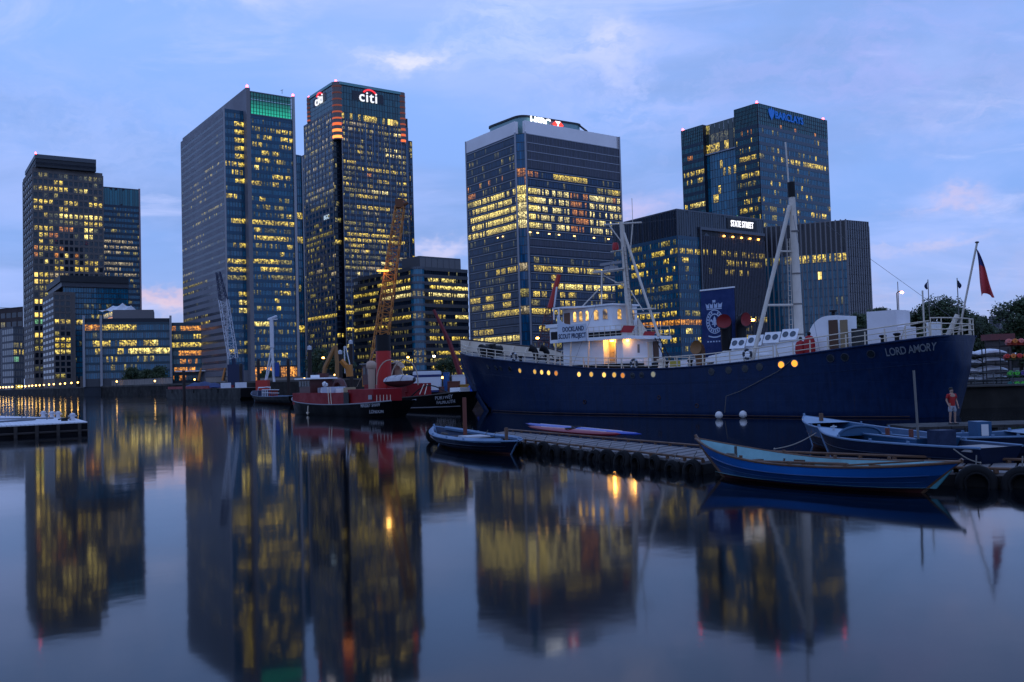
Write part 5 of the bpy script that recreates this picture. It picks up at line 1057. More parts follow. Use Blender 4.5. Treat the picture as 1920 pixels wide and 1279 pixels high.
# portholes
ring_m = mat('porthole_brass', (.30, .29, .26), .45, .5)
PH = [(1003, 697, 'y'), (1016, 698, 'Y'), (1029, 699, 'Y'), (1043, 700, 'o'), (1086, 702, 'Y'), (1109, 702, 'y'), (1133, 703, 'Y'), (1152, 703, 'y'), (1168, 704, 'o'), (975, 695, 'y'), (1186, 704, '-'), (1203, 703, '-'), (1225, 702, 'g'), (956, 692, '-'), (939, 691, '-'), (930, 690, '-'), (915, 688, '-'),
      (1334, 697, '-'), (1366, 694, '-'), (1397, 691, '-'), (1424, 688, '-'), (1465, 684, 'O'), (1490, 681.5, 'O'), (1557, 672, '-'), (1584, 670, '-'), (1633, 664, '-')]
pm = {'y': mat('port_lit_yellow', (.2, .1, .02), .3, emit=(1, .55, .10), es=.8), 'Y': mat('port_lit_gold', (.2, .1, .02), .3, emit=(1, .58, .12), es=1.6), 'o': mat('port_lit_amber', (.2, .08, .02), .3, emit=(1, .33, .04), es=.7), 'O': mat('port_lit_orange', (.2, .08, .02), .3, emit=(1, .34, .03), es=1.7), '-': mat('port_dark', (.01, .015, .02), .12), 'g': mat('port_lit_grey', (.1, .1, .08), .3, emit=(.75, .72, .5), es=.3)}
for k_ in pm: pm[k_].cycles.emission_sampling = 'NONE'
def ship_hit(px, py):                     # where a pixel column meets the near hull side
    d = SM.inverted().to_3x3() @ ray(px, py); o = SM.inverted() @ CAM; t = 4.4
    for _ in range(12):
        k = (-t - o.y) / d.y; p = o + d*k; t = .5*t + .5*hull_t(p.x, p.z)
    return p.x, p.z
for px, py, k_ in PH:
    s, z = ship_hit(px, py); t0, t1 = hull_t(s - .4, z), hull_t(s + .4, z); tz = hull_t(s, z + .3) - hull_t(s, z - .3)
    ex = Vector((.8, -(t1 - t0), 0)).normalized(); ez = Vector((0, -tz, .6)).normalized(); ny = ez.cross(ex).normalized() * -1
    if ny.y > 0: ny = -ny
    ez = ex.cross(ny) * -1
    Mx = Matrix(((ex.x, -ny.x, ez.x, s), (ex.y, -ny.y, ez.y, -hull_t(s, z)), (ex.z, -ny.z, ez.z, z), (0, 0, 0, 1)))
    rr = .22 if px < 1300 else .25
    o = sput('porthole', MB().torus((0, 0, 0), rr + .03, .045, Mx.to_3x3().to_4x4(), 18, 6), ring_m if k_ != '-' else mat('porthole_rim_dark', (.03, .035, .05), .5)); o.matrix_basis = SM @ Matrix.Translation(Mx.translation)
    # glass sits just proud of the plating, rim stands out
    g_ = put('porthole_glass', MB().lathe([(0, .035), (rr + .01, .03)], Matrix.Rotation(R(90), 4, 'X'), 18), pm[k_], o, M=SM @ Mx)
# name on the quarter
nm = 'LORD AMORY'; x0_, x1_ = 1660, 1756; grey_l = mat('name_grey', (.20, .22, .25), .5)
adv = {' ': .45, 'M': 1.15, 'O': 1.05, 'L': .8}
tot = sum(adv.get(c, .95) for c in nm); acc = 0
for c in nm:
    w_ = adv.get(c, .95); u_ = (acc + w_/2)/tot; acc += w_
    if c == ' ': continue
    px = x0_ + (x1_ - x0_)*u_; py = 662 + (650 - 662)*u_
    s, z = ship_hit(px, py); t0, t1 = hull_t(s - .3, z), hull_t(s + .3, z); ex = Vector((.6, -(t1 - t0), 0)); sl = (shz(s + .3) - shz(s - .3)); ex.z = sl*.9; ex.normalize()
    tz = hull_t(s, z + .3) - hull_t(s, z - .3); ey = Vector((0, -tz, .6)).normalized(); nz = ex.cross(ey).normalized(); ey = nz.cross(ex)
    me = text_mesh(c, .84, .012, bold=.008); me.transform(Matrix.Diagonal((.66, 1, 1, 1))); me.materials.clear(); me.materials.append(grey_l)
    link('name_letter', me, ship, SM @ Matrix(((ex.x, ey.x, nz.x, s), (ex.y, ey.y, nz.y, -hull_t(s, z) - .03), (ex.z, ey.z, nz.z, z), (0, 0, 0, 1))))
for s, z in ((24, 1.2), (33, 1.6), (37, .9)): sput('hull_outlet', MB().torus(Sl(s, hull_t(s, z), z), .16, .05, None, 10, 5), boot)
sput('hull_seam', MB().tube([Sl(s, hull_t(s, shz(s)*.68) + .012, shz(s)*.68) for s in stat[6:-4]], .018, 4), navy)
sput('mooring_rope', MB().tube([Sl(46.8, 4.45, 4.9), Sl(45, 4.62, 3.6), Sl(41.5, 4.62, 2.1), Sl(40.2, 4.75, 1.7), Sl(40, 4.75, .35)], .03, 5), mat('rope_grey', (.12, .11, .10), .9))

# things carried on board -----------------------------------------------------
def spot(name, label, cat, group=None): return thing(name, label, cat, SM.translation, 0, group)
bn = thing('scout_banner', 'tall dark blue banner with white fleur-de-lis badge standing amidships on the blue ship', 'banner', S(36.7, .5, 4.2))
ban = mat('banner_cloth', (.004, .022, .11), .75, vary=.15, vscale=1.5); em = mat('banner_print', (.42, .50, .66), .7)
def bput(name, mb, M_, parent=None): return put(name, mb, M_, parent or bn, False, SM)
bput('panel', MB().box((34.95, -.56, 5.0), (38.45, -.48, 10.9)), ban); bput('top_bar', MB().box((34.9, -.6, 10.9), (38.5, -.44, 11.02)), white_p)
bput('pole', MB().tube([(35.0, -.4, 4.2), (35.0, -.4, 10.9)], .05, 6), black_p); bput('pole', MB().tube([(38.4, -.4, 4.2), (38.4, -.4, 10.9)], .05, 6), black_p)
cx, cz = 36.35, 8.1
rg_ = MB()
for k in range(28):
    a0, a1 = 2*math.pi*k/28, 2*math.pi*(k + 1)/28
    for r0, r1 in ((.98, 1.06), (.62, .72)): rg_.quad([(cx + r0*math.cos(a0)*.85, -.57, cz + r0*math.sin(a0)), (cx + r0*math.cos(a1)*.85, -.57, cz + r0*math.sin(a1)), (cx + r1*math.cos(a1)*.85, -.57, cz + r1*math.sin(a1)), (cx + r1*math.cos(a0)*.85, -.57, cz + r1*math.sin(a0))])
for k in range(20):
    if k in (4, 5): continue
    a0 = 2*math.pi*k/20; 
    def rp(r_, a_): return (cx + r_*math.cos(a_)*.85, -.572, cz + r_*math.sin(a_))
    rg_.quad([rp(.76, a0), rp(.76, a0 + .18), rp(.94, a0 + .18), rp(.94, a0)])
bput('badge_ring', rg_, em)
def poly(pts, sx=1, ox=0, oz=0): return [(cx + ox + x*sx, -.575, cz + oz + z) for x, z in (pts if sx > 0 else pts[::-1])]
petal = [(0, .52), (.12, .3), (.16, .12), (.09, -.18), (.05, -.45), (-.05, -.45), (-.09, -.18), (-.16, .12), (-.12, .3)]
side = [(.1, -.2), (.16, .05), (.28, .22), (.42, .22), (.47, .08), (.40, -.02), (.33, .05), (.26, -.04), (.2, -.22)]
bput('badge_lily', MB().quad(poly(petal[::-1])).quad(poly(side)).quad(poly(side, -1)).quad(poly([(-.3, -.28), (.3, -.28), (.3, -.2), (-.3, -.2)])), em)
crown = MB()
for a, b in ((-.95, -.6), (-.5, -.12), (.0, .38), (.48, .92)): crown.quad(poly([(a*.85, 1.2), (b*.85, 1.2), (b*.95, 1.65), ((a+b)/2*.9, 1.48), (a*.95, 1.65)]))
crown.quad(poly([(-.8, 1.08), (.8, 1.08), (.8, 1.16), (-.8, 1.16)])).quad(poly([(-.16, 1.68), (.16, 1.68), (.16, 1.9), (-.16, 1.9)]))
bput('badge_crown', crown, em)
sc_ = MB().quad(poly([(-.7, -1.3), (-.2, -1.42), (.2, -1.42), (.7, -1.3), (.7, -1.18), (.2, -1.3), (-.2, -1.3), (-.7, -1.18)]))
for k in range(6): sc_.quad(poly([(-.85 + k*.3, -1.8), (-.68 + k*.3, -1.8), (-.68 + k*.3, -1.68), (-.85 + k*.3, -1.68)]))
bput('badge_scroll', sc_, em)
def lifebuoy(s, z, lab):
    o = thing('lifebuoy', lab, 'lifebuoy', S(s, pl(BD, s), z - .4), 0, 'lifebuoys hung along the rail of the blue ship')
    t = pl(BD, s) - .05
    put('ring', MB().torus(Sl(s, t, z), .36, .10, None, 20, 8), mat('lifebuoy_dark', (.03, .035, .05), .6), o, True, SM)
    for a in (45, 135, 225, 315): put('band', MB().torus(Sl(s, t, z), .36, .115, None, 3, 8, R(a - 12), R(a + 12)), mat('lifebuoy_band', (.5, .5, .52), .6), o, True, SM)
lifebuoy(13.9, shz(13.9) + .45, 'dark lifebuoy on the rail in front of the picnic tables'); lifebuoy(30.3, shz(30.3) + .45, 'dark lifebuoy on the rail below the white deckhouse'); lifebuoy(42.2, shz(42.2) + .55, 'dark lifebuoy on the rail below the white skylight house')
def picnic(s, t, lab):
    o = thing('picnic_table', lab, 'table', S(s, t, shz(s)), 0, 'picnic tables on the foredeck of the blue ship'); wd = mat('picnic_wood', (.045, .035, .03), .8); z0 = shz(s) - .1
    def p(n_, lo, hi): put(n_, MB().box(lo, hi), wd, o, False, SM)
    for k in range(4): p('plank', (s - .95, -t - .36 + k*.185, z0 + .72), (s + .95, -t - .36 + k*.185 + .17, z0 + .77))
    for y_ in (-.85, .62): p('bench', (s - .95, -t + y_, z0 + .42), (s + .95, -t + y_ + .26, z0 + .47))
    for x_ in (-.65, .65):
        for q in (-1, 1): put('leg', MB().tube([(s + x_, -t + q*.7, z0), (s + x_, -t + q*.2, z0 + .72)], .045, 4), wd, o, False, SM)
        p('brace', (s + x_ - .03, -t - .8, z0 + .34), (s + x_ + .03, -t + .8, z0 + .42))
picnic(16.3, 1.8, 'dark wooden picnic table on the foredeck nearer the bow'); picnic(18.3, 1.2, 'dark wooden picnic table on the foredeck just ahead of the deckhouse')
tb = thing('deck_boat', 'white covered small boat lying on deck just behind the deckhouse', 'boat', S(34.5, -1, 4.2))
pts_ = [(33.4, .1), (34.2, .9), (35.6, 1.15), (37.2, 1.2), (37.6, .6)]
mb = MB()
for a, b in zip(pts_, pts_[1:]):
    for k in range(6):
        w0, w1 = math.pi*k/6, math.pi*(k + 1)/6
        mb.quad([(a[0], .8 - 1.3*a[1]*math.cos(w0), 4.6 + 1.3*a[1]*math.sin(w0)), (b[0], .8 - 1.3*b[1]*math.cos(w0), 4.6 + 1.3*b[1]*math.sin(w0)), (b[0], .8 - 1.3*b[1]*math.cos(w1), 4.6 + 1.3*b[1]*math.sin(w1)), (a[0], .8 - 1.3*a[1]*math.cos(w1), 4.6 + 1.3*a[1]*math.sin(w1))])
put('cover', mb, white_p, tb, True, SM); put('piping', MB().tube([(37.1, .8 - 1.56*math.cos(R(a)), 4.6 + 1.58*math.sin(R(a))) for a in range(0, 181, 20)], .05, 5), mat('piping_orange', (.5, .1, .03), .6), tb, False, SM)
ps_ = thing('yellow_plank_box', 'small yellow board leaning on deck near the rail below the banner', 'board', S(34.0, 3, 4.2))
put('board', MB().prism([(33.4, -3.3), (34.5, -3.3), (34.5, -3.2), (33.4, -3.2)], 4.25, 4.75), mat('yellow_board', (.5, .38, .05), .6), ps_, False, SM); put('bracket', MB().tube([(33.9, -3.2, 4.1), (33.9, -2.8, 4.5)], .03, 4), black_p, ps_, False, SM)
for k, (s, h_, lab) in enumerate(((46.1, 1.25, 'red fuel sack standing beside the white rounded companionway, left one'), (46.85, 1.55, 'taller red sack with black top beside the white rounded companionway, right one'))):
    o = thing('red_sack', lab, 'sack', S(s, 3, 4.8), 0, 'red sacks on the aft deck')
    put('sack_body', MB().lathe([(.38, 0), (.44, .4), (.42, h_*.7), (.3, h_*.93), (.08, h_)], Matrix.Translation((s, -3.0, shz(s) - .1)), 12), mat('sack_red', (.35, .012, .015), .7, vary=.15, vscale=2), o, True, SM)
    put('sack_neck', MB().lathe([(.08, h_), (.16, h_ + .12), (.1, h_ + .28), (0, h_ + .3)], Matrix.Translation((s, -3.0, shz(s) - .1)), 8), black_p, o, True, SM)
fl = thing('red_ensign', 'limp red flag with blue corner on the raked stern staff of the ship', 'flag', S(57.2, 0, 6.0))
put('staff', MB().tube([(56.9, 0, 5.8), (58.5, 0, 12.3)], .075, 8), mc, fl, True, SM); put('truck', MB().lathe([(.0, 0), (.14, .02), (.14, .1), (0, .14)], Matrix.Translation((58.5, 0, 12.28)), 8), black_p, fl, True, SM)
mb = MB(); nU, nV = 14, 22
def flagp(u_, v_):      # u along the fly (hanging folded), v down
    w_ = .16 + .84*v_**.8; fold = .13*math.sin(u_*10 + v_*2)*(.4 + v_)
    x_ = 58.42 - .25*v_ + u_*.95*w_ + .42*v_; z_ = 12.0 - v_*3.5 - .35*u_*(1 - v_) + .18*math.sin(u_*5)*v_
    return Vector((x_, fold + .10*math.sin(v_*6), z_))
for i in range(nU):
    for j in range(nV):
        u_, v_ = i/nU, j/nV
        mb.quad([flagp(u_, v_), flagp((i+1)/nU, v_), flagp((i+1)/nU, (j+1)/nV), flagp(u_, (j+1)/nV)], 1 if (v_ < .36 and u_ < .75) else 0)
put('cloth', mb, [mat('flag_red', (.48, .05, .06), .8), mat('flag_blue', (.03, .04, .18), .8)], fl, True, SM)
for px, py, lab in ((1348, 776, 'white round fender buoy floating beside the hull, left of the pair'), (1393, 770, 'white round fender buoy floating beside the hull, right of the pair, with a rope')):
    P = at_y(px, py, min(73.6, at_z(px, py + 7, 0).y)); o = thing('fender_buoy', lab, 'buoy', (P.x, P.y, 0), 0, 'white fender buoys beside the blue ship')
    put('ball', MB().lathe([(0, 0), (.16, .04), (.29, .2), (.31, .33), (.25, .5), (.12, .6), (0, .63)], Matrix.Translation((P.x, P.y, -.02)), 14), mat('buoy_white', (.62, .6, .6), .5), o, True)
    put('eye', MB().torus((P.x, P.y, .66), .06, .025, None, 8, 5), black_p, o)
# ------------------------------------------------------------------ small craft
wood_d = mat('varnished_wood', (.11, .055, .03), .5, vary=.3, vscale=2); rope_m = mat('rope_grey', (.12, .11, .10), .9)
tyre_m = mat('tyre_rubber', (.009, .009, .01), .8, spec=.2)
def boat(name, label, bow, stern, beam, zs, cols, inner, double=True, thw=4, group=None, gun=None, sole=.28, parts=None, keel=True, rk=.08):
    """open boat lofted between two plan points; zs = sheer heights at bow, middle, stern; cols = (upper strake, lower strake, bottom)"""
    bow = Vector((bow[0], bow[1], 0)); stern = Vector((stern[0], stern[1], 0)); ax = stern - bow; Ln = ax.length; ax.normalize(); sd_ = Vector((-ax.y, ax.x, 0))
    B = Matrix(((ax.x, sd_.x, 0, bow.x), (ax.y, sd_.y, 0, bow.y), (0, 0, 1, 0), (0, 0, 0, 1)))
    o = thing(name, label, 'boat', bow.lerp(stern, .5), 0, group)
    def hb(u_):
        a_ = math.sin(math.pi*min(1, u_/.9)**.75*.5) if u_ < .45 else 1
        f = (1 - (1 - min(u_/.42, 1))**2.3)
        g = (1 - (1 - min((1 - u_)/.36, 1))**2.3) if double else 1 - .32*max(0, (u_ - .55)/.45)**2
        return beam/2*max(.02, f*g)
    def sz(u_): return zs[1] + (zs[0] - zs[1])*max(0, 1 - u_/.5)**2 + (zs[2] - zs[1])*max(0, (u_ - .5)/.5)**2
    def rake(u_, v_): return Ln*(u_ + (1 - v_)*rk*(1 - u_)**3 - (1 - v_)*rk*u_**3*(1 if double else .4))
    NU = 26; prof = [(-.25, .0), (-.1, .45), (.14, .76), (.36, .885), (.58, .95), (.8, .985), (1, 1)]
    def outer(u_, k, ins=0.0):
        v_, w_ = prof[k]; z = v_*sz(u_) if v_ > 0 else v_; w_ = w_ - (1 - max(0, v_))*.35*abs(u_ - .5)*1.6
        return (rake(u_, max(v_, 0)), max(0.0, w_)*hb(u_) - ins, z)
    def shell(name_, ks, M_, ins=0.0, flip=False, zmin=None):
        mb = MB()
        for s_ in (1, -1):
            for i in range(NU):
                for k in ks:
                    q = []
                    for (a_, b_) in ((i, k), (i+1, k), (i+1, k+1), (i, k+1)):
                        x, y, z = outer(a_/NU, b_, ins); 
                        if zmin is not None: z = max(z, zmin)
                        q.append((x, s_*max(0, y), z))
                    mb.quad(q if (s_ > 0) ^ flip else q[::-1])
        return put(name_, mb, M_, o, True, B, angle=60)
    shell('bottom', [0, 1], cols[2]); shell('lower_strake', [2, 3], cols[1]); shell('upper_strake', [4, 5], cols[0]); shell('inner_skin', [2, 3, 4, 5], inner, .05, True)
    mb = MB()
    for i in range(NU):
        a_, b_ = i/NU, (i+1)/NU; ya, yb = outer(a_, 3, .05)[1], outer(b_, 3, .05)[1]; xa, xb = outer(a_, 3)[0], outer(b_, 3)[0]
        mb.quad([(xa, -max(0, ya), sole), (xb, -max(0, yb), sole), (xb, max(0, yb), sole), (xa, max(0, ya), sole)])
    put('sole', mb, inner, o, False, B)
    for s_ in (1, -1): put('gunwale', MB().tube([(lambda p: (p[0], s_*p[1], p[2]))(outer(i/NU, 6)) for i in range(NU+1)], .045, 6), gun or wood_d, o, True, B)
    for s_ in (1, -1): put('rubbing_strip', MB().tube([(lambda p: (p[0], s_*(p[1] + .012), p[2]))(outer(i/NU, 4)) for i in range(1, NU)], .022, 5), cols[1], o, True, B)
    for kk in (3,):
        for s_ in (1, -1): put('strake_lap', MB().tube([(lambda p: (p[0], s_*(p[1] + .006), p[2]))(outer(i/NU, kk)) for i in range(1, NU)], .007, 4), cols[1] if kk < 4 else cols[0], o, True, B)
    for kk in range(3):
        x0_b, x1_b = outer(.18, 3)[0], outer(.84, 3)[0]; put('bottom_board', MB().box((x0_b, -.42 + kk*.3, sole + .01), (x1_b, -.18 + kk*.3, sole + .035)), wood_d, o, False, B)
    cx_, cy_ = outer(.12, 4)[0], 0; put('rope_coil', MB().torus((cx_, cy_, sz(.12)*.7), .2, .05, Matrix.Rotation(R(90), 4, 'X'), 14, 6).torus((cx_ + .04, cy_, sz(.12)*.7 + .06), .15, .045, Matrix.Rotation(R(80), 4, 'X'), 12, 6), rope_m, o, True, B)
    if not double:
        put('transom', MB().quad([(outer(1, k)[0], outer(1, k)[1], outer(1, k)[2]) for k in range(1, 7)] + [(outer(1, k)[0], -outer(1, k)[1], outer(1, k)[2]) for k in range(6, 0, -1)]), cols[0], o, False, B)
    for k in range(thw):
        u_ = .2 + .6*k/max(1, thw - 1); y = outer(u_, 4, .06)[1]; x = outer(u_, 4)[0]; z = sz(u_)*.62
        put('thwart', MB().box((x - .13, -y, z), (x + .13, y, z + .04)), wood_d, o, False, B)
    put('stem', MB().tube([(outer(0, 6)[0] - .03, 0, zs[0] + .12), (outer(0, 4)[0] - .02, 0, zs[0]*.55), (outer(0, 1)[0], 0, -.05)], .06, 6), gun or wood_d, o, True, B)
    if double: put('sternpost', MB().tube([(outer(1, 6)[0] + .03, 0, zs[2] + .08), (outer(1, 1)[0], 0, -.05)], .05, 6), gun or wood_d, o, True, B)
    for u_ in (.3, .5, .7):
        for s_ in (1, -1):
            x, y, z = outer(u_, 6); put('rowlock', MB().box((x - .05, s_*y - .03, z), (x + .05, s_*y + .03, z + .12)), gun or wood_d, o, False, B)
    return o, B, outer, sz
def bp(o, B, name, mb, M_, smooth=False, parent=None): return put(name, mb, M_, parent or o, smooth, B)
teal_in = mat('boat_inner_teal', (.16, .33, .36), .55, vary=.18, vscale=1.5)
bl_up = mat('boat_blue_bright', (.010, .13, .44), .4, vary=.1, vscale=.8); bl_lo = mat('boat_blue_deep', (.006, .055, .18), .45, vary=.15, vscale=.8); bt_red = mat('boat_bottom_red', (.06, .012, .01), .7)
b0 = at_z(1305, 822, 1.33); b1 = at_z(1803, 866, .98)
o, B, outer, sz = boat('rowing_gig', 'long bright blue rowing boat with pale turquoise inside in the right foreground', b0, b1, 2.6, (1.33, .72, .98), (bl_up, bl_lo, bt_red), teal_in, True, 4, rk=.13, sole=.16)
for u_ in (.36, .66): x, y, z = outer(u_, 5, .08); bp(o, B, 'fender_pad', MB().box((x - .2, y - .02, z - .38), (x + .2, y + .06, z + .02)), wood_d)
for u_ in (.3, .42, .74): x, y, z = outer(u_, 5, .06); bp(o, B, 'knee', MB().tube([(x, y, z), (x, y - .12, z - .4)], .035, 5), mat('iron_dull', (.06, .05, .045), .7))
bp(o, B, 'oar', MB().tube([(outer(.62, 5)[0], -.9, sz(.62) - .02), (outer(.9, 5)[0], .1, sz(.9) + .06)], .03, 6), wood_d)
bp(o, B, 'rudder', MB().quad([(outer(1, 3)[0] - .15, -.03, .15), (outer(1, 3)[0] + .04, -.03, .15), (outer(1, 5)[0] + .12, -.03, .9), (outer(1, 5)[0] + .02, -.03, .9)]).quad([(outer(1, 3)[0] - .15, .03, .15), (outer(1, 5)[0] + .02, .03, .9), (outer(1, 5)[0] + .12, .03, .9), (outer(1, 3)[0] + .04, .03, .15)]), mat('rudder_turquoise', (.05, .22, .26), .5))
bp(o, B, 'post', MB().tube([(outer(.14, 4)[0], .1, .4), (outer(.14, 4)[0], .1, 1.1)], .05, 6), mat('iron_dull', (.06, .05, .045), .7))
# left whaleboat at the end of the pontoon
lt_b = mat('boat_pale_blue', (.11, .19, .31), .45, vary=.15, vscale=1); nv_b = mat('boat_navy', (.004, .010, .032), .5, spec=.25, vary=.2, vscale=1)
dk_in = mat('boat_inner_navy', (.02, .035, .075), .6, vary=.2, vscale=1.5); md_b = mat('boat_mid_blue', (.018, .075, .165), .45, vary=.15, vscale=1)
o, B, outer, sz = boat('dark_whaleboat', 'dark blue whaleboat with pale gunwale lying at the left end of the tyre-lined pontoon', at_z(814, 801, .9), at_z(972, 827, .7), 2.9, (.95, .6, .7), (nv_b, nv_b, bt_red), dk_in, True, 3, gun=lt_b)
for s_ in (1, -1): bp(o, B, 'side_deck', MB().tube([(lambda p: (p[0], s_*(p[1] - .14), p[2] + .01))(outer(i/26, 6)) for i in range(2, 25)], .13, 6), lt_b, True)
bp(o, B, 'mast_stub', MB().tube([(outer(.35, 4)[0], .3, .3), (outer(.35, 4)[0], .3, 2.7)], .12, 8), mat('mast_red_brown', (.14, .035, .02), .6), True)
bp(o, B, 'cover', MB().box((outer(.55, 4)[0] - .8, -.7, .62), (outer(.55, 4)[0] + .6, .6, .70)), mat('tarp_pale', (.45, .45, .48), .8))
bp(o, B, 'mooring_post', MB().tube([(outer(.93, 4)[0], -.1, .3), (outer(.93, 4)[0], -.1, 1.3)], .09, 7), wood_d)
bp(o, B, 'bow_fender', MB().torus((-.1, 0, .45), .38, .14, Matrix.Rotation(R(90), 4, 'Z'), 16, 8), tyre_m, True)
# the two blue launches and the one beyond
o, B, outer, sz = boat('foredecked_launch', 'dark hulled launch with pale blue foredeck moored just behind the bright blue rowing boat', at_z(1536, 806, 1.15), at_z(1878, 838, 1.0), 2.7, (1.25, .98, 1.0), (nv_b, nv_b, bt_red), dk_in, False, 2, gun=lt_b)
mb = MB()
for i in range(7):
    a_, b_ = i/26, (i+1)/26; pa, pb = outer(a_, 6), outer(b_, 6); mb.quad([(pa[0], -pa[1], pa[2] + .02), (pb[0], -pb[1], pb[2] + .02), (pb[0], pb[1], pb[2] + .02), (pa[0], pa[1], pa[2] + .02)])
bp(o, B, 'foredeck', mb, mat('deck_ice_blue', (.19, .29, .41), .5))
x, y, z = outer(7/26, 6)
bp(o, B, 'coaming', MB().tube([(x, math.cos(a)*y*.85, z + .02 + .35*math.sin(a)) for a in [math.pi*k/10 for k in range(11)]], .05, 6).quad([(x, math.cos(math.pi*k/10)*y*.85, z + .35*math.sin(math.pi*k/10)) for k in range(11)]), md_b)
bp(o, B, 'cleat', MB().tube([(outer(.1, 6)[0], 0, z), (outer(.1, 6)[0], 0, z + .35)], .04, 6).tube([(outer(.1, 6)[0], -.15, z + .28), (outer(.1, 6)[0], .15, z + .28)], .03, 6), mat('galvanised', (.4, .42, .45), .4, .6))
bp(o, B, 'engine_box', MB().box((outer(.70, 4)[0], -.4, .3), (outer(.765, 4)[0], .35, 1.45)), mat('tarp_blue', (.004, .014, .05), .7, vary=.2, vscale=3))
bp(o, B, 'stern_bench', MB().box((outer(.82, 4)[0], -1, .85), (outer(.98, 4)[0], 1, .93)), mat('bench_grey', (.28, .26, .26), .7))
bp(o, B, 'cushion', MB().box((outer(.5, 4)[0], -.9, .6), (outer(.64, 4)[0], -.3, .75)), mat('deck_ice_blue', (.19, .29, .41), .5))
for u_ in (.36, .5, .68): bp(o, B, 'bitt', MB().box((outer(u_, 4)[0] - .06, .5, .6), (outer(u_, 4)[0] + .06, .62, 1.35)), mat('mast_red_brown', (.14, .035, .02), .6))
bp(o, B, 'pole', MB().tube([(outer(.62, 4)[0], -.1, .4), (outer(.62, 4)[0] - .1, -.1, 3.6)], .045, 7), mat('pole_grey', (.14, .13, .12), .6))
o, B, outer, sz = boat('pale_decked_launch', 'pale blue open launch moored alongside the ship hull, bow to the left', at_z(1508, 782, 1.35), at_z(1760, 822, 1.1), 2.5, (1.4, 1.1, 1.1), (md_b, nv_b, bt_red), md_b, False, 2, gun=lt_b)
mb = MB()
for i in range(6):
    a_, b_ = i/26, (i+1)/26; pa, pb = outer(a_, 6), outer(b_, 6); mb.quad([(pa[0], -pa[1], pa[2] + .02), (pb[0], -pb[1], pb[2] + .02), (pb[0], pb[1], pb[2] + .02), (pa[0], pa[1], pa[2] + .02)])
bp(o, B, 'foredeck', mb, MATS['deck_ice_blue']); bp(o, B, 'bitt', MB().box((outer(.16, 6)[0], -.08, 1.2), (outer(.16, 6)[0] + .14, .08, 1.62)), wood_d)
bp(o, B, 'bow_buoy', MB().lathe([(0, -.2), (.16, -.14), (.22, 0), (.16, .14), (0, .2)], Matrix.Translation((-.3, .5, .7)), 10), MATS['buoy_white'], True)
o, B, outer, sz = boat('console_dinghy', 'blue work boat with steering console and white notice, bow out of frame at right', at_z(1990, 800, 1.2), at_z(1765, 818, .95), 2.6, (1.25, .95, .95), (nv_b, nv_b, bt_red), md_b, False, 2, gun=lt_b)
mb = MB()
for i in range(9):
    a_, b_ = i/26, (i+1)/26; pa, pb = outer(a_, 6), outer(b_, 6); mb.quad([(pa[0], -pa[1], pa[2] + .02), (pb[0], -pb[1], pb[2] + .02), (pb[0], pb[1], pb[2] + .02), (pa[0], pa[1], pa[2] + .02)])
bp(o, B, 'foredeck', mb, lt_b)
cs_ = bp(o, B, 'console', MB().prism([(outer(.62, 4)[0], -.4), (outer(.74, 4)[0], -.4), (outer(.74, 4)[0], .4), (outer(.62, 4)[0], .4)], .5, 1.5), md_b)
bp(o, B, 'notice', MB().box((outer(.65, 4)[0], .41, .95), (outer(.71, 4)[0], .43, 1.4)), MATS['buoy_white'], False, cs_)
bp(o, B, 'cleat', MB().tube([(outer(.25, 6)[0], -.2, 1.15), (outer(.25, 6)[0], .2, 1.15)], .04, 6), MATS['galvanised'])

# ------------------------------------------------------------------ pontoons with tyres
def pontoon(name, label, near, far, z=.45, planks=28):
    c = (near[0] + near[-1])*.5; o = thing(name, label, 'pontoon', (c.x, c.y, 0))
    deck = mat('pontoon_deck', (.16, .145, .145), .8, vary=.18, vscale=1.2)
    poly = near + far[::-1]
    put('float', MB().prism([(p.x, p.y) for p in poly], -.4, z - .1), mat('pontoon_float', (.02, .019, .019), .85, spec=.15, vary=.3, vscale=1), o)
    for seg in range(len(near) - 1):
        n0, n1, f0, f1 = near[seg], near[seg+1], far[seg], far[seg+1]; m_ = max(4, int((n1 - n0).length/.75))
        for k in range(m_):
            a, b = k/m_ + .004, (k+1)/m_ - .004; q = [n0.lerp(n1, a), n0.lerp(n1, b), f0.lerp(f1, b), f0.lerp(f1, a)]
            put('plank', MB().prism([(p.x, p.y) for p in q], z - .1, z + rnd.uniform(-.006, .006)), deck, o)
        for off, ln_ in ((0, (n0, n1)), (1, (f0, f1))):
            put('edge_rail', MB().tube([ln_[0] + Vector((0, 0, z + .12)), ln_[1] + Vector((0, 0, z + .12))], .05, 6), wood_d, o)
            mm_2 = max(3, int((ln_[1] - ln_[0]).length/1.1))
            for k in range(mm_2 + 1): p = ln_[0].lerp(ln_[1], k/mm_2); put('rail_block', MB().box((p.x - .06, p.y - .06, z - .02), (p.x + .06, p.y + .06, z + .1)), wood_d, o)
    return o
def v2(x, y): return Vector((x, y, 0))
n1_ = [v2(-2.4, 53.7), v2(6.9, 34.5)]; f1_ = [v2(-.6, 57.6), v2(9.6, 37.6)]
pontoon('tyre_pontoon', 'long grey plank pontoon hung with black tyres leading away from the blue rowing boat', n1_, f1_)
n2_ = [v2(7.2, 33.9), v2(13.7, 29.2), v2(22, 23.6)]; f2_ = [v2(9.9, 36.9), v2(15.4, 31.9), v2(23.5, 26.5)]
pontoon('right_pontoon', 'grey plank pontoon running out of the picture at the right edge', n2_, f2_)
tyre_mesh = {}
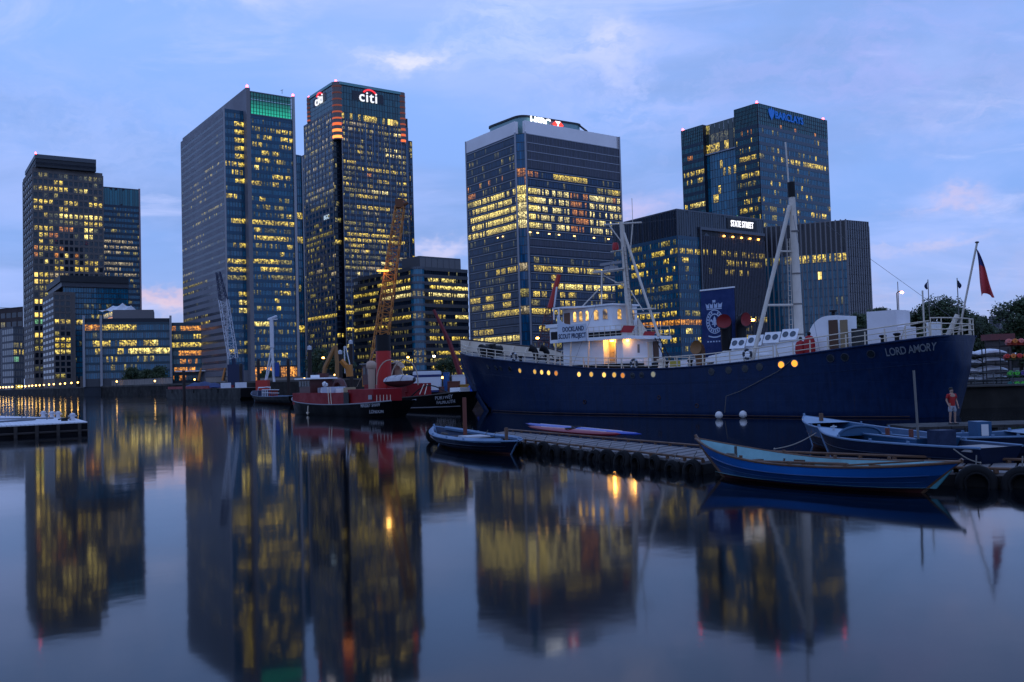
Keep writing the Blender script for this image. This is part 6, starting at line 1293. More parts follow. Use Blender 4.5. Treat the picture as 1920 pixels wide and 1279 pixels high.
def tyre(P, out_, r_, lab):
    if r_ not in tyre_mesh:
        tyre_mesh[r_] = (MB().torus((0, 0, 0), r_*.72, r_*.27, None, 18, 8).mesh('tread', tyre_m), MB().torus((0, -r_*.26, 0), r_*.55, r_*.06, None, 16, 5).mesh('bead', tyre_m))
        for me in tyre_mesh[r_]: me.polygons.foreach_set('use_smooth', [True]*len(me.polygons))
    o = thing('rubber_tyre', lab, 'tyre', P, 0, 'black tyres hung along the pontoon edge'); a_ = math.atan2(out_.y, out_.x) + math.pi/2 + rnd.uniform(-.35, .35)
    M_ = Matrix.Translation(P) @ Matrix.Rotation(a_, 4, 'Z') @ Matrix.Rotation(rnd.uniform(-.3, .15), 4, 'X')
    link('tread', tyre_mesh[r_][0], o, M_); link('bead', tyre_mesh[r_][1], o, M_)
    put('hanging_rope', MB().tube([P + Vector((0, 0, r_*.8)), P - out_*.25 + Vector((0, 0, r_ + .25))], .022, 4), rope_m, o)
e1 = (n1_[1] - n1_[0]).normalized(); o1 = Vector((e1.y, -e1.x, 0)); o1 = o1 if o1.y < 0 else -o1
ords = ['first', 'second', 'third', 'fourth', 'fifth', 'sixth', 'seventh', 'eighth', 'ninth', 'tenth', 'eleventh', 'twelfth', 'thirteenth', 'fourteenth', 'fifteenth', 'sixteenth', 'seventeenth', 'eighteenth', 'nineteenth', 'twentieth']
NT = 17
for k in range(NT):
    f_ = 1 - (k + .35)/NT*.94; p = n1_[0].lerp(n1_[1], f_) + o1*(.2 + rnd.uniform(0, .06)); p.z = .14 + rnd.uniform(-.12, .08)
    tyre(p, o1, (.46, .40, .52, .43, .49)[(k*3) % 5], '%s tyre on the long pontoon counting from the blue rowing boat bow' % ords[k])
e2 = (n2_[2] - n2_[1]).normalized(); o2 = Vector((e2.y, -e2.x, 0)); o2 = o2 if o2.y < 0 else -o2
for k in range(4):
    p = n2_[1] + e2*(.6 + k*1.25) + o2*.28; p.z = .1
    tyre(p, o2, .62, '%s large tyre on the right pontoon counting from the blue rowing boat' % ords[k])
# canoes on the pontoon
def canoe(name, label, P0, P1, z, beam, M_, stripe, group=None):
    ax = (P1 - P0); Ln = ax.length; ax.normalize(); sd_ = Vector((-ax.y, ax.x, 0)); B = Matrix(((ax.x, sd_.x, 0, P0.x), (ax.y, sd_.y, 0, P0.y), (0, 0, 1, z), (0, 0, 0, 1)))
    o = thing(name, label, 'canoe', P0.lerp(P1, .5) + Vector((0, 0, z)), 0, group)
    mb = MB(); st_ = MB(); N = 20
    def pt(i, a): u_ = i/N; w = math.sin(math.pi*u_)**.7*beam/2; return (u_*Ln, math.cos(a)*w, .16 + math.sin(a)*(.17*math.sin(math.pi*u_)**.4) + .10*abs(u_*2 - 1)**3)
    for i in range(N):
        for k in range(10):
            a0, a1 = 2*math.pi*k/10, 2*math.pi*(k+1)/10; mb.quad([pt(i, a0), pt(i+1, a0), pt(i+1, a1), pt(i, a1)])
    put('hull', mb, M_, o, True, B)
    put('deck_stripe', MB().tube([tuple(Vector(pt(i, math.pi*.32)) + Vector((0, 0, .012))) for i in range(3, N - 2)], .018, 5), stripe, o, True, B)
    put('cockpit', MB().torus((Ln*.5, 0, .33), .22, .035, Matrix.Rotation(R(90), 4, 'X') @ Matrix.Scale(1.8, 4, (1, 0, 0)), 16, 6).box((Ln*.5 - .3, -.14, .27), (Ln*.5 + .3, .14, .325)), black_p, o, False, B)
wst = mat('stripe_white', (.62, .62, .65), .5)
canoe('blue_racing_canoe', 'long blue racing canoe with white stripe lying on the tyre-lined pontoon', at_z(985, 800, .55), at_z(1205, 822, .55), .5, .6, mat('canoe_blue', (.01, .05, .38), .3), wst)
canoe('red_racing_canoe', 'long red racing canoe lying in front of the blue one on the pontoon', at_z(990, 806, .5), at_z(1165, 822, .5), .46, .55, mat('canoe_red', (.26, .008, .02), .35), wst)

# ------------------------------------------------------------------ white landing stage at the left
pw = thing('white_landing_stage', 'white decked landing stage with dark sides jutting in at the left edge', 'landing stage', at_z(100, 795, 1.0))
zl = 1.03; c0 = at_z(164, 790.5, zl); c1 = at_z(-60, 801.5, zl); c2 = at_z(140, 784, zl); c3 = at_z(-60, 778, zl)
poly = [(c1.x, c1.y), (c0.x, c0.y), (c2.x, c2.y), (c3.x, c3.y)]
put('side', MB().prism(poly, -.5, zl - .1), mat('stage_side', (.007, .0065, .008), .8, spec=.12, vary=.3, vscale=.6), pw)
N_ = 26
for k in range(N_):
    a, b = k/N_ + .0015, (k+1)/N_ - .0015; q = [c1.lerp(c0, a), c1.lerp(c0, b), c3.lerp(c2, b), c3.lerp(c2, a)]
    put('deck_panel', MB().prism([(p.x, p.y) for p in q], zl - .1, zl + rnd.uniform(-.004, .004)), mat('stage_deck', (.66, .66, .70), .6, vary=.06, vscale=.6), pw)
put('waling', MB().tube([Vector((c1.x, c1.y, .3)), Vector((c0.x, c0.y, .3))], .1, 6), mat('waling_wood', (.035, .028, .026), .8), pw)
for px in (30, 70, 110, 150):
    p = at_z(px, 799 - px*.052, zl); put('fender_post', MB().box((p.x - .12, p.y - .14, -.4), (p.x + .12, p.y - .02, zl - .12)), MATS['waling_wood'], pw)
for px, py, lab in ((81, 783, 'tall white mooring bollard on the landing stage, leftmost'), (97.5, 784, 'squat white mooring bollard on the landing stage, second from the left'), (109, 784, 'white mooring bollard on the landing stage, third from the left'), (136, 788.5, 'white mooring bollard nearest the corner of the landing stage')):
    p = at_z(px, py, zl); o = thing('mooring_bollard', lab, 'bollard', p, 0, 'white bollards on the landing stage')
    put('post', MB().lathe([(.26, 0), (.26, .06), (.19, .1), (.17, .42), (.24, .5), (.24, .58), (.1, .66), (0, .68)], Matrix.Translation(p), 12), mat('bollard_white', (.55, .54, .58), .5), o, True)
    put('cross_bar', MB().tube([p + Vector((-.38, 0, .4)), p + Vector((.38, 0, .4))], .05, 6), MATS['bollard_white'], o)
p = at_z(121, 789.5, zl); o = thing('mooring_cleat', 'dark iron cleat lying between the bollards near the stage corner', 'cleat', p)
put('horns', MB().tube([p + Vector((-.55, 0, .14)), p + Vector((-.2, 0, .22)), p + Vector((.2, 0, .22)), p + Vector((.55, 0, .14))], .06, 6), black_p, o); put('base', MB().box((p.x - .25, p.y - .1, zl), (p.x + .25, p.y + .1, zl + .2)), black_p, o)
o = thing('stage_railing', 'thin grey steel railing on the landing stage at the left edge', 'railing', at_z(0, 781, zl)); gr = mat('rail_steel', (.16, .17, .2), .5, .4)
ra, rb = at_z(-40, 784, zl), at_z(27, 781, zl)
for k in range(5): p = ra.lerp(rb, k/4); put('post', MB().tube([p, p + Vector((0, 0, 1.45))], .035, 5), gr, o)
for h_ in (.4, .75, 1.1, 1.43): put('bar', MB().tube([ra + Vector((0, 0, h_)), rb + Vector((0, 0, h_))], .025, 5), gr, o)
o = thing('gangway_beam', 'dark low gangway frame lying along the landing stage deck', 'gangway', at_z(40, 789, zl))
put('beam', MB().tube([at_z(-20, 792, zl + .08), at_z(66, 786.5, zl + .08)], .09, 6), gr, o); put('beam', MB().tube([at_z(-20, 786, zl + .08), at_z(100, 784, zl + .08)], .07, 6), gr, o)
for px in (41, 49, 88): p = at_z(px, 787, zl); put('stub', MB().tube([p, p + Vector((0, 0, .45))], .05, 5), gr, o)
# small pale mooring float, mid-water left
p = at_z(322, 823, 0)

# ------------------------------------------------------------------ old tugs at the left centre
tug_red = mat('tug_red', (.22, .010, .014), .5, spec=.2, vary=.15, vscale=.6); tug_black = mat('tug_black', (.004, .0045, .0055), .55, spec=.15, vary=.2, vscale=.5); fun_red = mat('funnel_red', (.42, .012, .01), .45)
ven = mat('vent_buff', (.42, .28, .20), .55)
def hullmesh(L_, B_, zs, zl0, rake_b=.9, rake_s=1.2, counter=True):
    mb = MB(); NU, NV = 22, 6
    def hb(u_): return B_/2*(1 - (1 - min(u_/.3, 1))**2.2)*(1 - .25*(1 - (1 - max(0, (u_ - .75)/.25))**1)**2 if u_ < .985 else .62)
    def sz(u_): return zs[1] + (zs[0] - zs[1])*max(0, 1 - u_/.5)**2 + (zs[2] - zs[1])*max(0, (u_ - .5)/.5)**2
    def P(u_, v_, s_): 
        z = -.4 + (sz(u_) + .4)*v_; w = hb(u_)*(.72 + .28*v_**.6) * (1 if u_ < .85 else 1 - (1 - v_)*.5*(u_ - .85)/.15)
        return (L_*u_ + (1 - v_)*rake_b*(1 - u_)**4 - (1 - v_)*rake_s*u_**6, s_*w, z)
    for s_ in (1, -1):
        for i in range(NU):
            for j in range(NV):
                q = [P(i/NU, j/NV, s_), P((i+1)/NU, j/NV, s_), P((i+1)/NU, (j+1)/NV, s_), P(i/NU, (j+1)/NV, s_)]; mb.quad(q if s_ > 0 else q[::-1])
    mb.quad([P(1, j/NV, 1) for j in range(NV+1)] + [P(1, j/NV, -1) for j in range(NV, -1, -1)])
    dk = MB()
    for i in range(NU):
        a_, b_ = P(i/NU, .97, 1), P((i+1)/NU, .97, 1); dk.quad([(a_[0], -a_[1], a_[2]), (b_[0], -b_[1], b_[2]), (b_[0], b_[1], b_[2]), (a_[0], a_[1], a_[2])])
    rl = MB()
    for s_ in (1, -1): rl.tube([P(i/NU, 1, s_) for i in range(NU+1)], .07, 6)
    return mb, dk, rl, P, sz
def frame_of(bow, stern):
    ax = (stern - bow).normalized(); sd_ = Vector((-ax.y, ax.x, 0)); return Matrix(((ax.x, sd_.x, 0, bow.x), (ax.y, sd_.y, 0, bow.y), (0, 0, 1, 0), (0, 0, 0, 1))), (stern - bow).length
bow = v2(-27.6, 117); stn = v2(-11.2, 95.2); B, L_ = frame_of(bow, stn)
tug = thing('red_fireboat', 'old fireboat with dark red upperworks, black hull and white lettering on its stern', 'boat', bow.lerp(stn, .5))
mbh, mbd, mbr, P_, sz_ = hullmesh(L_, 4.6, (2.0, 1.25, 1.7), 0)
def tp(name, mb, M_, smooth=False, parent=None): return put(name, mb, M_, parent or tug, smooth, B)
tp('hull', mbh, tug_black, True); tp('deck', mbd, deck_m); tp('rubbing_band', mbr, mat('rub_white', (.2, .2, .22), .6), True)
tp('red_casing', MB().prism([(4.2, -1.9), (L_*.68, -2.05), (L_*.68, 2.05), (4.2, 1.9), (3.4, 1.2), (3.4, -1.2)], 1.2, 2.55), tug_red)
tp('aft_casing', MB().prism([(L_*.68, -1.85), (L_*.88, -1.7), (L_*.88, 1.7), (L_*.68, 1.85)], 1.2, 2.9), tug_red)
tp('wheelhouse', MB().prism([(5.0, -1.35), (8.2, -1.45), (8.2, 1.45), (5.0, 1.35)], 2.5, 4.15), mat('tug_brown', (.075, .018, .016), .5))
tp('wheelhouse_roof', MB().prism([(4.5, -1.75), (8.7, -1.85), (8.7, 1.85), (4.5, 1.75)], 4.15, 4.32).box((6.1, -.4, 4.32), (6.9, .4, 4.65)), white_p)
for k in range(4): x = 5.15 + k*.78; tp('window', MB().box((x, -1.48, 3.3), (x + .6, -1.42, 3.95)), mat('cabin_glass_dark', (.02, .03, .04), .1))
rr_ = random.Random(5)
for k in range(9):
    x = 9 + k*.75; tp('deck_gear', MB().box((x, -1.5 + rr_.uniform(0, 1), 2.55), (x + rr_.uniform(.3, .7), -.3 + rr_.uniform(0, 1), 2.55 + rr_.uniform(.25, .6))), rr_.choice([white_p, mat('gear_tan', (.35, .28, .16), .7), mat('gear_grey', (.25, .26, .3), .6)]))
tp('fire_monitor', MB().tube([(9.2, 0, 2.5), (9.2, 0, 3.3), (9.7, -.3, 3.7), (10.4, -.8, 3.6)], .16, 8).lathe([(0, 0), (.3, .1), (.35, .35), (0, .6)], Matrix.Translation((9.2, 0, 3.2)), 10), white_p, True)
tp('tarpaulin', MB().prism([(11.5, -1.6), (14.2, -1.7), (14.0, .2), (11.8, .4)], 2.55, 3.2), mat('tarp_light', (.45, .47, .55), .8, bump=.8, bscale=3))
tp('hatch_hood', MB().torus((11.3, .8, 2.6), 1.3, .35, Matrix.Rotation(0, 4, 'Z'), 12, 6, 0, math.pi), mat('tug_brown', (.075, .018, .016), .5), True)
tp('ladder', MB().tube([(14.5, -2.1, 1.2), (14.0, -2.0, 3.2)], .05, 5).tube([(15.1, -2.1, 1.2), (14.6, -2.0, 3.2)], .05, 5), cream_p)
tp('doorway', MB().box((18.0, -2.09, 1.3), (19.2, -2.03, 2.6)), black_p)
for k in range(5): tp('stern_rail', MB().tube([(L_*.9 + k*.5, -1.6 + k*.12, 1.5), (L_*.9 + k*.5, -1.6 + k*.12, 2.3)], .03, 5), cream_p)
def stern_text(o_, s_, size, Bm, P_f, u_, v_, M_, dx=0):
    p = Vector(P_f(u_, v_, -1)); pa = Vector(P_f(u_ - .02, v_, -1)); pb = Vector(P_f(min(1, u_ + .02), v_, -1)); ex = (pb - pa).normalized(); nz = ex.cross(Vector((0, 0, 1))).normalized(); ey = nz.cross(ex)
    me = text_mesh(s_, size, .01, bold=.01); me.materials.clear(); me.materials.append(M_)
    link('lettering', me, o_, Bm @ Matrix(((ex.x, ey.x, nz.x, p.x + nz.x*.06), (ex.y, ey.y, nz.y, p.y + nz.y*.06), (ex.z, ey.z, nz.z, p.z + nz.z*.06), (0, 0, 0, 1))))
lw = mat('lettering_white', (.28, .28, .30), .5)
stern_text(tug, 'MASSEY SHAW', .52, B, P_, .885, .86, lw); stern_text(tug, 'LONDON', .5, B, P_, .915, .50, lw)
tp('stern_crest', MB().box((L_*.86, -2.0, 1.85), (L_*.88, -1.86, 2.3)), lw)
tp('navigation_post', MB().tube([(4.2, -.6, 2), (4.2, -.6, 5.0)], .05, 6), black_p)
tp('anchor', MB().tube([(9.5, -2.35, 1.1), (9.5, -2.4, .2)], .06, 5).tube([(9.2, -2.4, .35), (9.5, -2.42, .1), (9.8, -2.4, .35)], .06, 5), cream_p)
p = at_z(622, 774, 0); o = thing('green_float', 'small green float beside the fireboat hull', 'float', p); put('ball', MB().lathe([(0, -.1), (.28, 0), (.38, .35), (.28, .7), (0, .8)], Matrix.Translation(p), 12), mat('float_green', (.01, .12, .05), .5), o, True); put('eye', MB().torus((p.x, p.y, .82), .07, .03, None, 8, 5), black_p, o)

# steam tug behind, red and black funnel
bow = v2(-27.5, 134); stn = v2(-4.8, 106.6); B, L_ = frame_of(bow, stn)
tug = thing('steam_tug', 'black steam tug with tall red and black funnel, buff ventilators and a covered lifeboat', 'boat', bow.lerp(stn, .5))
mbh, mbd, mbr, P_, sz_ = hullmesh(L_, 5.6, (2.7, 1.5, 2.25), 0)
tp('hull', mbh, tug_black, True); tp('deck', mbd, deck_m); tp('rubbing_band', mbr, mat('rub_brown', (.06, .05, .045), .7), True)
tp('stern_band', MB().tube([P_(i/22, .38, -1) for i in range(13, 23)], .07, 6), mat('rub_white', (.2, .2, .22), .6), True)
def loc_px(px, py, y):          # boat-local point seen at a pixel, at depth y
    return B.inverted() @ at_y(px, py, y)
fb = loc_px(720, 716, 118); ft = loc_px(720, 628, 118)
f_ = tp('funnel', MB().lathe([(1.02, 1.6), (.98, fb.z), (.95, ft.z - 2.0)], Matrix.Translation((fb.x, fb.y, 0)), 20), fun_red, True)
tp('funnel_top', MB().lathe([(.96, ft.z - 2.05), (.94, ft.z), (.84, ft.z), (.84, ft.z - .6)], Matrix.Translation((fb.x, fb.y, 0)), 20), black_p, True, f_)
tp('casing', MB().prism([(fb.x - 4.5, -1.8), (fb.x + 5.5, -1.8), (fb.x + 5.5, 1.8), (fb.x - 4.5, 1.8)], 1.4, 3.3), tug_red)
tp('wheelhouse', MB().prism([(fb.x - 5.2, -1.6), (fb.x - 2.2, -1.6), (fb.x - 2.2, 1.6), (fb.x - 5.2, 1.6)], 3.2, 5.9), mat('tug_brown', (.075, .018, .016), .5))
tp('wheelhouse_roof', MB().prism([(fb.x - 5.5, -1.9), (fb.x - 1.9, -1.9), (fb.x - 1.9, 1.9), (fb.x - 5.5, 1.9)], 5.9, 6.05), mat('grey_paint', (.16, .16, .17), .6))
for k in range(3): tp('window', MB().box((fb.x - 5 + k*.95, -1.64, 4.6), (fb.x - 4.4 + k*.95, -1.58, 5.5)), MATS['cabin_glass_dark'])
mst = loc_px(687, 640, 121); tp('mast', MB().tube([(mst.x, 0, 1.5), (mst.x, 0, mst.z + .4)], .16, 8, r1=.1).tube([(mst.x, 0, mst.z - .4), (mst.x - 3, -1.5, 3)], .03, 4).tube([(mst.x, 0, mst.z - 1), (mst.x + 2.4, .5, 4.8)], .04, 4), mat('mast_buff', (.33, .24, .17), .5))
def tcowl(px, py, yd, rad, face):
    q = loc_px(px, py, yd); a = Vector(face).normalized()
    c_ = tp('ventilator', MB().tube([(q.x, q.y, 2.0), (q.x, q.y, q.z - rad*.9), Vector((q.x, q.y, q.z - rad*.1)) + a*rad*.2, Vector((q.x, q.y, q.z + rad*.3)) + a*rad*.6], rad*.6, 12, r1=rad*1.05).lathe([(0, rad*.98), (rad*.5, rad*.85), (rad*.87, rad*.5), (rad, 0), (rad*.87, -rad*.5)], Matrix.Translation((q.x, q.y, q.z)), 12), ven, True)
tcowl(696, 686, 113, .62, (-.6, .4, 0)); tcowl(745, 686, 122, .72, (.8, .3, 0))
for a_, b_ in ((706, 757), (733, 784)):
    pts = []
    for k in range(13):
        t_ = math.pi*k/12; pts.append(loc_px((a_ + b_)/2 - math.cos(t_)*(b_ - a_)/2, 722 - 47*math.sin(t_)**.8, 112.5))
    tp('davit', MB().tube(pts, .07, 6), mat('davit_buff', (.40, .30, .22), .5), True)
lb0 = loc_px(722, 716, 112); lb1 = loc_px(777, 713, 112)
lb = thing('covered_lifeboat', 'dark red lifeboat under a pale canvas cover slung beside the red funnel', 'boat', B @ lb0.lerp(lb1, .5))
mb = MB(); mc_ = MB(); ax_ = (lb1 - lb0); N = 14
for i in range(N):
    for k in range(6):
        def q_(i_, k_, up): 
            u_ = i_/N; w = 1.0*math.sin(math.pi*min(.98, max(.02, u_)))**.5; a_ = math.pi*k_/6; c_ = lb0.lerp(lb1, u_)
            return (c_.x, c_.y + math.cos(a_)*w, c_.z + (math.sin(a_)*.75*w**.5 if up else -math.sin(a_)*.75*w))
        mc_.quad([q_(i, k, 1), q_(i+1, k, 1), q_(i+1, k+1, 1), q_(i, k+1, 1)]); mb.quad([q_(i, k, 0), q_(i, k+1, 0), q_(i+1, k+1, 0), q_(i+1, k, 0)])
put('hull', mb, mat('lifeboat_maroon', (.07, .012, .014), .5), lb, True, B); put('canvas_cover', mc_, mat('canvas_grey', (.50, .48, .50), .85, vary=.15, vscale=1.5, bump=.6, bscale=3), lb, True, B)
for u_ in (.25, .5, .75): c_ = lb0.lerp(lb1, u_); put('lashing', MB().tube([(c_.x, c_.y - 1, c_.z), (c_.x, c_.y - .6, c_.z + .62), (c_.x, c_.y, c_.z + .8), (c_.x, c_.y + .7, c_.z + .55)], .025, 4), rope_m, lb, False, B)
arc_ = [P_(.72 + .2*k/10, 1, -1) for k in range(11)]
tp('tow_arch', MB().tube([(p[0], p[1] + 1.2, p[2] + .1 + 1.1*math.sin(math.pi*k/10)) for k, p in enumerate(arc_)], .08, 6), black_p, True)
tp('tow_stays', MB().tube([(L_*.8, -2.3, 2.0), (L_*.79, -1.4, 3.2)], .05, 5).tube([(L_*.83, -2.3, 2.0), (L_*.81, -1.4, 3.2)], .05, 5), cream_p)
tp('stern_locker', MB().box((L_*.93, -1.2, 2.1), (L_*.985, .2, 2.7)), white_p)
stern_text(tug, 'PORTWEY', .62, B, P_, .94, .82, lw); stern_text(tug, 'FALMOUTH', .56, B, P_, .945, .60, lw)
tp('bollard', MB().lathe([(.3, 0), (.2, .1), (.2, .6), (.32, .7), (0, .75)], Matrix.Translation((L_*.7, -1.8, 1.6)), 10), tug_red, True)
for u_ in (.2, .35, .5, .62): tp('stanchion', MB().tube([P_(u_, 1, -1), tuple(Vector(P_(u_, 1, -1)) + Vector((0, 0, 1)))], .03, 5), cream_p)
tp('rail', MB().tube([tuple(Vector(P_(u_, 1, -1)) + Vector((0, 0, .95))) for u_ in (.1, .2, .35, .5, .62, .7)], .03, 5), cream_p)
# ------------------------------------------------------------------ far quay furniture
def quay_depth(px):
    d = ray(px, 706 - .0287*(px - 960)); k = d.x/d.y; best = 400
    for a, b in zip(quay_line, quay_line[1:]):
        den = (b.x - a.x) - k*(b.y - a.y)
        if abs(den) < 1e-6: continue
        t = (k*a.y - a.x)/den
        if 0 <= t <= 1: return a.y + (b.y - a.y)*t
    return best
lamp_y = mat('globe_lamp', (.4, .3, .15), .4, emit=(1, .56, .13), es=9)
lamp_w = mat('globe_lamp_white', (.4, .38, .3), .4, emit=(1, .82, .45), es=20); lamp_o = mat('sodium_lamp', (.4, .2, .08), .4, emit=(1, .30, .04), es=40)
iron = mat('lamp_iron', (.02, .02, .022), .6)
LP_ = [(0, 726.5), (6, 726.2), (11.5, 726), (17, 725.8), (23, 725.5), (35, 724.8), (41, 724.5), (47.5, 724.2), (54.5, 723.6), (60.5, 723.2), (67.5, 722.8), (74.5, 722.4), (82.5, 721.8), (92, 721), (101, 720.4), (113, 719.8), (122, 719), (134, 718), (146, 717.2), (160, 716.8), (174, 716.2), (180, 716), (219, 715.4), (290.5, 714.4), (365, 711.6)]
nthw = lambda k: '%s promenade globe lamp counted from the left edge of the picture' % (['first', 'second', 'third', 'fourth', 'fifth', 'sixth', 'seventh', 'eighth', 'ninth', 'tenth', 'eleventh', 'twelfth', 'thirteenth', 'fourteenth', 'fifteenth', 'sixteenth', 'seventeenth', 'eighteenth', 'nineteenth', 'twentieth', 'twenty-first', 'twenty-second', 'twenty-third', 'twenty-fourth', 'twenty-fifth'][k])
for k, (px, py) in enumerate(LP_):
    yd = quay_depth(px) - .9; P = col_at(px, yd); z = z_at(px, py, P); r_ = .36 * yd/560 + .1
    o = thing('promenade_lamp', nthw(k), 'lamp', (P.x, P.y, GZ), 0, 'globe lamps along the far promenade')
    put('post', MB().tube([(P.x, P.y, GZ - .6), (P.x, P.y, z - r_)], .12, 6), iron, o)
    put('globe', MB().lathe([(0, -r_*1.3), (r_*.5, -r_), (r_, -.1), (r_*.9, r_*.6), (0, r_)], Matrix.Translation((P.x, P.y, z)), 10), lamp_y, o, True)
hoard = mat('hoarding_cream', (.22, .19, .17), .8, vary=.12, vscale=.1)
def hoarding(a_px, b_px, ya, yb, top, lab):
    a, b = col_at(a_px, ya), col_at(b_px, yb); o = thing('quay_hoarding', lab, 'wall', (a.x, a.y, GZ), 0, 'cream hoardings on the far quay'); n = max(3, int((b - a).length/3.2)); zt = z_at((a_px+b_px)/2, top, a.lerp(b, .5))
    for k in range(n):
        p, q = a.lerp(b, k/n + .002), a.lerp(b, (k+1)/n - .002); put('panel', MB().prism([(p.x, p.y), (q.x, q.y), (q.x, q.y + .3), (p.x, p.y + .3)], GZ, zt), hoard, o)
    put('capping', MB().prism([(a.x, a.y - .1), (b.x, b.y - .1), (b.x, b.y + .4), (a.x, a.y + .4)], zt, zt + .2), concrete, o)
hoarding(209, 322, 462, 402, 711, 'long cream hoarding in front of the low glass office'); hoarding(386, 432, 396, 394, 707, 'short cream hoarding beside the lattice crane'); hoarding(484, 566, 392, 388, 708, 'cream hoarding below the green crowned tower'); hoarding(588, 640, 384, 380, 704, 'cream hoarding left of the red funnel')
# street lamps of other places
def street_lamp(px, py, yd, M_, lab, r_=.35, base=GZ, arm=0.0, dark=False, h_extra=0):
    P = col_at(px, yd); z = z_at(px, py, P); o = thing('street_lamp', lab, 'lamp', (P.x - arm, P.y, base))
    put('post', MB().tube([(P.x - arm, P.y, base), (P.x - arm, P.y, z - (.1 if arm else r_)), (P.x - arm*.7, P.y, z + .12), (P.x - .2, P.y, z + .15)] if arm else [(P.x, P.y, base), (P.x, P.y, z - r_)], .09 if not arm else .07, 6), iron, o)
    put('lantern', MB().lathe([(0, -r_*.6), (r_*.8, -r_*.4), (r_, .05), (r_*.6, r_*.5), (0, r_*.6)], Matrix.Translation((P.x, P.y, z)), 10), M_, o, True)
street_lamp(1697, 548, 128, lamp_o, 'orange street lamp on a curved arm above the ship stern', .22, 1.8, .7)
street_lamp(1415, 600, 205, lamp_o, 'bright orange lamp shining behind the black ventilators', .48, 1.8); street_lamp(1010, 634, 240, lamp_o, 'orange lamp shining left of the white wheelhouse', .42, GZ)
street_lamp(607, 671, 352, mat('sodium_soft', (.4, .2, .08), .4, emit=(1, .42, .08), es=18), 'orange quay lamp above the left end of the fireboat', .55); street_lamp(629, 703, 352, lamp_y, 'low yellow quay lamp above the fireboat wheelhouse', .6); street_lamp(571, 710, 352, lamp_y, 'yellow quay lamp left of the fireboat bow', .55)
street_lamp(766, 670, 350, MATS['sodium_soft'], 'orange quay lamp right of the red funnel', .5); street_lamp(815, 668, 350, lamp_w, 'white quay lamp above the white striped cabin', .55); street_lamp(830, 708, 340, lamp_y, 'low yellow lamp beside the white striped cabin', .6); street_lamp(1893, 617, 150, mat('sodium_faint', (.4, .2, .08), .4, emit=(1, .45, .08), es=12), 'small orange lamp among the trees at the right edge', .16, 1.8)
# ------------------------------------------------------------------ trees
bark = mat('tree_bark', (.03, .022, .016), .9); leaf_m = bpy.data.materials.new('tree_leaves'); leaf_m.use_nodes = True
def leafmat():
    nt = leaf_m.node_tree; b = nt.nodes['Principled BSDF']; g = nt.nodes.new('ShaderNodeNewGeometry'); r = nt.nodes.new('ShaderNodeValToRGB')
    r.color_ramp.elements[0].color = (.016, .032, .012, 1); r.color_ramp.elements[1].color = (.05, .075, .025, 1); nt.links.new(g.outputs['Random Per Island'], r.inputs[0]); nt.links.new(r.outputs[0], b.inputs['Base Color']); b.inputs['Roughness'].default_value = .7
leafmat()
def tree(name, label, P, base, H, Rc, seed, n=2600, leaf=.3, group=None):
    rg = random.Random(seed); o = thing(name, label, 'tree', (P.x, P.y, base), 0, group); tr = MB(); lv = MB()
    top = Vector((P.x + rg.uniform(-.4, .4), P.y, base + H*.8)); root = Vector((P.x, P.y, base))
    tr.tube([root, root.lerp(top, .35) + Vector((rg.uniform(-.2, .2), 0, 0)), top], H*.028, 7, r1=H*.008)
    clumps = []
    for k in range(46):
        a = rg.uniform(0, 2*math.pi); v = rg.uniform(.30, 1.0); rr = Rc*(math.sin(math.pi*min(1, (v - .18)/.86))**.6)*rg.uniform(.35, .95)
        c = Vector((P.x + math.cos(a)*rr, P.y + math.sin(a)*rr, base + H*v*.93)); clumps.append((c, Rc*rg.uniform(.24, .46)))
        if k % 2 == 0: s_ = root.lerp(top, rg.uniform(.3, .8)); tr.tube([s_, s_.lerp(c, .5) + Vector((0, 0, .2)), c], H*.010, 5, r1=.02)
    for k in range(n):
        c, r_ = rg.choice(clumps); d = Vector((rg.gauss(0, 1), rg.gauss(0, 1), rg.gauss(0, .8))); d = d.normalized()*r_*rg.random()**.45; p = c + d
        a = Vector((rg.gauss(0, 1), rg.gauss(0, 1), rg.gauss(0, 1))).normalized(); b = a.orthogonal().normalized(); s_ = leaf*rg.uniform(.6, 1.5)
        lv.quad([p - a*s_*.5, p + b*s_*.32, p + a*s_*.5, p - b*s_*.32])
    put('trunk', tr, bark, o); put('crown', lv, leaf_m, o, kind=None)
for k, (px, py, yd, rc, lab) in enumerate(((1612, 588, 150, 3.0, 'low dark tree left of the white deck locker'), (1655, 574, 160, 3.2, 'dark tree top showing just above the white deck locker'), (1715, 584, 150, 4.2, 'dark tree behind the blue flags, left of the tallest'), (1768, 556, 148, 5.0, 'tallest dark tree behind the ship stern'), (1806, 575, 146, 3.6, 'dark tree behind the flagstaff at the stern'), (1838, 590, 150, 2.6, 'thin leafy tree just right of the flagstaff'), (1862, 612, 152, 2.2, 'small dark tree right of the thin one'), (1915, 560, 140, 4.6, 'tall dark tree cut by the right edge of the picture'), (1948, 590, 138, 4.0, 'dark tree half out of frame at the right edge'))):
    P = col_at(px, yd); zt = z_at(px, py, P); tree('dark_tree', lab, P, 1.8, (zt - 1.8)*.99, rc, 100 + k, 11000, .42, 'trees behind the ship stern')
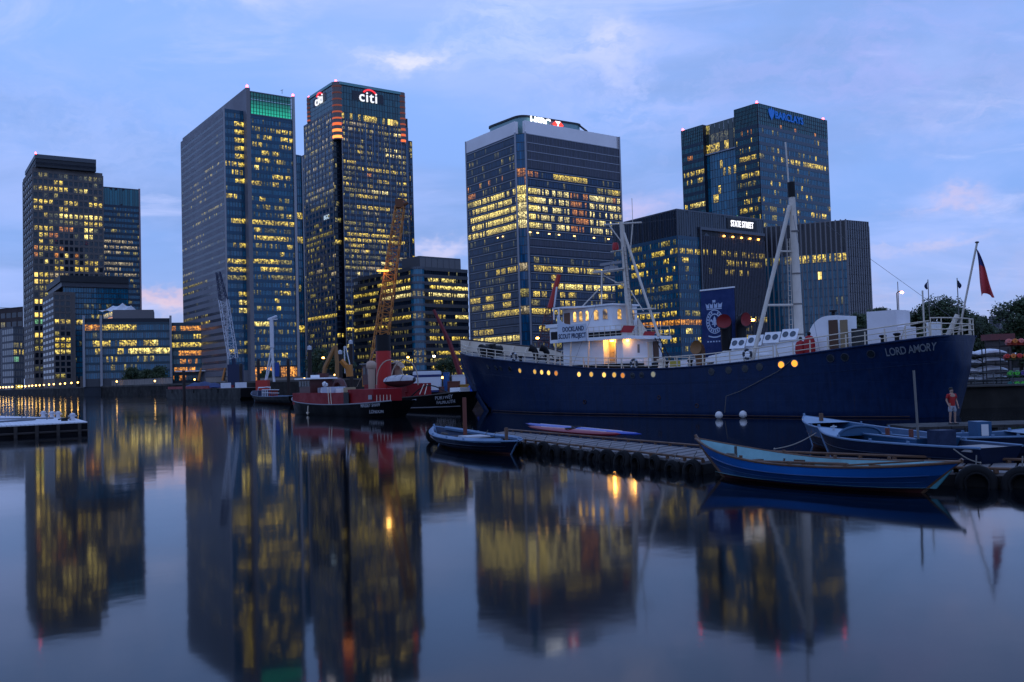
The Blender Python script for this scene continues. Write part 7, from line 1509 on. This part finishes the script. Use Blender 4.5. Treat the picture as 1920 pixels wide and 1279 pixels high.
for k, (px, py, yd, rc, lab) in enumerate(((247, 690, 452, 4.2, 'small round quayside tree before the low office, leftmost of three'), (274, 694, 446, 3.6, 'small round quayside tree before the low office, middle of three'), (300, 688, 440, 4.4, 'small round quayside tree before the low office, rightmost of three'), (600, 655, 398, 6.0, 'dark tree at the foot of the arc sign tower'), (640, 662, 402, 6.0, 'dark tree right of the quay lamp at the tower foot'), (842, 672, 380, 5.0, 'dark tree in front of the rounded block, left of the ship bow'), (500, 696, 402, 3.0, 'small dark tree below the green crowned tower'))):
    P = col_at(px, yd); zt = z_at(px, py, P); tree('quay_tree', lab, P, GZ, (zt - GZ)*1.02, rc, 200 + k, 2600, .7, 'trees on the far quay')
# ------------------------------------------------------------------ cranes and rigs
def lattice(o, name, A, B, w0, w1, M_, bays=12, r_=.07, side=None):
    A, B = Vector(A), Vector(B); t = (B - A).normalized(); s_ = (side or Vector((1, 0, 0))); s_ = (s_ - t*s_.dot(t)).normalized(); q = t.cross(s_); mb = MB(); mb2 = MB()
    def c(f, i): w = w0 + (w1 - w0)*f; return A.lerp(B, f) + s_*(w/2*(1 if i in (0, 1) else -1)) + q*(w/2*(1 if i in (0, 3) else -1))
    for i in range(4): put('chord', MB().tube([c(0, i), c(1, i)], r_, 5), M_, o)
    for k in range(bays):
        for i in range(4):
            j = (i + 1) % 4; mb2.tube([c(k/bays, i), c((k+1)/bays, j)] if k % 2 == 0 else [c(k/bays, j), c((k+1)/bays, i)], r_*.6, 4); mb2.tube([c(k/bays, i), c(k/bays, j)], r_*.5, 4)
    put(name, mb2, M_, o)
wlat = mat('lattice_white', (.62, .62, .66), .5); navym = mat('crane_navy', (.012, .02, .06), .6)
yd = 262
o = thing('lattice_crane', 'white lattice crane boom with dark upper section on the barge', 'crane', at_y(440, 712, yd))
lattice(o, 'lacing', at_y(437, 672, yd), at_y(419, 562, yd), 2.2, 2.2, wlat, 11, .09); lattice(o, 'upper_lacing', at_y(419, 562, yd), at_y(409, 510, yd), 1.9, 1.0, navym, 7, .12)
p = at_y(440, 692, yd); put('cab', MB().box((p.x - 1.6, p.y - 1.5, 3.4), (p.x + 1.9, p.y + 2, 9.4)), navym, o); put('boom_foot', MB().tube([at_y(441, 690, yd), at_y(437, 671, yd)], .6, 6), navym, o)
yd = 232
o = thing('white_piling_rig', 'slim white piling rig mast with red base standing on the work barge', 'rig', at_y(510, 716, yd))
put('mast', MB().tube([at_y(514, 716, yd), at_y(510, 652, yd)], .34, 8).tube([at_y(510, 652, yd), at_y(509, 598, yd)], .5, 8), wlat, o)
put('head', MB().prism([(at_y(502, 599, yd).x, yd - .3), (at_y(520, 599, yd).x, yd - .3), (at_y(520, 599, yd).x, yd + .3), (at_y(502, 599, yd).x, yd + .3)], at_y(510, 600, yd).z, at_y(510, 598, yd).z).tube([at_y(503, 599, yd), at_y(519, 593, yd)], .3, 6), wlat, o)
put('stay', MB().tube([at_y(509, 652, yd), at_y(497, 716, yd)], .22, 6).tube([at_y(511, 672, yd), at_y(500, 712, yd)], .2, 6), wlat, o)
p = at_y(492, 724, yd); put('base', MB().box((p.x - 1.4, p.y - 1, 1.0), (p.x + 1.5, p.y + 1.5, at_y(492, 713, yd).z)), mat('rig_red', (.45, .03, .02), .5), o)
put('hammer', MB().tube([at_y(519.5, 706, yd), at_y(519.5, 680, yd)], .55, 10), mat('rig_blue', (.01, .05, .25), .5), o)
rusty = mat('crane_orange', (.46, .17, .03), .55, vary=.2, vscale=.5); yd = 214
o = thing('orange_lattice_crane', 'tall rusty orange lattice crane leaning behind the red funnel', 'crane', at_y(706, 700, yd))
lattice(o, 'lacing', at_y(707, 692, yd), at_y(750, 388, yd), 3.3, 2.0, rusty, 26, .15)
put('head', MB().prism([(at_y(742, 388, yd).x, yd - 1), (at_y(757, 388, yd).x, yd - 1), (at_y(760, 388, yd).x, yd + 1), (at_y(744, 388, yd).x, yd + 1)], at_y(750, 390, yd).z, at_y(750, 374, yd).z).tube([at_y(757, 386, yd), at_y(765, 380, yd)], .3, 6), mat('crane_brown', (.14, .045, .012), .6), o)
put('back_mast', MB().tube([at_y(704, 700, yd), at_y(728, 500, yd + 3)], .2, 5).tube([at_y(728, 500, yd + 3), at_y(754, 378, yd)], .06, 4), rusty, o)
p = at_y(706, 700, yd); put('machinery_house', MB().box((p.x - 3, p.y - 2, 2.5), (p.x + 4, p.y + 3, at_y(706, 690, yd).z)), rusty, o)
for k in range(5): q = at_y(709 + k*4.4, 508, yd - 2.2); put('floodlight', MB().lathe([(0, -.2), (.3, -.1), (.32, .2), (0, .3)], Matrix.Translation(q), 8), mat('crane_flood', (.4, .3, .1), .4, emit=(1, .55, .10), es=2), o)
lg = bpy.data.lights.new('crane_floodlight', 'POINT'); lg.energy = 180; lg.color = (1, .5, .12); lg.shadow_soft_size = .6; q = at_y(718, 509.5, yd - 2.9); lo = bpy.data.objects.new('crane_floodlight', lg); COL.objects.link(lo); lo.matrix_basis = Matrix.Translation(q); lo.parent = o; lo.matrix_parent_inverse = winv(o)
redc = mat('crane_red', (.40, .02, .012), .5); brn = mat('crane_maroon', (.11, .03, .028), .6)
o = thing('red_jib_crane', 'red crane jib rising left of the white wheelhouse', 'crane', at_y(1012, 690, 205)); lattice(o, 'lacing', at_y(1012, 688, 205), at_y(1032, 575, 205), 2.6, 1.6, brn, 12, .12); put('jib_tip', MB().tube([at_y(1032, 578, 205), at_y(1048, 515, 205)], .75, 6, r1=.5), redc, o); put('jib_ram', MB().tube([at_y(1039, 576, 204), at_y(1044, 538, 204)], .2, 6), wlat, o)
o = thing('dark_red_crane', 'dim dark red crane jib in front of the rounded block', 'crane', at_y(862, 716, 178)); put('jib', MB().tube([at_y(866, 712, 178), at_y(842, 640, 178), at_y(813, 581, 178)], .55, 6, r1=.3), mat('crane_dim_red', (.16, .015, .02), .6), o); put('base', MB().box((at_y(852, 716, 178).x, 177, 1), (at_y(874, 716, 178).x, 180, at_y(862, 708, 178).z)), MATS['crane_dim_red'], o)
put('stay', MB().tube([at_y(866, 690, 178), at_y(838, 630, 178)], .12, 4), MATS['crane_dim_red'], o)
exm = mat('digger_ochre', (.28, .13, .04), .55)
o = thing('digger_arm', 'ochre digger arm folded upright behind the fireboat', 'digger', at_y(607, 716, 150)); put('boom', MB().tube([at_y(606, 712, 150), at_y(609, 690, 150), at_y(628, 650, 150)], .38, 6), exm, o); put('stick', MB().tube([at_y(629, 648, 150), at_y(632, 680, 150), at_y(632, 714, 150)], .36, 6), exm, o); put('body', MB().box((at_y(598, 716, 150).x, 149, 1), (at_y(612, 716, 150).x, 152, at_y(605, 700, 150).z)), brn, o)
o = thing('orange_auger', 'orange auger frame with two pale poles between digger and steam tug', 'rig', at_y(655, 714, 160)); put('drum', MB().tube([at_y(656, 706, 160), at_y(654, 684, 160)], .6, 10), rusty, o); put('pole', MB().tube([at_y(647, 700, 160), at_y(645.5, 649, 160)], .12, 6), wlat, o); put('pole', MB().tube([at_y(656, 684, 160), at_y(648, 649, 160)], .1, 6), wlat, o); put('chute', MB().tube([at_y(640, 676, 160), at_y(652, 690, 160)], .5, 6), rusty, o)
capw = mat('pile_cap', (.5, .5, .54), .6)
for px, ty, yd, lab in ((345, 700, 258, 'dark mooring pile at the left end of the barge'), (452, 687, 255, 'dark mooring pile beside the lattice crane'), (485, 678, 250, 'dark mooring pile left of the white rig'), (541, 678, 240, 'dark mooring pile right of the white rig'), (581.5, 656, 190, 'tall dark pile with white cap left of the digger arm'), (639, 664, 200, 'tall dark pile with white cap right of the digger arm'), (659, 645, 205, 'tallest dark pile with white cap behind the steam tug wheelhouse')):
    P = col_at(px, yd); z = z_at(px, ty, P); o = thing('mooring_pile', lab, 'pile', (P.x, P.y, 0), 0, 'dark mooring piles'); put('shaft', MB().tube([(P.x, P.y, -1), (P.x, P.y, z)], .42, 9), mat('pile_brown', (.028, .018, .016), .8), o, True); put('cap', MB().lathe([(.44, 0), (.44, .7), (0, .9)], Matrix.Translation((P.x, P.y, z)), 9), capw if ty < 670 else iron, o, True)
# ------------------------------------------------------------------ barges and clutter
def barge(name, lab, P0, P1, beam, z, M_, band):
    B_, L_ = frame_of(P0, P1); o = thing(name, lab, 'barge', P0.lerp(P1, .5)); pr = [(0, z), (0, z*.3), (L_*.03, -.4), (L_*.985, -.4), (L_, z*.2), (L_, z)]
    mb = MB()
    for (a, za), (b, zb_) in zip(pr, pr[1:]): mb.quad([(a, -beam/2, za), (a, beam/2, za), (b, beam/2, zb_), (b, -beam/2, zb_)])
    for y_ in (-beam/2, beam/2): mb.quad([(a, y_, za) for a, za in (pr if y_ < 0 else pr[::-1])])
    put('hull', mb, M_, o, False, B_); put('deck', MB().box((0, -beam/2, z - .1), (L_, beam/2, z)), deck_m, o, False, B_); put('coaming', MB().box((L_*.03, -beam/2 + .05, z), (L_*.62, -beam/2 + .2, z + .75)).box((L_*.03, beam/2 - .2, z), (L_*.62, beam/2 - .05, z + .75)).box((L_*.03, -beam/2 + .2, z), (L_*.04, beam/2 - .2, z + .75)), band, o, False, B_)
    for k in range(3): put('fender', MB().tube([(L_*(.1 + .32*k), -beam/2 - .12, z - .1), (L_*(.1 + .32*k), -beam/2 - .12, z - 1.2)], .09, 6), tyre_m, o, False, B_)
    return o, B_, L_
p0, p1 = col_at(333, 286), col_at(476, 236)
o, B_, L_ = barge('black_barge', 'long black barge with red coaming and a blue tarpaulin load', p0, p1, 7, 2.9, tug_black, tug_red)
mb = MB(); N = 10
for i in range(N):
    for k in range(5):
        def h_(i_, k_): u_ = i_/N; w = k_/5; return (L_*(.15 + .45*u_), -2.8 + 5.6*w, 2.9 + (.4 + 1.5*math.sin(math.pi*u_)**.7)*math.sin(math.pi*w)**.6 + .25*math.sin(i_*2.1 + k_))
        mb.quad([h_(i, k), h_(i+1, k), h_(i+1, k+1), h_(i, k+1)])
q = thing('blue_tarpaulin_load', 'heaped load under a dark blue tarpaulin on the black barge', 'tarpaulin', B_ @ Vector((L_*.4, 0, 3))); put('sheet', mb, mat('tarp_navy', (.012, .03, .11), .75, bump=.6, bscale=1), q, True, B_); put('lashing', MB().tube([(L_*.35, -2.85, 3.1), (L_*.35, 0, 5.0), (L_*.35, 2.85, 3.1)], .05, 4), rope_m, q, False, B_)
for x, s_, lab in ((.68, 1.5, 'white machinery box amidships on the black barge'), (.86, 2.0, 'white machinery box at the right end of the black barge')):
    q = thing('machinery_box', lab, 'box', B_ @ Vector((L_*x, 0, 2.9))); put('housing', MB().box((L_*x - s_*.6, -1.2, 2.9), (L_*x + s_*.6, 1.0, 4.3)), wlat, q, False, B_); put('exhaust', MB().tube([(L_*x, 0, 4.3), (L_*x, 0, 5.2)], .15, 6), iron, q, False, B_)
for px, lab in ((377, 'leaning orange digger bucket arm on the barge, left one'), (422, 'leaning orange digger bucket arm on the barge, right one')):
    q = thing('bucket_arm', lab, 'arm', at_y(px, 712, 262)); put('arm', MB().tube([at_y(px - 4, 714, 262), at_y(px, 690, 262)], .55, 6, r1=.25), rusty, q); put('ram', MB().tube([at_y(px - 1, 714, 261), at_y(px + 1, 698, 261)], .2, 6), iron, q)
o, B, outer, sz = boat('work_launch', 'dark work launch with white and red rails left of the fireboat', col_at(472, 206), col_at(556, 164), 4.2, (2.0, 1.3, 1.5), (tug_black, tug_black, bt_red), dk_in, False, 2, gun=lt_b)
x = outer(.3, 5)[0]; bp(o, B, 'windscreen', MB().tube([(x, -1.2, 1.4), (x + 1.2, -1.2, 3.0), (x + 1.2, 1.2, 3.0), (x, 1.2, 1.4)], .14, 6).tube([(x + 1.2, 0, 3.0), (x + 5, 0, 3.1)], .1, 6), wlat); bp(o, B, 'cabin', MB().box((x - 6, -1.3, 1.0), (x + 1, 1.3, 2.4)), navym)
for k in range(9): xx = outer(.48, 5)[0] + k*1.9; bp(o, B, 'rail_post', MB().tube([(xx, -1.7, 1.3), (xx, -1.7, 2.6)], .07, 5), wlat if k < 4 else redc)
for k in range(2): bp(o, B, 'rail', MB().tube([(outer(.48, 5)[0], -1.7, 2.0 + .6*k), (outer(.85, 5)[0], -1.7, 2.0 + .6*k)], .07, 5), wlat)
p0, p1 = col_at(768, 140), col_at(912, 132)
o, B_, L_ = barge('brown_pontoon_barge', 'low brown work barge carrying crates behind the bow of the blue ship', p0, p1, 6, 1.9, mat('barge_brown', (.05, .025, .02), .8), brn)
ya = 133; a, b = at_y(774, 728, ya), at_y(826, 728, ya); zt = at_y(800, 696, ya).z; zb_ = 1.9
q = thing('striped_cabin', 'white box cabin with a dark blue stripe round its top behind the steam tug', 'cabin', (a.x, ya, zb_))
def rbox(x0, x1, y0, y1, z0, z1, r_=.35): return MB().prism([(x0 + r_, y0), (x1 - r_, y0), (x1, y0 + r_), (x1, y1 - r_), (x1 - r_, y1), (x0 + r_, y1), (x0, y1 - r_), (x0, y0 + r_)], z0, z1)
put('wall', rbox(a.x, b.x, ya, ya + 2.6, zb_ + .25, zt - .1), mat('cabin_white', (.66, .66, .70), .45), q); put('roof', rbox(a.x + .1, b.x - .1, ya + .1, ya + 2.5, zt - .1, zt), MATS['cabin_white'], q)
put('stripe', rbox(a.x - .02, b.x + .02, ya - .02, ya + 2.62, zt - .85, zt - .5), mat('cabin_stripe', (.015, .025, .12), .5), q); put('sill', rbox(a.x - .03, b.x + .03, ya - .03, ya + 2.63, zb_, zb_ + .28), MATS['cabin_stripe'], q)
for (x0, x1, y0, y1, M_, nm, lab, cat) in ((863, 880, 722, 736, mat('crate_ochre', (.34, .17, .02), .6), 'ochre_crate', 'ochre yellow crate on the brown barge left of the ship bow', 'crate'), (840, 862, 716, 736, mat('crate_rust', (.13, .035, .02), .7), 'rust_container', 'rust brown container on the barge beside the ochre crate', 'container'), (832, 842, 700, 716, mat('tank_blue', (.02, .1, .3), .5), 'blue_tank', 'small blue tank standing behind the rust brown container', 'tank'), (848, 872, 704, 714, wlat, 'white_crate', 'white crate on the barge behind the rust brown container', 'crate')):
    yd = 134 if y1 > 730 else 137; A_, C_ = at_y(x0, y1, yd), at_y(x1, y0, yd); zb2 = 1.9
    q = thing(nm, lab, cat, (A_.x, yd, zb2)); put('body', rbox(A_.x, C_.x, yd - .9, yd + .9, zb2, max(C_.z, zb2 + .6), .12), M_, q); put('lid', rbox(A_.x - .06, C_.x + .06, yd - .96, yd + .96, max(C_.z, zb2 + .6), max(C_.z, zb2 + .6) + .12, .12), M_, q)
q = thing('blue_sheeted_heap', 'bright blue sheeted heap close under the ship bow', 'tarpaulin', at_y(893, 722, 131)); c = at_y(893, 718, 131)
put('sheet', MB().lathe([(1.4, 1.9), (1.25, 2.5), (.8, c.z - .1), (.2, c.z + .3), (0, c.z + .3)], Matrix.Translation((c.x, c.y, 0)), 9), mat('tarp_bright', (.01, .07, .42), .7, bump=.8, bscale=2), q, True); put('cord', MB().torus((c.x, c.y, 2.4), 1.3, .04, Matrix.Rotation(R(90), 4, 'X'), 12, 4), rope_m, q)

# ------------------------------------------------------------------ right-hand quay
structure(put('near_quay', MB().prism([(35, 79), (240, 79), (260, 329), (62, 329)], -2, 1.8), mat('hard_concrete', (.03, .028, .026), .9, spec=.12, vary=.3, vscale=.4)))
structure(put('near_quay_coping', MB().prism([(34.8, 78.6), (240, 78.6), (240, 80), (35.2, 80)], 1.8, 1.95), concrete))
o = thing('quay_fence', 'low grey rail fence along the quay edge below the boat racks', 'fence', (40, 79.6, 1.95)); fs = mat('fence_steel', (.08, .085, .09), .5, .4)
for k in range(9): x = 36 + k*1.6; put('post', MB().tube([(x, 79.4, 1.95), (x, 79.4, 3.0)], .04, 5), fs, o)
for h_ in (.4, .72, 1.03): put('rail', MB().tube([(36, 79.4, 1.95 + h_), (48.8, 79.4, 1.95 + h_)], .03, 5), fs, o)
# rack of white dinghies
yr = 90.0
o = thing('boat_rack', 'dark steel rack stacked with upturned white boats behind the ship stern', 'rack', at_y(1838, 725, yr))
xa, xb = at_y(1792, 700, yr).x, at_y(1882, 700, yr).x
for x in (xa, (xa + xb)/2 - .2, xb):
    for y_ in (yr - 1, yr + 1.4): put('upright', MB().tube([(x, y_, 1.8), (x, y_, at_y(1838, 655, yr).z)], .06, 5), iron, o)
put('diagonal', MB().tube([(xa, yr - 1.05, at_y(1800, 655, yr).z), ((xa+xb)/2 - .2, yr - 1.05, at_y(1800, 680, yr).z)], .05, 5), iron, o)
hullw = mat('dinghy_white', (.62, .62, .66), .4, vary=.06, vscale=1)
tiers = [(661, 'top'), (677, 'second'), (693, 'third'), (708, 'bottom')]
for py, nm_ in tiers:
    z = at_y(1838, py + 6, yr).z
    for y_ in (yr - 1.06, yr + 1.46): put('arm', MB().tube([(xa, y_, z - .05), (xb, y_, z - .05)], .05, 5), iron, o)
    for side_, (u0, u1) in (('left', (0, .5)), ('right', (.42, 1.06))):
        X0, X1 = xa + (xb - xa)*u0 - .3, xa + (xb - xa)*u1; q = thing('upturned_dinghy', 'white upturned boat on the %s tier of the rack, %s end' % (nm_, side_), 'boat', (X0, yr, z), 0, 'white boats on the rack')
        mb = MB(); N = 12
        def hp(i, k): u_ = i/N; w = (.25 + .75*math.sin(math.pi*min(.97, u_*.9 + .06))**.6); a_ = math.pi*k/8; return (X0 + (X1 - X0)*u_, yr + .2 - math.cos(a_)*1.05*w, z + math.sin(a_)**.75*.42*w + .16*math.sin(math.pi*u_) + (.14*u_ if side_ == 'right' else 0))
        for i in range(N):
            for k in range(8): mb.quad([hp(i, k), hp(i+1, k), hp(i+1, k+1), hp(i, k+1)])
        put('hull', mb, hullw, q, True); put('gunwale', MB().tube([hp(i, 0) for i in range(N+1)], .05, 5), mat('gunwale_grey', (.15, .15, .17), .6), q)
# rack of bright kayaks
yk = 86.0; kc = {'r': mat('kayak_red', (.62, .03, .02), .4), 'o': mat('kayak_orange', (.75, .2, .03), .4), 'y': mat('kayak_yellow', (.75, .5, .05), .4), 'g': mat('kayak_green', (.08, .5, .05), .4), 't': mat('kayak_teal', (.01, .14, .12), .4), 'p': mat('kayak_violet', (.08, .05, .25), .4), 'n': mat('kayak_pink', (.75, .2, .17), .4)}
o = thing('kayak_rack', 'steel rack holding bright red, yellow and green kayaks at the right edge', 'rack', at_y(1900, 725, yk))
for px in (1872, 1922, 1972):
    x = at_y(px, 690, yk).x
    for y_ in (yk - .4, yk + 2.2): put('upright', MB().tube([(x, y_, 1.8), (x, y_, at_y(px, 636, yk).z)], .05, 5), iron, o)
cnm = {'r': 'red', 'o': 'orange', 'y': 'yellow', 'g': 'green', 't': 'teal', 'p': 'violet', 'n': 'pink'}
for py, cols_, nm_ in ((640, 'nonyr', 'top'), (668, 'roror', 'second'), (700, 'ggpgt', 'third'), (720, 'tggpg', 'bottom')):
    z = at_y(1900, py + 7, yk).z
    for y_ in (yk - .42, yk + 2.22): put('arm', MB().tube([(at_y(1868, py, yk).x, y_, z - .04), (at_y(1976, py, yk).x, y_, z - .04)], .04, 5), iron, o)
    for k, ch in enumerate(cols_):
        px = 1882 + k*11.5 - (3 if nm_ == 'second' else 0) + (4 if nm_ in ('third', 'bottom') else 0); x = at_y(px, py, yk).x; q = thing('kayak', '%s kayak on the %s tier of the kayak rack, number %s from the left' % (cnm[ch], nm_, ['one', 'two', 'three', 'four', 'five'][k]), 'kayak', (x, yk, z), 0, 'kayaks on the right rack')
        mb = MB(); N = 10
        def kp(i, j): u_ = i/N; w = .40*math.sin(math.pi*(.16 + .7*u_))**.7; a_ = 2*math.pi*j/10; return (x + math.cos(a_)*w + 3.6*u_*x/yk, yk - .9 + 3.6*u_, z + .26 + math.sin(a_)*w*.85 + .12*abs(u_*2 - 1)**2)
        for i in range(N):
            for j in range(10): mb.quad([kp(i, j), kp(i, j+1), kp(i+1, j+1), kp(i+1, j)])
        mb.quad([kp(0, j) for j in range(10)]); put('hull', mb, kc[ch], q, True); put('carry_toggle', MB().torus((x, yk - .98, z + .34), .05, .015, None, 8, 4), iron, q)
# flagpoles and thin poles
pole_m = mat('pole_grey', (.14, .13, .12), .6)
for px, ty, yd, lab in ((1747, 524, 112, 'grey flagpole with a limp navy flag, left of the pair'), (1802, 521, 108, 'grey flagpole with a limp navy flag, right of the pair beside the ensign staff')):
    P = col_at(px, yd); z = z_at(px, ty, P); o = thing('flagpole', lab, 'flagpole', (P.x, P.y, 1.8), 0, 'flagpoles behind the ship stern'); put('pole', MB().tube([(P.x, P.y, 1.8), (P.x, P.y, z)], .07, 6, r1=.05), pole_m, o)
    mb = MB()
    s_ = -1 if px < 1780 else 1
    for i in range(5):
        for j in range(6):
            def fp(u_, v_): return (P.x + s_*(.06 + u_*.42*math.sin(.3 + v_*2.4)), P.y + .1*math.sin(u_*8 + v_*3), z - .25 - v_*.85 - u_*.15)
            mb.quad([fp(i/5, j/6), fp((i+1)/5, j/6), fp((i+1)/5, (j+1)/6), fp(i/5, (j+1)/6)])
    put('flag', mb, mat('flag_navy', (.012, .02, .07), .8), o, True)
for px, ty, yd, lab in ((1639, 536, 140, 'bare thin pole right of the vertical fin block'), (1690, 528, 131, 'bare thin pole beside the orange street lamp')):
    P = col_at(px, yd); z = z_at(px, ty, P); o = thing('thin_pole', lab, 'pole', (P.x, P.y, 1.8)); put('shaft', MB().tube([(P.x, P.y, 1.8), (P.x, P.y, z)], .08, 6, r1=.05), pole_m, o); put('foot', MB().lathe([(.25, 0), (.25, .3), (.1, .4)], Matrix.Translation((P.x, P.y, 1.8)), 8), pole_m, o)
# small red-roofed hut
P = col_at(1880, 120); z = z_at(1880, 626, P); o = thing('red_roofed_hut', 'low hut with dull red roof below the trees at the right edge', 'hut', (P.x, P.y, 1.8))
put('wall', MB().box((P.x - 1.2, P.y, 1.8), (P.x + 1.2, P.y + 2, z - .8)), mat('hut_wall', (.06, .05, .05), .8), o); put('roof', MB().box((P.x - 1.5, P.y - .3, z - .8), (P.x + 1.6, P.y + 2.3, z)), mat('hut_roof', (.16, .05, .05), .8), o)

# ------------------------------------------------------------------ landing and person
o = thing('timber_landing', 'dark timber landing under the person in the red shirt', 'landing', (22, 45, 0)); td = mat('landing_timber', (.03, .026, .024), .85, vary=.3, vscale=1)
for k in range(14): put('plank', MB().box((18.5 + k*.62, 43.6, .78), (18.5 + k*.62 + .59, 46.6, .9)), td, o)
for x in (18.8, 22.5, 26.5):
    for y_ in (43.9, 46.3): put('pile', MB().tube([(x, y_, -.6), (x, y_, .78)], .14, 7), td, o)
def skin_mesh(name, verts, edges, rad, sub=2, roots=(0,)):
    me = bpy.data.meshes.new(name); me.from_pydata(verts, edges, []); t = bpy.data.objects.new(name, me); COL.objects.link(t)
    md = t.modifiers.new('s', 'SKIN'); sv = me.skin_vertices
    if not sv:
        bm = bmesh.new(); bm.from_mesh(me); bm.verts.layers.skin.verify(); bm.to_mesh(me); bm.free()
    for i, r_ in enumerate(rad): me.skin_vertices[0].data[i].radius = (r_ if isinstance(r_, tuple) else (r_, r_))
    for i in roots: me.skin_vertices[0].data[i].use_root = True
    ss = t.modifiers.new('u', 'SUBSURF'); ss.levels = sub; ss.render_levels = sub
    dg = bpy.context.evaluated_depsgraph_get(); out_ = bpy.data.meshes.new_from_object(t.evaluated_get(dg)); bpy.data.objects.remove(t)
    out_.polygons.foreach_set('use_smooth', [True]*len(out_.polygons)); return out_
pp = at_y(1784, 741, 45); PX, PY, PZ = pp.x, 45.0, .9
per = thing('person', 'person in a red T-shirt and pale shorts standing on the timber landing', 'person', (PX, PY, PZ), R(12))
pm_ = Matrix.Translation((PX, PY, PZ)) @ Matrix.Rotation(R(12), 4, 'Z')
H = 1.74
vb = [(0, 0, .95), (0, 0, 1.15), (0, -.01, 1.38), (0, 0, 1.5), (0, -.01, 1.58), (0, -.02, 1.68), (-.10, 0, .90), (-.12, -.02, .50), (-.13, .02, .09), (-.13, -.11, .04), (.10, 0, .90), (.13, -.02, .50), (.14, .02, .09), (.15, -.11, .04), (-.20, 0, 1.41), (-.27, .03, 1.14), (-.25, -.10, .92), (-.24, -.14, .84), (.20, 0, 1.41), (.27, .03, 1.14), (.26, -.09, .91), (.25, -.12, .83)]
eb = [(0, 1), (1, 2), (2, 3), (3, 4), (4, 5), (0, 6), (6, 7), (7, 8), (8, 9), (0, 10), (10, 11), (11, 12), (12, 13), (2, 14), (14, 15), (15, 16), (16, 17), (2, 18), (18, 19), (19, 20), (20, 21)]
rb_ = [(.15, .11), (.13, .10), (.16, .11), (.06, .06), (.085, .095), (.08, .09), .085, .058, .04, .035, .085, .058, .04, .035, .055, .043, .032, .03, .055, .043, .032, .03]
body_me = skin_mesh('body', vb, eb, rb_); skin_c = mat('skin_tone', (.36, .21, .15), .6); body_me.materials.clear(); body_me.materials.append(skin_c)
bd_ = link('body', body_me, per, pm_)
sh = skin_mesh('shirt', [(0, 0, .80), (0, 0, 1.15), (0, -.01, 1.38), (0, 0, 1.46), (-.20, 0, 1.41), (-.25, .015, 1.22), (.20, 0, 1.41), (.25, .015, 1.22)], [(0, 1), (1, 2), (2, 3), (2, 4), (4, 5), (2, 6), (6, 7)], [(.175, .13), (.16, .125), (.185, .13), (.08, .075), .075, .07, .075, .07])
sh.materials.clear(); sh.materials.append(mat('shirt_red', (.34, .012, .012), .8)); link('shirt', sh, per, pm_)
so_ = skin_mesh('shorts', [(0, 0, 1.0), (0, 0, .90), (-.10, 0, .85), (-.12, -.015, .56), (.10, 0, .85), (.13, -.015, .56)], [(0, 1), (1, 2), (2, 3), (1, 4), (4, 5)], [(.165, .125), (.165, .13), .11, .095, .11, .095])
so_.materials.clear(); so_.materials.append(mat('shorts_grey', (.30, .30, .34), .8)); link('shorts', so_, per, pm_)
put('hair', MB().lathe([(.085, -.02), (.098, .03), (.085, .085), (.04, .115), (0, .12)], pm_ @ Matrix.Translation((0, .03, 1.66)), 14), mat('hair_dark', (.02, .014, .01), .7), per, True)
put('face_features', MB().lathe([(0, -.02), (.014, 0), (0, .03)], pm_ @ Matrix.Translation((0, -.115, 1.62)), 6).box((-.04, -.112, 1.645), (-.02, -.104, 1.655), pm_).box((.02, -.112, 1.645), (.04, -.104, 1.655), pm_).box((-.022, -.108, 1.575), (.022, -.102, 1.582), pm_), mat('face_dark', (.16, .07, .05), .6), per)
for sx in (-1, 1):
    hx, hy, hz = (.245*sx, -.14, .82); fm_ = MB()
    for k in range(4): fm_.tube([(hx + sx*(-.022 + .015*k), hy - .005, hz), (hx + sx*(-.024 + .016*k), hy - .02, hz - .045), (hx + sx*(-.024 + .016*k), hy - .03, hz - .075 + .006*abs(k - 1.5))], .009, 5, r1=.006)
    fm_.tube([(hx - sx*.02, hy - .01, hz + .02), (hx - sx*.045, hy - .03, hz - .02), (hx - sx*.04, hy - .04, hz - .045)], .010, 5, r1=.007)
    fm_.v = [tuple(pm_ @ Vector(v)) for v in fm_.v]; put('fingers', fm_, skin_c, bd_, True)
    put('shoe', MB().box((.135*sx - .05, -.2, 0), (.135*sx + .05, .08, .07), pm_), mat('shoe_dark', (.03, .03, .035), .7), per)
# mooring lines
for a, b, sag, lab in ((at_z(1530, 812, 1.05), at_z(1452, 842, .5), .12, 'slack mooring line from the launch bow to the pontoon'), (at_z(1788, 842, 1.0), at_z(1838, 868, .5), .08, 'short mooring line from the launch stern to the right pontoon')):
    o = thing('mooring_line', lab, 'rope', a.lerp(b, .5)); pts = [a.lerp(b, k/8) - Vector((0, 0, sag*math.sin(math.pi*k/8))) for k in range(9)]
    put('rope', MB().tube(pts, .022, 5), mat('rope_pale', (.25, .23, .2), .9), o); put('knot', MB().lathe([(0, -.06), (.05, 0), (0, .06)], Matrix.Translation(b), 6), MATS['rope_pale'], o)
